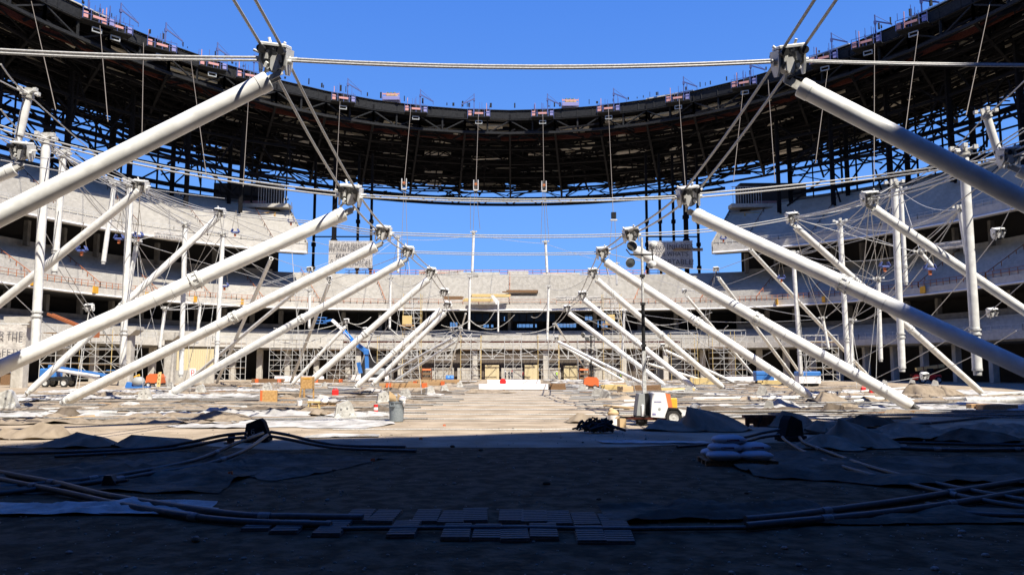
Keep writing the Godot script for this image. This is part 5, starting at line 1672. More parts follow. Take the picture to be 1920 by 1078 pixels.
func build_sheets() -> void:
	var n := 0
	var mats := ["plastic_sheet", "canvas", "grey_sheet", "plastic_sheet", "canvas", "sand"]
	for side in [-1.0, 1.0]:
		var z := 33.0
		var band := 0
		while z < 142.0:
			var step := 2.6 + z * 0.035
			for k in 3:
				var x0 := 8.0 + k * 13.0 + rng.randf_range(-1.5, 2.0)
				if x0 > 0.72 * z + 4.0:
					continue
				var w := rng.randf_range(8.0, 14.0)
				var name_m: String = mats[rng.randi() % (5 if k > 0 else 6)]
				sheet(Vector3(side * (x0 + w * 0.3), 0, -z - rng.randf_range(0, step * 0.6)), w, step * rng.randf_range(0.55, 0.95), rng.randf_range(-0.12, 0.12), M[name_m], rng.randf_range(0.12, 0.45), 100 + n, "%s %s of the aisle, %s from the shade, in the %s" % [{"plastic_sheet": "pale plastic sheet", "canvas": "brown canvas sheet", "grey_sheet": "grey sheet", "sand": "sandy sheet"}[name_m], ["left", "right"][0 if side < 0 else 1], ordinal(band), ["inner row", "middle row", "outer row"][k]], "protective sheets spread over the field", 0.012 + 0.004 * (n % 7))
				n += 1
			z += step
			band += 1
	for side in [-1.0, 1.0]:
		for i in 26:
			var zc := 25.5 + i * 2.3 + rng.randf_range(-0.8, 0.8)
			if side < 0.0 and zc < 30.0:
				zc += 6.0
			var xc: float = side * rng.randf_range(5.5, minf(30.0, 0.6 * zc))
			var sz := rng.randf_range(0.9, 2.6)
			heap(Vector3(xc, 0.03, -zc), sz, sz * rng.randf_range(0.4, 0.8), [[rng.randf_range(-0.2, 0.2) * sz, 0.0, rng.randf_range(0.16, 0.42), sz * 0.5, sz * 0.3], [rng.randf_range(-0.4, 0.4) * sz, 0.1, rng.randf_range(0.08, 0.25), sz * 0.35, sz * 0.22]], M[["canvas", "grey_sheet", "canvas", "plastic_sheet"][i % 4]], 400 + i + int(side) * 60, "crumpled %s flap %s of the aisle, %s from the shade" % [["canvas", "grey", "canvas", "plastic"][i % 4], ["left", "right"][0 if side < 0 else 1], ordinal(i)], rng.randf_range(-0.4, 0.4))
	# loose boards and offcuts on the lit field
	for side in [-1.0, 1.0]:
		for i in 30:
			var zb := 31.0 + i * 2.6 + rng.randf_range(-1.0, 1.0)
			var pb := Vector3(side * rng.randf_range(5.0, minf(34.0, 0.6 * zb)), 0.05, -zb)
			var tb := rng.randf_range(-0.6, 0.6)
			var lb := "loose board on the field %s of the aisle, %s from the shade" % [["left", "right"][0 if side < 0 else 1], ordinal(i)]
			var len_b := rng.randf_range(0.8, 3.2)
			var bs := mb()
			soft_box(bs, Vector3(0, 0.06, 0), Vector3(len_b, 0.09, rng.randf_range(0.12, 0.5)), 0.015)
			var ob := put("loose_board", bs, M[["wood", "wood_dark", "carton", "galvanised", "white_clean", "wood_dark"][rng.randi() % 6]])
			ob.position = pb
			ob.rotation = Vector3(0, tb, rng.randf_range(-0.05, 0.05))
			tag(ob, lb, "board", "loose boards on the lit field")
	# long pale seams across the bare aisle
	for i in 16:
		var z2 := 27.0 + i * 4.2 + rng.randf_range(-0.8, 0.8)
		var st := mb()
		var pts := []
		for k in 7:
			pts.append(Vector3(-6.0 + k * 2.0 + rng.randf_range(-0.1, 0.1), 0.02, -z2 + rng.randf_range(-0.12, 0.12)))
		tube(st, smooth_path(pts, 3), 0.025, 5)
		tag(put("ground_hose", st, M.cable_grey), "thin hose straight across the sandy aisle, %s from the shade" % ordinal(i), "hose", "thin hoses across the aisle")

# ---------------------------------------------------------------- shaded foreground
func floor_cable(pts: Array, r: float, m: Material, label: String, group := "") -> void:
	var p := []
	for q in pts:
		p.append(Vector3(q.x, maxf(q.y, r + 0.01), q.z))
	var path := smooth_path(p, 6)
	var o := cable(path, r, m, label, group, "floor_cable")
	if r > 0.041:
		for f in [0.31, 0.72]:
			var i := int(path.size() * f)
			var st := mb()
			var dir: Vector3 = (path[i + 1] - path[i]).normalized()
			tube(st, [path[i], path[i] + dir * 0.16], r * 1.18, 9)
			put("coupling", st, M.cable_dull, o)

func ground_clamp(at: Vector3, s: float, turn: float, m: Material, label: String, dark := false) -> Node3D:
	var o := thing("ground_clamp", label, "cable clamp", at, turn, "cable clamps standing on the field")
	var st := mb()
	prism(st, [Vector2(-0.5, 0.2), Vector2(-0.42, 0.78), Vector2(0.14, 1.0), Vector2(0.3, 0.86), Vector2(0.56, 0.2)].map(func(v): return v * s), 0.42 * s)
	put("housing", st, m, o)
	st = mb()
	soft_box(st, Vector3(0, 0.13 * s, 0), Vector3(1.1, 0.16, 0.7) * s, 0.03 * s)
	put("base_plate", st, m, o)
	for k in [-1.0, 1.0]:
		st = mb()
		lathe(st, Vector3(k * 0.34 * s, 0.2 * s, 0.22 * s), [[0.0, 0.12], [0.14, 0.1], [0.14, -0.1], [0.0, -0.12]].map(func(v): return [v[0] * s, v[1] * s]), 12, Basis(Vector3.RIGHT, PI / 2))
		put("roller", st, M.black if dark else M.galvanised, o)
		st = mb()
		box(st, Vector3(k * 0.36 * s, 0.04 * s, 0), Vector3(0.16, 0.1, 0.6) * s)
		put("foot", st, M.steel_ring, o)
		st = mb()
		prism(st, [Vector2(-0.4, 0.22), Vector2(-0.34, 0.7), Vector2(0.1, 0.9), Vector2(0.44, 0.22)].map(func(v): return v * s), 0.04 * s, Vector3(0, 0, k * 0.25 * s))
		put("cheek_plate", st, m, o)
	st = mb()
	for q in [[-0.2, 0.62], [0.1, 0.66], [-0.24, 0.34], [0.26, 0.36]]:
		tube(st, [Vector3(q[0], q[1], 0.26) * s, Vector3(q[0], q[1], 0.33) * s], 0.045 * s, 6)
	put("bolts", st, M.galvanised if not dark else M.steel_ring, o)
	return o

func build_foreground() -> void:
	# shaded sheets
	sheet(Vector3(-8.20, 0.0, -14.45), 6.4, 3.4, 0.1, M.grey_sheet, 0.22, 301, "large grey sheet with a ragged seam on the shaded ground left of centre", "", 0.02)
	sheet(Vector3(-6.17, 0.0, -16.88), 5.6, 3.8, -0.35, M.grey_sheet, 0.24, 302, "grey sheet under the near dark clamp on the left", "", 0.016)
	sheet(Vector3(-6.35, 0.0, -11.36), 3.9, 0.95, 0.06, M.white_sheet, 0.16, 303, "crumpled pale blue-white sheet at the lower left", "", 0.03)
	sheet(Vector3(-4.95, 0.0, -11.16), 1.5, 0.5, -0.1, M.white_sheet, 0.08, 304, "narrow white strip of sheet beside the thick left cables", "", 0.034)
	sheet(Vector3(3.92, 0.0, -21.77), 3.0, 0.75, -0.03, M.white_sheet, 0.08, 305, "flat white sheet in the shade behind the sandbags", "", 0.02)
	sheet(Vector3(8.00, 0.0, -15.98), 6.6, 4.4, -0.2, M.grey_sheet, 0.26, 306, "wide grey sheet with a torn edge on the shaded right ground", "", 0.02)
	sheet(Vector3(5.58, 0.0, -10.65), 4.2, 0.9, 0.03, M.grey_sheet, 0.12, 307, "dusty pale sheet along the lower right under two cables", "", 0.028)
	sheet(Vector3(13.46, 0.0, -23.86), 7.5, 3.0, 0.1, M.canvas, 0.45, 308, "rumpled brown canvas at the right edge of the shade", "", 0.024)
	sheet(Vector3(2.82, 0.0, -11.04), 3.2, 1.1, 0.08, M.grey_sheet, 0.28, 309, "coarse woven mat rumpled right of the ribbed floor mats", "", 0.05)
	sheet(Vector3(-8.26, 0.0, -29.24), 7.5, 4.6, -0.1, M.plastic_sheet, 0.14, 310, "bright wrinkled plastic sheet by the left edge of the aisle", "", 0.02)
	sheet(Vector3(-5.11, 0.0, -23.49), 2.2, 0.5, 0.1, M.plastic_sheet, 0.16, 311, "curled sheet edge at the shadow line left of centre", "", 0.024)
	sheet(Vector3(-15.92, 0.0, -30.75), 11.0, 4.0, 0.05, M.canvas, 0.36, 312, "long sandy canvas with raised folds at the left", "", 0.02)
	sheet(Vector3(-19.29, 0.0, -39.83), 12.0, 4.0, -0.06, M.canvas, 0.36, 313, "second long sandy canvas with folds farther left", "", 0.024)
	# heaps
	heap(Vector3(6.43, 0.0, -26.39), 3.7, 2.4, [[0.35, 0.0, 0.78, 1.7, 1.3], [-0.7, 0.2, 0.35, 1.4, 1.0]], M.canvas, 11, "tall dark tent-shaped canvas heap in front of the light tower")
	heap(Vector3(9.02, 0.0, -20.58), 3.0, 2.2, [[0.1, -0.2, 0.72, 1.4, 1.3], [-0.6, 0.4, 0.36, 1.0, 0.8]], M.canvas, 12, "dark canvas heap rising behind the right pair of cables")
	heap(Vector3(2.64, 0.0, -29.83), 1.7, 1.0, [[0.1, 0.0, 0.36, 0.9, 0.6]], M.canvas, 13, "brown canvas flap lit from the right, by the black netting")
	heap(Vector3(-13.98, 0.0, -23.12), 2.4, 1.5, [[0.1, 0.0, 0.46, 1.0, 0.8], [-0.8, 0.1, 0.3, 0.6, 0.6]], M.canvas, 14, "half lit rounded canvas heap at the left edge")
	heap(Vector3(-11.31, 0.0, -20.58), 2.2, 1.2, [[0.0, 0.0, 0.36, 1.1, 0.7]], M.canvas, 15, "dark canvas heap right of the half lit one")
	heap(Vector3(-9.57, 0.0, -20.58), 2.8, 1.2, [[0.2, 0.0, 0.3, 1.3, 0.7]], M.canvas, 16, "low dark canvas heap left of the near clamp")
	heap(Vector3(33.16, 0.0, -61.27), 4.2, 2.4, [[-0.2, 0.0, 1.0, 2.3, 1.5], [1.1, 0.3, 0.8, 1.2, 1.2]], M.canvas, 17, "curled brown canvas sheet standing up at the far right")
	heap(Vector3(19.77, 0.0, -48.27), 3.0, 1.6, [[0.0, 0.0, 0.65, 1.3, 1.0]], M.canvas, 18, "small lit canvas heap by the foot of the fourth right strut")
	heap(Vector3(14.44, 0.0, -41.50), 2.6, 1.3, [[0.0, 0.0, 0.5, 1.1, 0.9]], M.plastic_sheet, 19, "small white sheet heap left of the fourth right strut's foot")
	heap(Vector3(9.86, 0.0, -27.87), 1.9, 1.2, [[0.0, 0.0, 0.55, 0.9, 0.8]], M.canvas, 20, "dark hump of canvas at the sunlit edge on the right")
	heap(Vector3(12.27, 0.0, -25.06), 2.8, 1.5, [[0.3, 0.0, 0.34, 1.2, 0.9]], M.canvas, 21, "low canvas hump right of the dark heap")
	heap(Vector3(13.58, 0.0, -22.10), 3.2, 1.4, [[-0.4, 0.0, 0.36, 1.4, 0.9]], M.grey_sheet, 22, "low grey hump at the right picture edge")
	heap(Vector3(-1.83, 0.0, -66.82), 5.5, 2.2, [[0.0, 0.0, 0.4, 2.6, 1.2]], M.canvas, 23, "sand coloured hump across the aisle before the white beams")
	# bundle of black netting
	var st := mb()
	for i in 44:
		var a := rng.randf() * TAU
		var p := Vector3(cos(a) * rng.randf_range(0.05, 0.55), 0.05, sin(a) * rng.randf_range(0.05, 0.3))
		var q := Vector3(p.x * 0.5 + rng.randf_range(-0.35, 0.35), rng.randf_range(0.2, 0.5), p.z * 0.5)
		var r := Vector3(p.x + rng.randf_range(-0.6, 0.6), rng.randf_range(0.04, 0.2), p.z + rng.randf_range(-0.2, 0.2))
		tube(st, smooth_path([p, q, r], 4), rng.randf_range(0.02, 0.05), 5)
	var nb := put("netting_bundle", st, M.black)
	nb.position = Vector3(2.76, 0.0, -25.06)
	tag(nb, "tangled bundle of black netting at the shadow edge right of centre", "netting")
	# heavy cables
	var gl := "heavy black cables on the shaded ground"
	floor_cable([Vector3(-10.83, 0.12, -15.69), Vector3(-9.50, 0.10, -14.64), Vector3(-7.67, 0.08, -13.36), Vector3(-6.17, 0.06, -12.16), Vector3(-3.79, 0.05, -10.68), Vector3(-2.82, 0.05, -10.49), Vector3(-1.96, 0.05, -10.42)], 0.055, M.cable_black, "thick black cable from the left edge to the ribbed mats, upper of two", gl)
	floor_cable([Vector3(-10.15, 0.12, -14.71), Vector3(-8.90, 0.10, -13.73), Vector3(-7.05, 0.08, -12.45), Vector3(-5.49, 0.06, -11.32), Vector3(-3.73, 0.05, -10.28), Vector3(-2.28, 0.05, -10.00)], 0.05, M.cable_black, "thick black cable from the left edge to the ribbed mats, lower of two", gl)
	floor_cable([Vector3(-6.78, 0.30, -21.30), Vector3(-6.63, 0.25, -18.78), Vector3(-6.74, 0.10, -16.79), Vector3(-7.21, 0.06, -15.02), Vector3(-7.73, 0.06, -13.95), Vector3(-8.71, 0.06, -12.91)], 0.045, M.cable_black, "black cable bowing from the near left clamp to the left edge, upper of two", gl)
	floor_cable([Vector3(-6.44, 0.30, -20.61), Vector3(-6.01, 0.20, -17.55), Vector3(-6.29, 0.08, -16.02), Vector3(-6.81, 0.06, -14.87), Vector3(-7.19, 0.06, -13.82), Vector3(-8.27, 0.06, -12.26)], 0.045, M.cable_black, "black cable bowing from the near left clamp to the left edge, lower of two", gl)
	floor_cable([Vector3(-6.36, 0.50, -18.80), Vector3(-6.94, 0.44, -18.91), Vector3(-8.01, 0.22, -19.67), Vector3(-8.85, 0.08, -19.75), Vector3(-10.01, 0.06, -18.92), Vector3(-12.22, 0.06, -18.21)], 0.04, M.cable_black, "dark cable sloping left from the near left clamp, upper of two", gl)
	floor_cable([Vector3(-6.28, 0.42, -18.55), Vector3(-6.85, 0.36, -18.67), Vector3(-8.01, 0.12, -19.34), Vector3(-8.73, 0.06, -18.92), Vector3(-10.35, 0.06, -17.77)], 0.04, M.cable_black, "dark cable sloping left from the near left clamp, lower of two", gl)
	floor_cable([Vector3(-5.90, 0.50, -19.12), Vector3(-5.47, 0.42, -19.16), Vector3(-4.95, 0.14, -20.25), Vector3(-4.26, 0.06, -20.24), Vector3(-2.71, 0.06, -19.96)], 0.04, M.cable_black, "dark cable sloping right from the near left clamp, upper of two", gl)
	floor_cable([Vector3(-5.82, 0.42, -18.85), Vector3(-5.39, 0.34, -18.90), Vector3(-4.84, 0.10, -19.82), Vector3(-3.95, 0.06, -19.43), Vector3(-2.31, 0.06, -18.92)], 0.04, M.cable_black, "dark cable sloping right from the near left clamp, lower of two", gl)
	floor_cable([Vector3(3.04, 0.06, -10.30), Vector3(3.75, 0.06, -10.59), Vector3(4.82, 0.06, -11.19), Vector3(6.04, 0.06, -11.91), Vector3(7.45, 0.07, -12.84), Vector3(10.15, 0.08, -14.57)], 0.055, M.cable_black, "thick black cable along the lower right, upper of two", gl)
	floor_cable([Vector3(2.92, 0.06, -9.88), Vector3(3.59, 0.06, -10.15), Vector3(4.52, 0.06, -10.51), Vector3(5.61, 0.06, -11.06), Vector3(6.78, 0.07, -11.71), Vector3(9.21, 0.08, -13.24)], 0.055, M.cable_black, "thick black cable along the lower right, lower of two", gl)
	floor_cable([Vector3(7.30, 0.20, -21.14), Vector3(7.21, 0.14, -20.55), Vector3(6.87, 0.06, -18.10), Vector3(6.67, 0.06, -15.10), Vector3(6.85, 0.06, -12.91), Vector3(7.06, 0.06, -11.77), Vector3(7.50, 0.06, -10.82)], 0.042, M.cable_black, "black cable curving from the near right clamp to the right edge, left of two", gl)
	floor_cable([Vector3(7.76, 0.20, -21.14), Vector3(7.49, 0.14, -19.96), Vector3(7.50, 0.06, -18.44), Vector3(7.21, 0.06, -15.67), Vector3(7.34, 0.06, -13.26), Vector3(7.85, 0.06, -11.32)], 0.042, M.cable_black, "black cable curving from the near right clamp to the right edge, right of two", gl)
	floor_cable([Vector3(7.21, 0.40, -21.11), Vector3(6.65, 0.34, -20.80), Vector3(6.21, 0.16, -21.27), Vector3(5.37, 0.06, -20.82), Vector3(4.20, 0.06, -19.96)], 0.036, M.cable_black, "dark cable sloping left from the near right clamp, upper of two", gl)
	floor_cable([Vector3(7.03, 0.30, -20.61), Vector3(6.53, 0.26, -20.43), Vector3(6.27, 0.10, -20.99), Vector3(5.36, 0.06, -20.24)], 0.036, M.cable_black, "dark cable sloping left from the near right clamp, lower of two", gl)
	floor_cable([Vector3(7.90, 0.40, -21.11), Vector3(8.90, 0.20, -21.82), Vector3(9.90, 0.06, -21.43), Vector3(14.15, 0.06, -20.24)], 0.04, M.cable_black, "dark cable running right from the near right clamp", gl)
	floor_cable([Vector3(9.75, 0.06, -19.69), Vector3(10.92, 0.06, -19.17), Vector3(13.57, 0.06, -19.43)], 0.05, M.cable_black, "black cable lying straight at the right edge", gl)
	floor_cable([Vector3(12.88, 0.06, -27.04), Vector3(15.92, 0.06, -29.23), Vector3(19.94, 0.06, -32.52), Vector3(25.75, 0.06, -36.66)], 0.05, M.cable_black, "black cable behind the foot of the third right strut", gl)
	floor_cable([Vector3(-2.11, 0.05, -9.80), Vector3(-1.32, 0.05, -9.84), Vector3(0.0, 0.05, -9.87), Vector3(1.45, 0.05, -9.80), Vector3(2.91, 0.05, -9.87)], 0.03, M.cable_black, "thin pipe half buried under the ribbed mats", gl)
	floor_cable([Vector3(6.09, 0.05, -11.60), Vector3(6.19, 0.05, -10.96), Vector3(6.49, 0.05, -10.72), Vector3(7.37, 0.05, -10.64)], 0.035, M.cable_black, "short black hose at the lower right edge", gl)
	# near clamps
	var c1 := ground_clamp(Vector3(-7.13, 0.0, -21.93), 0.66, 0.0, M.steel_ring, "dark house-shaped clamp standing in the shade left of the aisle", true)
	lettering("6", 0.16, M.grey_panel, c1, Vector3(-0.07, 0.3, 0.14 + 0.06))
	ground_clamp(Vector3(7.92, 0.0, -22.26), 0.72, PI + 0.5, M.steel_ring, "dark tilted clamp in the shade right of the sandbags", true)
	var pr := thing("cable_prop", "rusty wooden prop under the cables left of the near clamp", "prop", Vector3(-7.69, 0.0, -21.46))
	st = mb()
	soft_box(st, Vector3(0, 0.14, 0), Vector3(0.16, 0.28, 0.14), 0.02, Basis(Vector3.BACK, -0.15))
	put("block", st, M.rust, pr)
	st = mb()
	box(st, Vector3(0, 0.015, 0), Vector3(0.3, 0.03, 0.24))
	put("base", st, M.wood_dark, pr)
	var ub := thing("upright_bracket", "small black bracket standing by the left cables in the shade", "bracket", Vector3(-6.98, 0.0, -13.67))
	st = mb()
	prism(st, [Vector2(-0.11, 0), Vector2(-0.07, 0.19), Vector2(0.05, 0.19), Vector2(0.15, 0.03), Vector2(0.15, 0)], 0.14)
	put("body", st, M.black, ub)
	st = mb()
	tube(st, [Vector3(0.05, 0.06, 0), Vector3(0.32, 0.1, 0)], 0.03, 6)
	put("pin", st, M.black, ub)
	# ribbed mats
	var proto: Node3D = null
	var nm := 0
	for e in [[Vector3(-3.23, 0.0, -10.29), 0.06, "first from the left in the front row"], [Vector3(-2.82, 0.0, -10.12), 0.05, "second from the left in the front row"], [Vector3(-2.24, 0.0, -9.96), 0.03, "third from the left in the front row"], [Vector3(-2.08, 0.0, -10.76), 0.02, "first from the left in the back row"], [Vector3(-1.72, 0.0, -10.76), 0.0, "second from the left in the back row"], [Vector3(-1.34, 0.0, -9.86), 0.02, "fourth from the left in the front row"], [Vector3(-1.15, 0.0, -10.73), 0.0, "third from the left in the back row"], [Vector3(-0.80, 0.0, -10.69), 0.0, "fourth from the left in the back row"], [Vector3(-0.67, 0.0, -9.77), 0.02, "fifth from the left in the front row"], [Vector3(-0.31, 0.0, -9.74), 0.0, "sixth from the left in the front row"], [Vector3(0.03, 0.0, -9.70), 0.0, "seventh from the left in the front row"], [Vector3(0.38, 0.0, -9.70), 0.0, "eighth from the left in the front row"], [Vector3(-0.01, 0.0, -10.73), 0.0, "sixth from the left in the back row"], [Vector3(0.31, 0.0, -10.69), 0.0, "seventh from the left in the back row"], [Vector3(-0.50, 0.0, -10.84), 0.02, "fifth from the left in the back row"], [Vector3(0.61, 0.0, -10.61), 0.0, "eighth from the left in the back row"], [Vector3(0.96, 0.0, -10.54), -0.03, "ninth from the left in the back row"], [Vector3(0.95, 0.0, -9.61), -0.03, "ninth from the left in the front row"], [Vector3(1.29, 0.0, -9.61), -0.05, "tenth from the left in the front row"], [Vector3(1.33, 0.0, -10.43), -0.05, "tenth from the left in the back row"]]:
		var where: Vector3 = e[0]
		if proto == null:
			proto = thing("ribbed_mat", "dark ribbed floor mat tile, %s" % e[2], "floor mat", where, e[1], "ribbed floor mat tiles in the foreground")
			st = mb()
			box(st, Vector3(0, 0.012, 0), Vector3(0.345, 0.024, 0.86))
			put("base", st, M.dark_mat, proto)
			for k in 7:
				st = mb()
				soft_box(st, Vector3(0, 0.034, -0.372 + k * 0.124), Vector3(0.34, 0.03, 0.086), 0.006)
				put("rib", st, M.dark_mat, proto)
		else:
			var cpy := copy(proto, "ribbed_mat", where, e[1], "dark ribbed floor mat tile, %s" % e[2])
			cpy.position += Vector3(rng.randf_range(-0.012, 0.012), 0.005 * (nm % 3), rng.randf_range(-0.05, 0.05))
			cpy.rotation += Vector3(rng.randf_range(-0.015, 0.015), rng.randf_range(-0.03, 0.03), rng.randf_range(-0.02, 0.02))
		nm += 1
	# sandbags on a pallet
	var pal := thing("pallet", "dark wooden pallet under the pile of white sacks", "pallet", Vector3(4.83, 0.0, -16.88), -0.04)
	for k in 3:
		st = mb()
		box(st, Vector3(0, 0.05, -0.4 + k * 0.4), Vector3(1.5, 0.09, 0.1))
		put("bearer", st, M.wood_dark, pal)
	for k in 7:
		st = mb()
		box(st, Vector3(-0.66 + k * 0.22, 0.106, 0), Vector3(0.16, 0.022, 0.95))
		put("plank", st, M.wood_dark, pal)
	var bags := [[-0.36, 0.12, 0.3, 0.1, "lower left sack at the front of the pile"], [0.3, 0.12, 0.3, -0.1, "lower right sack at the front of the pile"], [-0.34, 0.12, -0.25, 0.0, "lower sack at the back left of the pile"], [0.34, 0.12, -0.25, 0.05, "lower sack at the back right of the pile"], [-0.28, 0.27, 0.12, -0.05, "middle left sack with faint print on its face"], [0.32, 0.27, 0.08, 0.12, "middle right sack of the pile"], [-0.16, 0.42, 0.0, 0.08, "topmost sack of the pile with dark printed band"]]
	for e in bags:
		var o := thing("sandbag", "white %s" % e[4], "sack", pal.position + Vector3(e[0], e[1], e[2]), e[3], "white sacks piled on the pallet")
		st = mb()
		pillow(st, Vector3(0, 0.09, 0), Vector3(0.36, 0.115, 0.27))
		put("sack", st, M.bag_white, o)
		if e[1] > 0.25:
			st = mb()
			prism(st, [Vector2(-0.14, -0.02), Vector2(0.14, -0.02), Vector2(0.13, 0.02), Vector2(-0.13, 0.02)], 0.01, Vector3(0, 0.1, 0.262))
			put("printed_band", st, M.bag_print, o)
	# rusty steel bracket
	var rb := thing("steel_bracket", "rust-red steel channel bracket standing at the shadow edge on the right", "steel bracket", Vector3(8.80, 0.0, -27.87))
	st = mb()
	box(st, Vector3(0, 0.36, 0), Vector3(1.12, 0.1, 0.3))
	put("top_flange", st, M.rust, rb)
	st = mb()
	prism(st, [Vector2(-0.48, 0.0), Vector2(-0.48, 0.31), Vector2(0.52, 0.31), Vector2(0.44, 0.0), Vector2(-0.18, 0.0), Vector2(-0.2, 0.1), Vector2(-0.34, 0.1), Vector2(-0.36, 0.0)], 0.1)
	put("web", st, M.rust, rb)
	st = mb()
	bar(st, Vector3(-0.1, 0.0, 0.2), Vector3(0.08, 0.42, 0.16), 0.06, 0.05)
	put("lever", st, M.steel_ring, rb)
	# clods, stones and orange flags on the dark ground
	for i in 14:
		var p := Vector3(rng.randf_range(-6, 8), 0.0, -9.0 - 0.95 * i - rng.randf_range(0.0, 0.4))
		st = mb()
		var r := rng.randf_range(0.02, 0.05)
		pillow(st, Vector3(0, r * 0.5, 0), Vector3(r * 1.4, r * 0.7, r))
		var o := put("clod", st, M.soil_with_shade)
		o.position = p
		o.rotation.y = rng.randf() * TAU
		tag(o, "small dark clod of earth in the shade, %s nearest the camera" % ordinal(i), "clod", "clods on the shaded ground")
	for e in [[Vector3(-3.00, 0.0, -16.88), "left of the aisle in the shade"], [Vector3(-5.28, 0.0, -14.73), "on the grey sheet at left"], [Vector3(-2.58, 0.0, -22.10), "at the shadow line"], [Vector3(-2.38, 0.0, -27.36), "on the sunlit sand near the bin"]]:
		var o := thing("marker_flag", "small orange ground marker %s" % e[1], "marker", e[0], 0.0, "small orange ground markers")
		st = mb()
		tube(st, [Vector3.ZERO, Vector3(0.02, 0.1, 0)], 0.008, 5)
		put("stake", st, M.galvanised, o)
		st = mb()
		prism(st, [Vector2(-0.04, 0.06), Vector2(0.06, 0.05), Vector2(0.05, 0.12), Vector2(-0.03, 0.11)], 0.012)
		put("flag", st, M.orange, o)

func pillow(st: SurfaceTool, at: Vector3, r: Vector3) -> void:
	var nu := 22
	var nv := 11
	var f := func(i: int, j: int) -> Vector3:
		var a := TAU * i / nu
		var b := PI * (float(j) / nv - 0.5)
		var cx := signf(cos(a)) * pow(absf(cos(a)), 0.6) * pow(cos(b), 0.55)
		var cz := signf(sin(a)) * pow(absf(sin(a)), 0.6) * pow(cos(b), 0.55)
		var wob := 1.0 + 0.06 * sin(a * 5.0 + b * 7.0) * cos(b * 3.0 + a * 2.0) + 0.03 * sin(a * 11.0 + b * 4.0)
		return wob * Vector3(cx, sin(b) * (1.0 - 0.35 * maxf(absf(cx), absf(cz)) * maxf(absf(cx), absf(cz))), cz)
	for j in nv:
		for i in nu:
			var q := [f.call(i, j), f.call(i + 1, j), f.call(i + 1, j + 1), f.call(i, j + 1)]
			var n := q.map(func(v): return (Vector3(v.x / r.x, v.y * 1.3 / r.y, v.z / r.z)).normalized())
			var w := q.map(func(v): return at + v * r)
			tri(st, w[0], w[1], w[2], n[0], n[1], n[2])
			tri(st, w[0], w[2], w[3], n[0], n[2], n[3])

# ---------------------------------------------------------------- things standing on the field
func wheel(parent: Node3D, at: Vector3, r: float, w: float, axis := Vector3.BACK) -> void:
	var b := along(axis)
	var st := mb()
	lathe(st, at, [[r * 0.6, -w * 0.5], [r * 0.92, -w * 0.5], [r, -w * 0.3], [r, w * 0.3], [r * 0.92, w * 0.5], [r * 0.6, w * 0.5]], 18, b)
	var t := put("wheel", st, M.rubber, parent)
	st = mb()
	lathe(st, at, [[0.0, -w * 0.3], [r * 0.6, -w * 0.42], [r * 0.6, w * 0.42], [r * 0.25, w * 0.3], [0.0, w * 0.36]], 14, b)
	put("rim", st, M.galvanised, t)

func lamp_head(parent: Node3D, at: Vector3, dir: Vector3, r: float) -> void:
	var b := along(dir)
	var st := mb()
	lathe(st, at, [[0.0, -r * 0.9], [r * 0.4, -r * 0.85], [r * 0.85, -r * 0.35], [r, 0.0], [r * 0.96, 0.03]], 18, b)
	var l := put("lamp", st, M.galvanised, parent)
	st = mb()
	lathe(st, at, [[r * 0.94, 0.01], [0.0, 0.05]], 18, b)
	put("lens", st, M.lens, l)

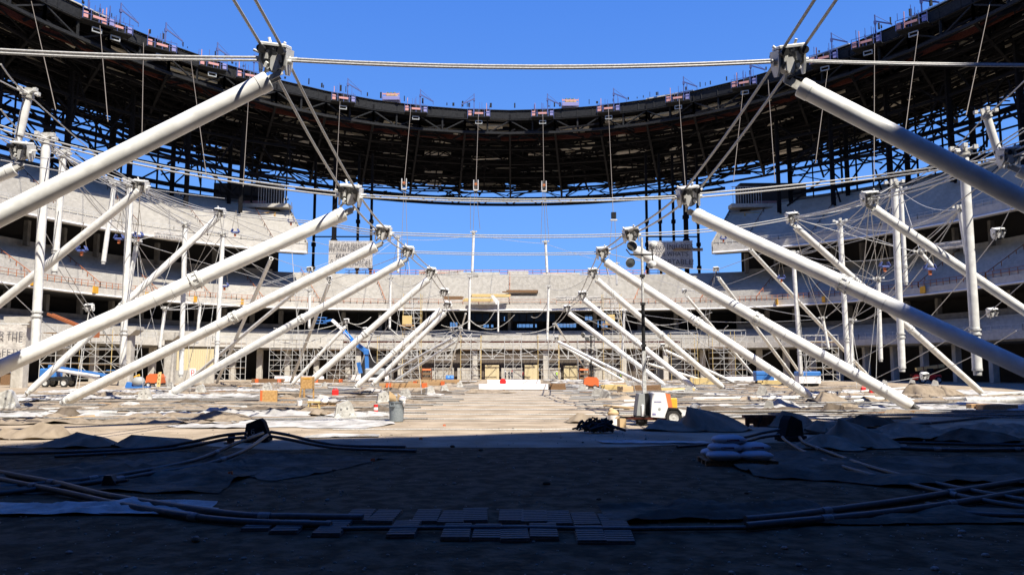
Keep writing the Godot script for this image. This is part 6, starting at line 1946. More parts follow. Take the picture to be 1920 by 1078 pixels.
func build_site_things() -> void:
	var st: SurfaceTool
	# light tower
	var lt := thing("light_tower", "white and orange mobile light tower with tall dark mast", "light tower", Vector3(4.88, 0.0, -28.68))
	st = mb()
	prism(st, [Vector2(0.2, 1.17), Vector2(0.67, 1.17), Vector2(0.77, 0.64), Vector2(0.69, 0.28), Vector2(0.14, 0.32)], 0.95)
	put("cabinet", st, M.white_clean, lt)
	st = mb()
	prism(st, [Vector2(0.672, 1.165), Vector2(0.85, 1.14), Vector2(0.93, 0.64), Vector2(0.86, 0.42), Vector2(0.73, 0.42), Vector2(0.772, 0.64)], 0.93)
	put("end_cover", st, M.orange_pale, lt)
	st = mb()
	prism(st, [Vector2(-0.26, 1.14), Vector2(-0.06, 1.14), Vector2(-0.05, 0.39), Vector2(-0.37, 0.31), Vector2(-0.33, 0.7)], 0.8)
	put("console", st, M.grey_panel, lt)
	st = mb()
	soft_box(st, Vector3(-0.15, 0.55, 0.43), Vector3(0.1, 0.42, 0.05), 0.02)
	put("control_panel", st, M.white_clean, lt)
	st = mb()
	box(st, Vector3(0.04, 0.75, -0.1), Vector3(0.2, 0.8, 0.6))
	put("winch_housing", st, M.steel_ring, lt)
	st = mb()
	box(st, Vector3(0.3, 0.25, 0), Vector3(1.5, 0.1, 0.8))
	box(st, Vector3(-0.3, 0.27, 0.52), Vector3(1.0, 0.06, 0.06))
	put("chassis", st, M.red_primer, lt)
	for k in [-0.36, -0.05]:
		st = mb()
		box(st, Vector3(k, 0.1, 0.42), Vector3(0.07, 0.4, 0.07))
		lathe(st, Vector3(k, 0.0, 0.42), [[0.12, 0.0], [0.1, 0.04], [0.0, 0.05]], 10)
		put("outrigger", st, M.steel_ring, lt)
	st = mb()
	prism(st, [Vector2(-0.42, 0.36), Vector2(0.06, 0.36), Vector2(0.0, 0.04), Vector2(-0.34, 0.04)], 0.3, Vector3(0, 0, 0.25))
	put("toolbox", st, M.black, lt)
	wheel(lt, Vector3(0.96, 0.3, 0.45), 0.3, 0.18)
	wheel(lt, Vector3(0.96, 0.3, -0.45), 0.3, 0.18)
	st = mb()
	prism(st, [Vector2(0.66, 0.4), Vector2(0.76, 0.66), Vector2(1.1, 0.64), Vector2(1.26, 0.44), Vector2(1.22, 0.42), Vector2(1.08, 0.58), Vector2(0.8, 0.6)], 0.22, Vector3(0, 0, 0.45))
	put("mudguard", st, M.steel_ring, lt)
	st = mb()
	box(st, Vector3(-0.64, 0.28, 0.0), Vector3(0.75, 0.06, 0.08))
	box(st, Vector3(-0.98, 0.3, 0.0), Vector3(0.06, 0.5, 0.06))
	put("drawbar", st, M.steel_ring, lt)
	st = mb()
	box(st, Vector3(0, 1.5, 0), Vector3(0.13, 2.4, 0.13))
	put("mast_base", st, M.galvanised, lt)
	st = mb()
	tube(st, [Vector3(0, 2.0, 0), Vector3(0, 4.5, 0)], 0.065, 10)
	put("mast_section", st, M.steel_ring, lt)
	st = mb()
	tube(st, [Vector3(0, 4.4, 0), Vector3(0, 6.95, 0)], 0.05, 10)
	put("mast_section", st, M.galvanised, lt)
	st = mb()
	for y in [2.9, 4.45, 5.5]:
		box(st, Vector3(0, y, 0), Vector3(0.17, 0.1, 0.17))
	put("mast_collar", st, M.black, lt)
	st = mb()
	tube(st, [Vector3(-0.45, 6.3, 0.05), Vector3(0.42, 6.3, 0.05)], 0.035, 8)
	tube(st, [Vector3(-0.45, 6.3, 0.05), Vector3(-0.6, 6.5, 0.05)], 0.025, 6)
	tube(st, [Vector3(0.36, 6.6, 0.05), Vector3(0.4, 5.95, 0.05)], 0.025, 6)
	put("lamp_bar", st, M.black, lt)
	lamp_head(lt, Vector3(-0.38, 6.62, 0.1), Vector3(-0.35, -0.45, 0.8), 0.2)
	lamp_head(lt, Vector3(-0.46, 5.98, 0.1), Vector3(0.25, -0.2, 0.9), 0.19)
	lamp_head(lt, Vector3(0.42, 6.66, 0.0), Vector3(0.7, -0.5, -0.5), 0.19)
	lamp_head(lt, Vector3(0.36, 5.92, 0.0), Vector3(0.5, -0.6, -0.6), 0.18)
	st = mb()
	for i in 6:
		box(st, Vector3(0.28 + i * 0.045, 0.86, 0.479), Vector3(0.032, 0.045, 0.006))
	box(st, Vector3(0.25, 0.42, 0.479), Vector3(0.13, 0.07, 0.006))
	put("badge", st, M.purple_box, lt)
	st = mb()
	lathe(st, Vector3(0.45, 0.6, 0.478), [[0.0, 0.004], [0.05, 0.004], [0.05, 0.0]], 16, Basis(Vector3.RIGHT, PI / 2))
	put("round_badge", st, M.grey_panel, lt)
	# second, far light mast
	var lf := thing("light_mast", "slim dark floodlight mast far off beside the low right struts", "light mast", Vector3(12.86, 0.71, -126.00))
	st = mb()
	tube(st, [Vector3.ZERO, Vector3(0, 6.9, 0)], 0.12, 8)
	put("mast_tube", st, M.steel_ring, lf)
	st = mb()
	tube(st, [Vector3(-1.4, 6.6, 0), Vector3(1.4, 6.6, 0)], 0.08, 6)
	put("lamp_bar", st, M.black, lf)
	for e in [[-1.3, 7.0, -0.6], [-0.6, 6.3, -0.2], [0.7, 7.1, 0.4], [1.3, 6.4, 0.6]]:
		lamp_head(lf, Vector3(e[0], e[1], 0.2), Vector3(e[2], -0.4, 0.8), 0.4)
	# round reflector mirror on the ground near the tower
	var rm := thing("reflector_dish", "round dull metal dish leaning behind the dark canvas heap", "dish", Vector3(8.14, 0.0, -34.70), 0.4)
	st = mb()
	lathe(st, Vector3(0, 0.26, 0), [[0.0, -0.12], [0.18, -0.06], [0.26, 0.06], [0.25, 0.07], [0.0, -0.05]], 20, along(Vector3(-0.5, 0.3, 0.9)))
	put("dish", st, M.chrome, rm)
	st = mb()
	prism(st, [Vector2(-0.3, 0), Vector2(-0.1, 0.3), Vector2(0.4, 0.0)], 0.1, Vector3(0, 0, -0.2))
	put("stand", st, M.paint_dusty, rm)
	# trash bin
	var bin := thing("trash_bin", "grey plastic trash bin overfilled with cardboard on the sand", "trash bin", Vector3(-4.50, 0.0, -30.44))
	st = mb()
	lathe(st, Vector3.ZERO, [[0.0, 0.0], [0.25, 0.0], [0.265, 0.03], [0.3, 0.72], [0.325, 0.74], [0.325, 0.8], [0.3, 0.8], [0.285, 0.74], [0.24, 0.05], [0.0, 0.05]], 28)
	lathe(st, Vector3.ZERO, [[0.287, 0.56], [0.302, 0.565], [0.304, 0.58], [0.29, 0.585]], 28)
	put("barrel", st, M.bin_grey, bin)
	for k in [-0.4, 2.6]:
		st = mb()
		var hb := Basis(Vector3.UP, k)
		box(st, hb * Vector3(0, 0.62, 0.31), Vector3(0.2, 0.05, 0.07), hb)
		box(st, hb * Vector3(-0.09, 0.67, 0.31), Vector3(0.03, 0.1, 0.07), hb)
		box(st, hb * Vector3(0.09, 0.67, 0.31), Vector3(0.03, 0.1, 0.07), hb)
		put("handle", st, M.bin_grey, bin)
	for e in [[-0.17, 0.9, 0.05, 0.2, "carton", [Vector2(-0.12, -0.3), Vector2(0.18, -0.3), Vector2(0.14, 0.1), Vector2(-0.02, 0.22), Vector2(-0.12, 0.3)]], [0.08, 0.88, 0.0, -0.4, "cardboard", [Vector2(-0.06, -0.3), Vector2(0.14, -0.3), Vector2(0.12, 0.1), Vector2(-0.06, 0.22)]]]:
		var sc := thing("cardboard_sheet", "%s of torn cardboard sticking up out of the trash bin" % ["broad pale piece", "small browner piece"][0 if e[0] < 0 else 1], "cardboard", bin.position + Vector3(e[0], e[1], e[2]), e[3])
		st = mb()
		prism(st, e[5], 0.02)
		put("panel", st, M.carton, sc)
	var bw := thing("trash_bag", "crumpled white plastic bag hanging over the bin's right rim", "plastic bag", bin.position + Vector3(0.24, 0.86, 0.08))
	st = mb()
	pillow(st, Vector3.ZERO, Vector3(0.15, 0.13, 0.12))
	pillow(st, Vector3(0.06, -0.14, 0.06), Vector3(0.06, 0.14, 0.05))
	put("film", st, M.white_clean, bw)
	# red and white marker drums
	var rd := thing("striped_post", "short red and white striped post left of the trash bin", "marker post", Vector3(-6.06, 0.0, -34.70))
	for k in 4:
		st = mb()
		lathe(st, Vector3(0, 0.12 * k, 0), [[0.0, 0.0], [0.1, 0.0], [0.1, 0.12], [0.0, 0.12]], 14)
		put("band", st, M.red if k % 2 else M.white_clean, rd)
	# bucket with rubble, carton and post by the light tower
	var bk := thing("bucket", "white bucket heaped with crumpled brown paper left of the light tower", "bucket", Vector3(3.71, 0.0, -28.68))
	st = mb()
	lathe(st, Vector3.ZERO, [[0.0, 0.0], [0.16, 0.0], [0.2, 0.36], [0.185, 0.36], [0.15, 0.03], [0.0, 0.03]], 18)
	put("pail", st, M.white_clean, bk)
	st = mb()
	pillow(st, Vector3(0, 0.42, 0), Vector3(0.2, 0.14, 0.18))
	pillow(st, Vector3(-0.06, 0.52, 0.03), Vector3(0.1, 0.1, 0.1))
	put("paper_filling", st, M.carton, bk)
	var cb := thing("carton", "small open cardboard carton left of the light tower's outriggers", "carton", Vector3(3.87, 0.0, -27.62), 0.3)
	for k in 4:
		st = mb()
		var q := Basis(Vector3.UP, k * PI / 2)
		box(st, q * Vector3(0, 0.15, 0.11), Vector3(0.24, 0.3, 0.015), q)
		put("side", st, M.carton, cb)
	st = mb()
	box(st, Vector3(-0.16, 0.34, 0), Vector3(0.12, 0.012, 0.22), Basis(Vector3.BACK, 0.7))
	put("flap", st, M.carton, cb)
	var cs := thing("yellow_case", "yellow cabinet standing behind the light tower's orange end", "cabinet", Vector3(6.75, 0.0, -32.79))
	st = mb()
	soft_box(st, Vector3(0, 0.62, 0), Vector3(0.32, 0.42, 0.4), 0.03)
	put("case", st, M.yellow, cs)
	st = mb()
	for k in [-0.12, 0.12]:
		box(st, Vector3(k, 0.2, 0.1), Vector3(0.05, 0.42, 0.05))
	put("stand", st, M.yellow, cs)
	# yellow crate on legs
	var yc := thing("yellow_box_stand", "ochre plywood box on splayed legs at the left", "box stand", Vector3(-14.07, 0.0, -53.50))
	st = mb()
	soft_box(st, Vector3(0, 1.15, 0), Vector3(0.8, 0.8, 0.7), 0.03)
	put("box", st, M.plywood, yc)
	for e in [[-0.34, 0.3, -0.1], [-0.14, 0.3, 0.04], [0.34, -0.3, 0.04], [-0.3, -0.3, 0.0]]:
		st = mb()
		bar(st, Vector3(e[0] + e[2], 0, e[1]), Vector3(e[0], 0.76, e[1]), 0.1, 0.1)
		put("leg", st, M.plywood, yc)
	st = mb()
	box(st, Vector3(0, 0.76, 0), Vector3(0.7, 0.06, 0.6))
	box(st, Vector3(0.05, 1.42, 0.34), Vector3(0.5, 0.05, 0.06))
	put("frame_rail", st, M.yellow, yc)
	# brown crate
	var bc := thing("plywood_crate", "square brown plywood crate with a grey side at the left", "crate", Vector3(-14.82, 0.0, -47.49), 0.25)
	st = mb()
	soft_box(st, Vector3(0, 0.42, 0), Vector3(1.0, 0.7, 0.8), 0.02)
	put("body", st, M.plywood, bc)
	st = mb()
	box(st, Vector3(-0.515, 0.42, 0), Vector3(0.03, 0.74, 0.84))
	put("grey_side", st, M.grey_panel, bc)
	st = mb()
	box(st, Vector3(-0.42, 0.42, 0.405), Vector3(0.12, 0.72, 0.02))
	put("orange_edge", st, M.orange, bc)
	st = mb()
	for k in [-0.4, 0.0, 0.4]:
		box(st, Vector3(k, 0.04, 0), Vector3(0.12, 0.07, 0.8))
	put("skid", st, M.wood_dark, bc)
	for e in [[Vector3(-13.08, 0.0, -46.74), "right of the brown crate", 0.2], [Vector3(-10.14, 0.0, -42.70), "behind the yellow trestle", -0.05]]:
		var o := thing("pallet", "wooden pallet lying %s" % e[1], "pallet", e[0], e[2])
		for k in 3:
			st = mb()
			box(st, Vector3(0, 0.05, -0.5 + k * 0.5), Vector3(1.5, 0.1, 0.1))
			put("bearer", st, M.wood_dark, o)
		for k in 7:
			st = mb()
			box(st, Vector3(-0.66 + k * 0.22, 0.115, 0), Vector3(0.15, 0.025, 1.1))
			put("plank", st, M.wood, o)
	var ww := thing("wrapped_bundle", "bundle in clear white wrap on the pallet behind the yellow trestle", "wrapped bundle", Vector3(-10.14, 0.0, -42.70) + Vector3(-0.1, 0.13, 0))
	for k in 3:
		st = mb()
		pillow(st, Vector3(-0.42 + k * 0.42, 0.16, 0), Vector3(0.24, 0.17, 0.4))
		put("parcel", st, M.white_clean if k == 1 else M.plastic_sheet, ww)
	# trestle
	var tr := thing("trestle", "yellow wooden trestle standing on a plank frame", "trestle", Vector3(-9.23, 0.0, -36.41))
	for e in [[-0.22, 0.1, -0.06], [0.22, 0.1, 0.06], [-0.2, -0.14, -0.04], [0.2, -0.14, 0.04]]:
		st = mb()
		bar(st, Vector3(e[0] + e[2], 0.1, e[1]), Vector3(e[0], 0.5, e[1]), 0.07, 0.05)
		put("leg", st, M.yellow_pale, tr)
	st = mb()
	box(st, Vector3(0, 0.52, 0), Vector3(0.58, 0.06, 0.34))
	box(st, Vector3(0, 0.28, 0.1), Vector3(0.36, 0.05, 0.04))
	put("top_rail", st, M.yellow_pale, tr)
	st = mb()
	box(st, Vector3(-0.12, 0.06, 0.2), Vector3(1.4, 0.1, 0.09))
	box(st, Vector3(-0.12, 0.06, -0.3), Vector3(1.4, 0.1, 0.09))
	put("plank_frame", st, M.yellow_pale, tr)
	var tn := thing("small_bucket", "small white bucket left of the yellow trestle", "bucket", Vector3(-11.46, 0.0, -42.09))
	st = mb()
	lathe(st, Vector3.ZERO, [[0.0, 0.0], [0.12, 0.0], [0.16, 0.36], [0.14, 0.36], [0.0, 0.3]], 14)
	put("pail", st, M.white_clean, tn)
	st = mb()
	tube(st, smooth_path([Vector3(-0.15, 0.34, 0), Vector3(0, 0.46, 0.05), Vector3(0.15, 0.34, 0)], 4), 0.012, 5)
	put("bail", st, M.galvanised, tn)
	var rj := thing("red_jug", "red jerrycan standing on white ground left of centre", "jerrycan", Vector3(-14.20, 0.0, -62.57))
	st = mb()
	soft_box(st, Vector3(0, 0.22, 0), Vector3(0.5, 0.44, 0.3), 0.05)
	put("can", st, M.red, rj)
	st = mb()
	box(st, Vector3(0, 0.52, 0), Vector3(0.3, 0.05, 0.08))
	box(st, Vector3(-0.13, 0.47, 0), Vector3(0.05, 0.1, 0.06))
	box(st, Vector3(0.13, 0.47, 0), Vector3(0.05, 0.1, 0.06))
	put("handle", st, M.red, rj)
	# clamps standing all over the field
	for e in [[Vector3(-6.72, 0.0, -31.40),1.0,0.3,"large grey","left of the red and white post"], [Vector3(-6.58, 0.0, -62.57),0.9,0.6,"white","third right of the trash bin"], [Vector3(-6.22, 0.0, -71.68),0.85,0.3,"white","fourth right of the trash bin"], [Vector3(-7.44, 0.0, -54.49),0.9,0.0,"white","behind the trash bin"], [Vector3(-7.72, 0.0, -46.74),0.95,0.4,"pale grey","just left of the trash bin"], [Vector3(-20.86, 0.0, -86.38),0.9,0.2,"white","right of the ochre box stand"], [Vector3(-22.54, 0.0, -71.68),1.1,0.1,"white","behind the brown crate"], [Vector3(-23.91, 0.0, -50.75),1.05,0.3,"white","right of the third left strut's foot"], [Vector3(-25.18, 0.0, -38.79),1.3,0.2,"large white","at the left picture edge"], [Vector3(-26.72, 0.0, -66.82),1.0,0.0,"white","near the fourth left strut's foot"], [Vector3(-5.97, 0.0, -88.99),0.9,0.1,"white","left of the white beams"], [Vector3(6.43, 0.0, -58.83),0.9,2.8,"white","left of the light tower"], [Vector3(6.28, 0.0, -52.55),0.9,2.6,"pale","nearer to the light tower"], [Vector3(6.80, 0.0, -75.35),0.9,2.9,"white","left of the orange generator"], [Vector3(15.42, 0.0, -104.82),0.9,2.9,"white","by the foot of the low right pair"], [Vector3(15.16, 0.0, -66.82),0.9,2.9,"white","right of the light tower, far"], [Vector3(19.68, 0.0, -61.27),1.0,2.8,"white","between the third and fourth right struts"], [Vector3(53.94, 0.0, -104.82),1.0,2.7,"white","under the thick right mast, left"], [Vector3(53.23, 0.0, -97.86),1.0,2.7,"white","under the thick right mast, right"], [Vector3(50.21, 0.0, -104.82),0.9,2.8,"white","left under the right masts"], [Vector3(13.12, 0.0, -39.83),0.6,2.8,"small pale","by the lit white sheet on the right"], [Vector3(-52.72, 0.0, -104.82),1.0,0.2,"white","behind the outer left strut's foot"], [Vector3(-36.85, 0.0, -83.92),0.9,0.2,"white","by the orange machine"], [Vector3(37.30, 0.0, -104.82),0.9,2.8,"white","by the blue box at the right"]]:
		ground_clamp(e[0], e[1] * 0.8, e[2], M.paint_dusty, "%s clamp standing on the field %s" % [e[3], e[4]])
	# white beams in the aisle
	for e in [[Vector3(0.22, 0.0, -104.82), 7.2, "upper long white wrapped beam lying across the aisle", 0.62], [Vector3(0.11, 0.0, -77.32), 6.9, "nearer long white wrapped beam lying across the aisle", 0.55], [Vector3(-34.92, 0.0, -127.52), 8.0, "white wrapped beam behind the ochre box", 0.9], [Vector3(-28.52, 0.0, -154.27), 8.0, "white wrapped beam under the blue boom lift", 0.9], [Vector3(39.70, 0.0, -133.30), 6.0, "white wrapped beam by the low right strut", 0.8], [Vector3(41.77, 0.0, -117.35), 6.5, "white wrapped beam under the slim right strut", 0.7]]:
		var o := thing("white_beam", e[2], "beam", e[0])
		st = mb()
		soft_box(st, Vector3(0, e[3] * 0.5 + 0.08, 0), Vector3(e[1], e[3], 0.7), 0.08)
		put("wrapped_beam", st, M.white_clean, o)
		st = mb()
		for k in 4:
			box(st, Vector3(-e[1] * 0.4 + e[1] * 0.8 * k / 3.0, 0.05, 0), Vector3(0.2, 0.09, 0.9))
		put("bearer", st, M.wood_dark, o)
		st = mb()
		box(st, Vector3(0, e[3] + 0.09, 0.2), Vector3(e[1] * 0.98, 0.03, 0.06))
		put("pink_strap", st, M.netting_pink, o)
	var rr := thing("red_reel", "round red reel leaning on the white beam in the aisle", "reel", Vector3(-0.98, 0.0, -83.92))
	st = mb()
	lathe(st, Vector3(0, 0.75, 0.15), [[0.0, -0.1], [0.35, -0.1], [0.35, 0.1], [0.0, 0.12]], 16, Basis(Vector3.RIGHT, PI / 2))
	put("drum", st, M.red, rr)
	st = mb()
	box(st, Vector3(0, 0.2, 0.1), Vector3(0.3, 0.42, 0.2))
	put("stand", st, M.rust, rr)
	# timber
	timber(Vector3(-11.33, 0.0, -81.60), 0.0, 5.2, 3, 2, M.wood, "long brown timbers with orange ends left of the aisle", M.orange)
	timber(Vector3(-10.37, 0.0, -94.71), 0.04, 4.6, 3, 2, M.wood, "brown timbers behind the long ones left of the aisle", M.orange)
	timber(Vector3(-27.95, 0.0, -117.35), 0.1, 5.0, 3, 2, M.wood_dark, "dark timbers right of the ochre box", M.orange)
	timber(Vector3(-38.49, 0.0, -122.23), -0.06, 5.0, 3, 2, M.wood_dark, "dark timbers far left behind the brown crate", M.orange)
	timber(Vector3(9.65, 0.0, -73.47), 0.0, 2.4, 3, 2, M.yellow_pale, "yellow timbers right of the orange generator", null)
	timber(Vector3(9.82, 0.0, -66.82), 0.5, 1.2, 3, 2, M.carton, "short pale boards tipped beside the yellow timbers", null)
	timber(Vector3(12.40, 0.0, -71.68), 0.0, 2.6, 3, 2, M.wood_dark, "brown timbers behind the light tower", null)
	timber(Vector3(15.57, 0.0, -73.47), 0.03, 3.4, 3, 1, M.yellow_pale, "low yellow boards right of the light tower", null)
	timber(Vector3(25.82, 0.0, -104.82), 0.05, 4.0, 3, 3, M.yellow_pale, "yellow timber pile behind the sixth right strut", null)
	timber(Vector3(13.27, 0.0, -104.82), 0.0, 5.0, 3, 1, M.wood, "low tan boards far right of the aisle", null)
	timber(Vector3(-10.81, 0.0, -112.85), 0.0, 6.0, 3, 2, M.wood, "tan timbers far left of the aisle", null)
	timber(Vector3(35.87, 0.0, -104.82), 0.0, 5.0, 3, 2, M.yellow_pale, "pale timbers right under the slim right struts", null)
	timber(Vector3(4.62, 0.0, -79.40), 0.0, 1.7, 3, 2, M.wood_dark, "small dark timber block right of the white beams", null)
	timber(Vector3(23.86, 0.0, -38.79), 0.05, 1.9, 4, 1, M.wood, "planks lying in the shade at the far right", null)
	for e in [[Vector3(-16.90, 0.0, -154.27), "left"], [Vector3(14.26, 0.0, -154.27), "right"]]:
		var o := thing("rack_of_parts", "brown steel rack of parts %s of the aisle at the far end" % e[1], "rack", e[0])
		for k in 3:
			st = mb()
			soft_box(st, Vector3(0, 0.4 + k * 0.85, 0), Vector3(1.8, 0.35, 1.2), 0.04)
			put("shelf", st, M.orange_pale if k == 2 else M.wood_dark, o)
		for x in [-0.9, 0.9]:
			st = mb()
			box(st, Vector3(x, 1.2, 0), Vector3(0.12, 2.4, 1.2))
			put("side_frame", st, M.rust, o)
	var bb := thing("blue_drum", "blue drum on its side left of the aisle", "drum", Vector3(-11.19, 0.0, -139.62))
	st = mb()
	lathe(st, Vector3(0, 0.55, 0), [[0.0, -0.7], [0.5, -0.7], [0.54, -0.3], [0.5, 0.0], [0.54, 0.3], [0.5, 0.7], [0.0, 0.7]], 16, Basis(Vector3.BACK, PI / 2))
	put("barrel", st, M.blue_machine, bb)
	st = mb()
	box(st, Vector3(0, 0.06, 0), Vector3(1.2, 0.12, 1.0))
	put("cradle", st, M.wood_dark, bb)
	# orange generators
	for e in [[Vector3(8.04, 0.0, -79.40), 1.25, "orange generator right of the aisle"], [Vector3(-42.06, 0.0, -91.76), 1.5, "orange machine with a yellow board beside the left mast"]]:
		var o := thing("generator", e[2], "generator", e[0])
		var s: float = e[1]
		st = mb()
		prism(st, [Vector2(-0.62, 0.35), Vector2(-0.56, 0.85), Vector2(-0.3, 1.05), Vector2(0.45, 1.02), Vector2(0.62, 0.8), Vector2(0.62, 0.3)].map(func(v): return v * s), 0.8 * s)
		put("hood", st, M.orange, o)
		st = mb()
		box(st, Vector3(0, 0.26 * s, 0), Vector3(1.3, 0.14, 0.7) * s)
		put("chassis", st, M.steel_ring, o)
		wheel(o, Vector3(0.3 * s, 0.2 * s, 0.4 * s), 0.2 * s, 0.14 * s)
		wheel(o, Vector3(-0.36 * s, 0.2 * s, 0.4 * s), 0.2 * s, 0.14 * s)
		st = mb()
		bar(st, Vector3(-0.6, 0.25, 0) * s, Vector3(-1.0, 0.08, 0) * s, 0.08 * s, 0.08 * s)
		put("drawbar", st, M.steel_ring, o)
		st = mb()
		tube(st, [Vector3(-0.1, 1.0, 0) * s, Vector3(-0.1, 1.25, 0) * s], 0.05 * s, 8)
		put("exhaust", st, M.black, o)
	var yb := thing("leaning_board", "tall narrow yellow board with dark spots leaning on the orange machine", "board", Vector3(-40.06, 0.0, -88.99))
	st = mb()
	box(st, Vector3(0, 0.95, 0.75), Vector3(0.4, 1.7, 0.06), Basis(Vector3.RIGHT, -0.12))
	put("plank", st, M.yellow_pale, yb)
	st = mb()
	for y in [0.5, 0.95, 1.4]:
		lathe(st, Vector3(0, y, 0.79 - (y - 0.95) * 0.12), [[0.08, 0.0], [0.07, 0.02], [0.0, 0.02]], 8, Basis(Vector3.RIGHT, PI / 2))
	put("knob", st, M.wood_dark, yb)
	var gm := thing("compressor", "grey skid compressor with blue frame left of the orange machine", "compressor", Vector3(-41.48, 0.0, -86.38))
	st = mb()
	pillow(st, Vector3(0, 0.7, 0), Vector3(0.62, 0.6, 0.5))
	put("tank", st, M.grey_panel, gm)
	st = mb()
	box(st, Vector3(0, 0.1, 0), Vector3(2.4, 0.2, 1.0))
	put("skid", st, M.blue_machine, gm)
	st = mb()
	prism(st, [Vector2(-1.4, 0.15), Vector2(-1.2, 0.7), Vector2(-0.8, 0.6), Vector2(-0.6, 0.15)], 0.7)
	put("guard", st, M.blue_machine, gm)
	st = mb()
	tube(st, [Vector3(-0.5, 1.2, 0), Vector3(0.1, 1.45, 0.1)], 0.12, 8)
	put("air_filter", st, M.yellow, gm)
	# boom lifts
	boom_lift("blue boom lift with its boom raised to the left at the far end", Vector3(-24.23, 0.74, -132.00), [Vector3(-25.70, 1.46, -132.00), Vector3(-26.36, 2.90, -132.00), Vector3(-24.63, 2.36, -132.00), Vector3(-24.77, 4.88, -132.00), Vector3(-26.90, 6.69, -132.00), Vector3(-28.85, 8.78, -132.00), Vector3(-30.81, 10.52, -132.00), Vector3(-32.26, 10.24, -132.00)])
	var bl := thing("boom_lift", "low blue boom lift with its boom folded flat at the left", "boom lift", Vector3(-52.86, 0.0, -91.76))
	st = mb()
	soft_box(st, Vector3(-0.6, 1.0, 0), Vector3(3.4, 0.5, 1.6), 0.08)
	put("chassis", st, M.steel_ring, bl)
	st = mb()
	soft_box(st, Vector3(-1.6, 1.7, 0), Vector3(2.0, 1.0, 1.6), 0.15)
	put("turret", st, M.blue_machine, bl)
	st = mb()
	bar(st, Vector3(-1.6, 2.45, 0.5), Vector3(5.4, 1.35, 0.5), 0.34, 0.36)
	put("boom", st, M.blue_machine, bl)
	st = mb()
	bar(st, Vector3(-1.0, 2.2, 0.82), Vector3(4.6, 1.32, 0.82), 0.06, 0.2)
	bar(st, Vector3(-0.6, 1.95, 0.5), Vector3(4.4, 1.0, 0.5), 0.26, 0.24)
	put("inner_boom", st, M.white_clean, bl)
	for x in [-1.7, 0.5]:
		for z in [-0.8, 0.8]:
			wheel(bl, Vector3(x, 0.52, z), 0.52, 0.36)
	st = mb()
	box(st, Vector3(5.9, 1.0, 0.5), Vector3(1.0, 0.1, 0.9))
	for y in [1.5, 2.0]:
		box(st, Vector3(5.9, y, 0.95), Vector3(1.0, 0.06, 0.06))
	put("basket", st, M.blue_machine, bl)
	var tarp := thing("blue_tarp", "bright blue tarpaulin over a crate at the left edge", "tarpaulin", Vector3(-67.43, 0.0, -104.82))
	st = mb()
	prism(st, [Vector2(-1.1, 1.7), Vector2(-0.8, 2.45), Vector2(0.9, 2.2), Vector2(1.5, 1.65)], 2.0)
	put("cover", st, M.blue_cover, tarp)
	st = mb()
	box(st, Vector3(0, 0.85, 0), Vector3(2.0, 1.66, 1.7))
	put("crate", st, M.wood_dark, tarp)
	for e in [[Vector3(36.28, 0.70, -112.00), "left"], [Vector3(34.99, 1.50, -92.00), "right"]]:
		var o := thing("blue_container", "blue and white tool container under the right masts, %s" % e[1], "container", e[0] * Vector3(1, 0, 1))
		st = mb()
		soft_box(st, Vector3(0, 0.9, 0), Vector3(2.6, 0.9, 1.4), 0.06)
		put("body", st, M.white_clean if e[1] == "right" else M.blue_machine, o)
		st = mb()
		soft_box(st, Vector3(0, 1.6, 0), Vector3(2.7, 0.5, 1.5), 0.1)
		put("lid", st, M.blue_machine, o)
		st = mb()
		box(st, Vector3(0, 0.22, 0), Vector3(2.2, 0.44, 1.0))
		put("base", st, M.steel_ring, o)
	# red telehandler in the shade with a pale beam
	var th := thing("telehandler", "dark red machine carrying a pale yellow beam in the right shade", "telehandler", Vector3(62.66, 0.0, -117.35))
	st = mb()
	soft_box(st, Vector3(0, 0.95, 0), Vector3(3.6, 0.8, 1.8), 0.15)
	put("chassis", st, M.red, th)
	st = mb()
	soft_box(st, Vector3(0.2, 1.7, 0.2), Vector3(1.1, 1.2, 1.0), 0.12)
	put("cab", st, M.steel_ring, th)
	for x in [-1.2, 1.2]:
		wheel(th, Vector3(x, 0.55, 0.9), 0.55, 0.4)
	st = mb()
	bar(st, Vector3(1.6, 2.0, -0.5), Vector3(-2.2, 1.2, -0.5), 0.35, 0.4)
	put("boom", st, M.red_primer, th)
	var yb2 := thing("pale_beam", "pale yellow beam held on the dark red machine", "beam", th.position + Vector3(0.2, 2.35, 0.4), 0.0)
	st = mb()
	bar(st, Vector3(-2.0, -0.25, 0), Vector3(2.2, 0.3, 0), 0.5, 0.5)
	put("timber", st, M.yellow_pale, yb2)
	st = mb()
	for x in [-1.0, 1.2]:
		box(st, Vector3(x, 0.03 + x * 0.13, 0), Vector3(0.1, 0.6, 0.58))
	put("strap", st, M.rust, yb2)
	for e in [[1610, "left"], [1632, "right"]]:
		var o := thing("red_jug", "red jerrycan on the lit ground under the right masts, %s of two" % e[1], "jerrycan", (Vector3(31.58, 0.0, -69.98) if e[1] == "left" else Vector3(31.59, 0.0, -68.36)))
		st = mb()
		soft_box(st, Vector3(0, 0.24, 0), Vector3(0.4, 0.46, 0.3), 0.05)
		put("can", st, M.red, o)
		st = mb()
		box(st, Vector3(0, 0.54, 0), Vector3(0.26, 0.05, 0.08))
		put("handle", st, M.red, o)
	var tu := thing("wrapped_tube", "long grey wrapped tube lying in the shade at the far right", "tube", Vector3(28.27, 0.0, -46.02))
	st = mb()
	tube(st, [Vector3(-1.5, 0.2, 0), Vector3(3.2, 0.24, 0.1)], 0.2, 12)
	put("roll", st, M.paint_dusty, tu)
	st = mb()
	tube(st, [Vector3(0.2, 0.212, 0.03), Vector3(0.4, 0.214, 0.035)], 0.215, 12)
	put("band", st, M.galvanised, tu)
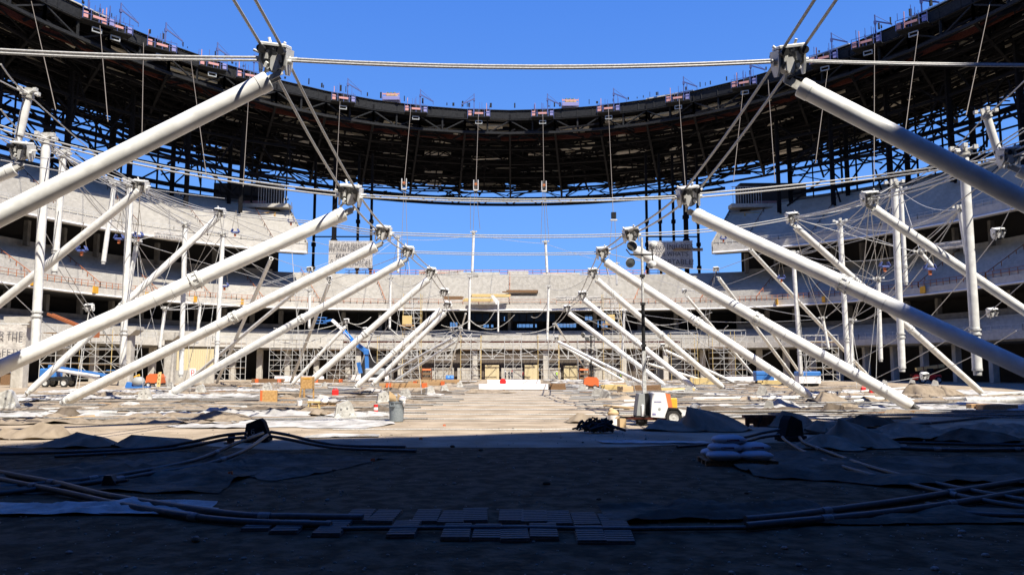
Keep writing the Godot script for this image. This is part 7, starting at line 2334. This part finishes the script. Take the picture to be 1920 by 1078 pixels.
	# left stand details: orange stair and concrete piers
	var os := thing("orange_stair", "orange steel stair flight in front of the left stand", "stair", Vector3(-48.90, 7.86, -82.00), 0.0)
	var e0 := Vector3.ZERO
	var e1: Vector3 = Vector3(-42.38, 5.95, -78.00) - Vector3(-48.90, 7.86, -82.00)
	for z in [0.0, 0.9]:
		st = mb()
		bar(st, e0 + Vector3(0, 0, z), e1 + Vector3(0, 0, z), 0.12, 0.26)
		put("stringer", st, M.rust_bright, os)
	for i in 12:
		st = mb()
		var c := e0.lerp(e1, (i + 0.5) / 12.0)
		box(st, c + Vector3(0, 0.05, 0.45), Vector3(0.32, 0.05, 0.85))
		put("tread", st, M.rust_bright, os)
	st = mb()
	box(st, e1 + Vector3(0.2, -0.3, 0.4), Vector3(1.0, 0.8, 1.0))
	put("landing_box", st, M.rust_bright, os)
	for e in [[Vector3(-55.80, 4.34, -88.00), 8.0, "far left pier"], [Vector3(-49.67, 3.77, -100.00), 7.6, "pier behind the tall left mast"], [Vector3(-49.39, 3.68, -112.00), 7.4, "pier left of the lit green panel"]]:
		var o := thing("concrete_pier", "round headed concrete %s under the left stand" % e[2], "pier", e[0] * Vector3(1, 0, 1))
		st = mb()
		soft_box(st, Vector3(0, e[1] * 0.44, 0), Vector3(1.4, e[1] * 0.88, 1.4), 0.2)
		put("shaft", st, M.concrete, o)
		st = mb()
		prism(st, [Vector2(-0.72, e[1] * 0.85), Vector2(-1.5, e[1] * 0.94), Vector2(-1.5, e[1]), Vector2(1.5, e[1]), Vector2(1.5, e[1] * 0.94), Vector2(0.72, e[1] * 0.85)], 2.2)
		put("corbel", st, M.concrete, o)
	var gp := thing("green_panel", "pale green-yellow ribbed hoarding panel beside a concrete pier", "hoarding", Vector3(-48.23, 2.16, -118.00) * Vector3(1, 0, 1))
	st = mb()
	box(st, Vector3(0, 1.0, 0), Vector3(6.0, 2.0, 0.3))
	put("plinth", st, M.concrete, gp)
	put("ribbed_sheet", ribbed(5.6, 3.2, 16), M.cream_door, gp).position.y = 2.0
	for e in [[Vector3(-46.06, 1.39, -112.00), "P", "left of the slim grey strut"]]:
		var o := thing("parking_sign", "small red and white sign plate %s" % e[2], "sign", e[0] * Vector3(1, 0, 1))
		st = mb()
		box(st, Vector3(0, 1.6, 0), Vector3(0.9, 1.3, 0.06))
		put("plate", st, M.white_clean, o)
		lettering("P", 0.8, M.red, o, Vector3(0, 1.6, 0.04))
		st = mb()
		box(st, Vector3(0, 0.5, -0.06), Vector3(0.1, 1.2, 0.06))
		put("post", st, M.galvanised, o)
	# cables lying on the bright field, in pairs bowing outward from the aisle
	for side in [-1.0, 1.0]:
		for i in 18:
			var z := 31.0 + i * 4.4 + rng.randf_range(-0.8, 0.8)
			for k in 2:
				var pts := []
				var x0 := rng.randf_range(3.2, 5.0)
				var reach := minf(rng.randf_range(18.0, 34.0), 0.62 * z + 6.0)
				var bow := rng.randf_range(-2.2, 2.6)
				for j in 7:
					var f := j / 6.0
					pts.append(Vector3(side * (x0 + reach * f), 0.06 + 0.5 * f * (1.0 - f) * rng.randf_range(0.0, 0.9), -z - bow * sin(f * PI) - k * 0.5 + rng.randf_range(-0.15, 0.15)))
				cable(smooth_path(pts, 4), 0.036, M.cable_dull, "grey cable lying %s of the aisle, %s of the %s pair from the shade" % [["left", "right"][0 if side < 0 else 1], ["nearer", "farther"][k], ordinal(i)], "cables lying over the lit sheets %s of the aisle" % ["left", "right"][0 if side < 0 else 1], "floor_cable")
	# long white poles lying on the field
	for e in [[Vector3(34.68, 0.0, -57.68), Vector3(44.30, 0.0, -66.82), "at the right edge of the light"], [Vector3(16.29, 0.0, -50.75), Vector3(25.31, 0.0, -54.49), "in front of the slim right struts"], [Vector3(25.12, 0.0, -61.27), Vector3(41.30, 0.0, -81.60), "toward the ground clamp on the right"], [Vector3(11.78, 0.0, -50.75), Vector3(20.10, 0.0, -54.49), "right of the light tower"], [Vector3(-35.15, 0.0, -104.82), Vector3(-22.95, 0.0, -104.82), "left, behind the ochre box"], [Vector3(-21.86, 0.0, -86.38), Vector3(-13.06, 0.0, -73.47), "by the fifth left strut's foot"], [Vector3(20.42, 0.0, -46.74), Vector3(27.54, 0.0, -54.49), "by the third right strut"]]:
		var o := thing("white_pole", "long white pole lying on the field %s" % e[2], "pole", e[0], 0.0, "white poles lying on the field")
		st = mb()
		var q: Vector3 = e[1] - e[0]
		tube(st, [Vector3(0, 0.14, 0), q + Vector3(0, 0.14, 0)], 0.1, 10)
		put("tube", st, M.paint_white, o)
		st = mb()
		for f in [0.1, 0.9]:
			box(st, q * f + Vector3(0, 0.03, 0), Vector3(0.12, 0.06, 0.6))
		put("bearer", st, M.wood, o)

func boom_lift(label: String, at: Vector3, j: Array) -> void:
	var o := thing("boom_lift", label, "boom lift", Vector3(at.x, 0, at.z))
	var b := o.position
	var st := mb()
	soft_box(st, Vector3(0.6, 1.0, 0), Vector3(3.8, 0.5, 2.0), 0.1)
	put("chassis", st, M.steel_ring, o)
	for x in [-0.8, 2.0]:
		for z in [-1.0, 1.0]:
			wheel(o, Vector3(x, 0.5, z), 0.5, 0.4)
	st = mb()
	soft_box(st, Vector3(0.9, 1.8, 0), Vector3(3.2, 1.0, 1.7), 0.2)
	put("turret", st, M.grey_panel, o)
	st = mb()
	bar(st, j[0] - b, j[1] - b + Vector3(0.2, 0.4, 0), 0.5, 0.6)
	put("counterweight_arm", st, M.blue_machine, o)
	st = mb()
	bar(st, j[2] - b - Vector3(0, 0.4, 0), j[3] - b, 0.5, 0.6)
	soft_box(st, j[3] - b + Vector3(0, 0.2, 0), Vector3(1.0, 0.9, 0.8), 0.1)
	put("lower_arm", st, M.blue_machine, o)
	st = mb()
	bar(st, j[3] - b + Vector3(0, 0.2, 0), j[4] - b, 0.6, 0.75)
	put("main_boom", st, M.blue_machine, o)
	st = mb()
	bar(st, j[4] - b, j[5] - b, 0.5, 0.6)
	put("main_boom", st, M.blue_cover, o)
	st = mb()
	bar(st, (j[4] - b).lerp(j[5] - b, 0.3) + Vector3(0, 0, 0.34), (j[4] - b).lerp(j[5] - b, 0.8) + Vector3(0, 0, 0.34), 0.3, 0.05)
	put("white_decal", st, M.white_clean, o)
	st = mb()
	bar(st, j[5] - b, j[6] - b, 0.4, 0.5)
	put("fly_boom", st, M.white_clean, o)
	st = mb()
	bar(st, j[6] - b, j[7] - b, 0.3, 0.35)
	put("jib", st, M.blue_machine, o)
	st = mb()
	var c: Vector3 = j[7] - b + Vector3(-0.4, -0.3, 0)
	box(st, c, Vector3(1.8, 0.1, 0.9))
	for y in [0.5, 1.0]:
		for z in [-0.45, 0.45]:
			box(st, c + Vector3(0, y, z), Vector3(1.8, 0.08, 0.08))
	for x in [-0.9, 0.0, 0.9]:
		box(st, c + Vector3(x, 0.5, 0.45), Vector3(0.08, 1.0, 0.08))
	put("basket", st, M.blue_machine, o)

# ---------------------------------------------------------------- people
# body skinned over tapered bones as one surface; bones are [a, b, radius at a, radius at b]
func body_mesh(bones: Array, cell: float) -> ArrayMesh:
	var lo := Vector3.ONE * 99.0
	var hi := -lo
	for e in bones:
		for k in 2:
			lo = lo.min(e[k] - Vector3.ONE * (e[2 + k] + cell * 2))
			hi = hi.max(e[k] + Vector3.ONE * (e[2 + k] + cell * 2))
	var n := Vector3i(((hi - lo) / cell).ceil())
	var field := PackedFloat32Array()
	field.resize((n.x + 1) * (n.y + 1) * (n.z + 1))
	var idx := func(x: int, y: int, z: int) -> int: return (z * (n.y + 1) + y) * (n.x + 1) + x
	for z in n.z + 1:
		for y in n.y + 1:
			for x in n.x + 1:
				var p := lo + Vector3(x, y, z) * cell
				var d := 9.0
				for e in bones:
					var ab: Vector3 = e[1] - e[0]
					var h := clampf((p - e[0]).dot(ab) / ab.length_squared(), 0.0, 1.0)
					var q: float = (p - e[0] - ab * h).length() - lerpf(e[2], e[3], h)
					var m := maxf(0.05 - absf(d - q), 0.0) / 0.05
					d = minf(d, q) - m * m * 0.0125
				field[idx.call(x, y, z)] = d
	var vert := {}
	var pos := []
	for z in n.z:
		for y in n.y:
			for x in n.x:
				var s := Vector3.ZERO
				var c := 0
				for e in [[0, 0, 0, 1, 0, 0], [0, 1, 0, 1, 1, 0], [0, 0, 1, 1, 0, 1], [0, 1, 1, 1, 1, 1], [0, 0, 0, 0, 1, 0], [1, 0, 0, 1, 1, 0], [0, 0, 1, 0, 1, 1], [1, 0, 1, 1, 1, 1], [0, 0, 0, 0, 0, 1], [1, 0, 0, 1, 0, 1], [0, 1, 0, 0, 1, 1], [1, 1, 0, 1, 1, 1]]:
					var a: float = field[idx.call(x + e[0], y + e[1], z + e[2])]
					var b: float = field[idx.call(x + e[3], y + e[4], z + e[5])]
					if (a < 0.0) != (b < 0.0):
						var f := a / (a - b)
						s += Vector3(e[0], e[1], e[2]).lerp(Vector3(e[3], e[4], e[5]), f)
						c += 1
				if c > 0:
					vert[idx.call(x, y, z)] = pos.size()
					pos.append(lo + (Vector3(x, y, z) + s / c) * cell)
	var grad := func(p: Vector3) -> Vector3:
		var g := Vector3i(((p - lo) / cell).floor())
		g = g.clamp(Vector3i.ONE, n - Vector3i.ONE)
		return Vector3(field[idx.call(g.x + 1, g.y, g.z)] - field[idx.call(g.x - 1, g.y, g.z)], field[idx.call(g.x, g.y + 1, g.z)] - field[idx.call(g.x, g.y - 1, g.z)], field[idx.call(g.x, g.y, g.z + 1)] - field[idx.call(g.x, g.y, g.z - 1)]).normalized()
	var st := mb()
	for z in range(1, n.z):
		for y in range(1, n.y):
			for x in range(1, n.x):
				var a: float = field[idx.call(x, y, z)]
				for ax in 3:
					var o := [Vector3i(1, 0, 0), Vector3i(0, 1, 0), Vector3i(0, 0, 1)]
					var e1: Vector3i = o[ax]
					var b: float = field[idx.call(x + e1.x, y + e1.y, z + e1.z)]
					if (a < 0.0) == (b < 0.0):
						continue
					var u: Vector3i = o[(ax + 1) % 3]
					var v: Vector3i = o[(ax + 2) % 3]
					var c := Vector3i(x, y, z)
					var q := []
					for w in [c, c - u, c - u - v, c - v]:
						var key: int = idx.call(w.x, w.y, w.z)
						if vert.has(key):
							q.append(pos[vert[key]])
					if q.size() == 4:
						tri(st, q[0], q[1], q[2], grad.call(q[0]), grad.call(q[1]), grad.call(q[2]))
						tri(st, q[0], q[2], q[3], grad.call(q[0]), grad.call(q[2]), grad.call(q[3]))
	return st.commit()

func build_people() -> void:
	# standing worker: feet on the ground, one arm bent forward
	var bones := [
		[Vector3(-0.1, 0.06, 0.1), Vector3(-0.1, 0.05, -0.04), 0.04, 0.05], [Vector3(-0.1, 0.08, -0.03), Vector3(-0.1, 0.48, 0.02), 0.05, 0.065], [Vector3(-0.1, 0.48, 0.02), Vector3(-0.09, 0.9, 0.0), 0.07, 0.095],
		[Vector3(0.13, 0.06, 0.18), Vector3(0.13, 0.05, 0.04), 0.04, 0.05], [Vector3(0.13, 0.08, 0.05), Vector3(0.12, 0.48, 0.06), 0.05, 0.065], [Vector3(0.12, 0.48, 0.06), Vector3(0.09, 0.9, 0.0), 0.07, 0.095],
		[Vector3(0, 0.93, 0), Vector3(0, 1.36, -0.02), 0.135, 0.15], [Vector3(-0.17, 1.42, -0.02), Vector3(0.17, 1.42, -0.02), 0.075, 0.075], [Vector3(0, 1.42, -0.02), Vector3(0, 1.58, 0.01), 0.06, 0.055],
		[Vector3(0, 1.62, 0.02), Vector3(0, 1.7, 0.02), 0.085, 0.095],
		[Vector3(-0.2, 1.4, -0.02), Vector3(-0.27, 1.12, -0.03), 0.06, 0.048], [Vector3(-0.27, 1.12, -0.03), Vector3(-0.26, 0.86, 0.06), 0.046, 0.035], [Vector3(-0.26, 0.85, 0.06), Vector3(-0.25, 0.74, 0.09), 0.04, 0.03],
		[Vector3(0.2, 1.4, -0.02), Vector3(0.28, 1.14, 0.0), 0.06, 0.048], [Vector3(0.28, 1.14, 0.0), Vector3(0.2, 1.08, 0.24), 0.046, 0.035], [Vector3(0.2, 1.08, 0.24), Vector3(0.16, 1.08, 0.34), 0.04, 0.03]]
	var body := body_mesh(bones, 0.03)
	var vest := body_mesh([[Vector3(0, 0.95, 0), Vector3(0, 1.36, -0.02), 0.16, 0.172], [Vector3(-0.15, 1.43, -0.02), Vector3(0.15, 1.43, -0.02), 0.075, 0.075]], 0.03)
	var st := mb()
	lathe(st, Vector3(0, 1.69, 0.02), [[0.155, 0.0], [0.15, 0.015], [0.12, 0.02], [0.115, 0.08], [0.07, 0.14], [0.0, 0.15]], 14)
	var hat := st.commit()
	var n := 0
	for e in [[Vector3(9.3, 0, -161.5), 0.3, "hi_vis", "white_clean", "lime", "right of the right cream door"], [Vector3(21.0, 0, -150.0), -0.5, "hi_vis", "white_clean", "lime", "far right by the dark scaffold"], [Vector3(-1.4, 0, -160.5), 0.8, "shirt_dark", "white_clean", "dark", "left of three in the middle doorway"], [Vector3(0.0, 0, -161.0), -0.2, "shirt_dark", "red", "dark", "middle of three in the middle doorway"], [Vector3(2.3, 0, -161.2), -0.9, "red", "shirt_dark", "red", "right of three in the middle doorway"], [Vector3(-0.6, 0, -160.0), 2.4, "jeans", "white_clean", "blue", "at the foot of the stair tower"]]:
		var o := thing("person", "person in a %s vest and helmet standing %s" % [e[4], e[5]], "person", e[0], e[1], "workers at the far end")
		use("body", body, M.jeans, o)
		use("vest", vest, M[e[2]], o)
		use("helmet", hat, M[e[3]], o)
		n += 1
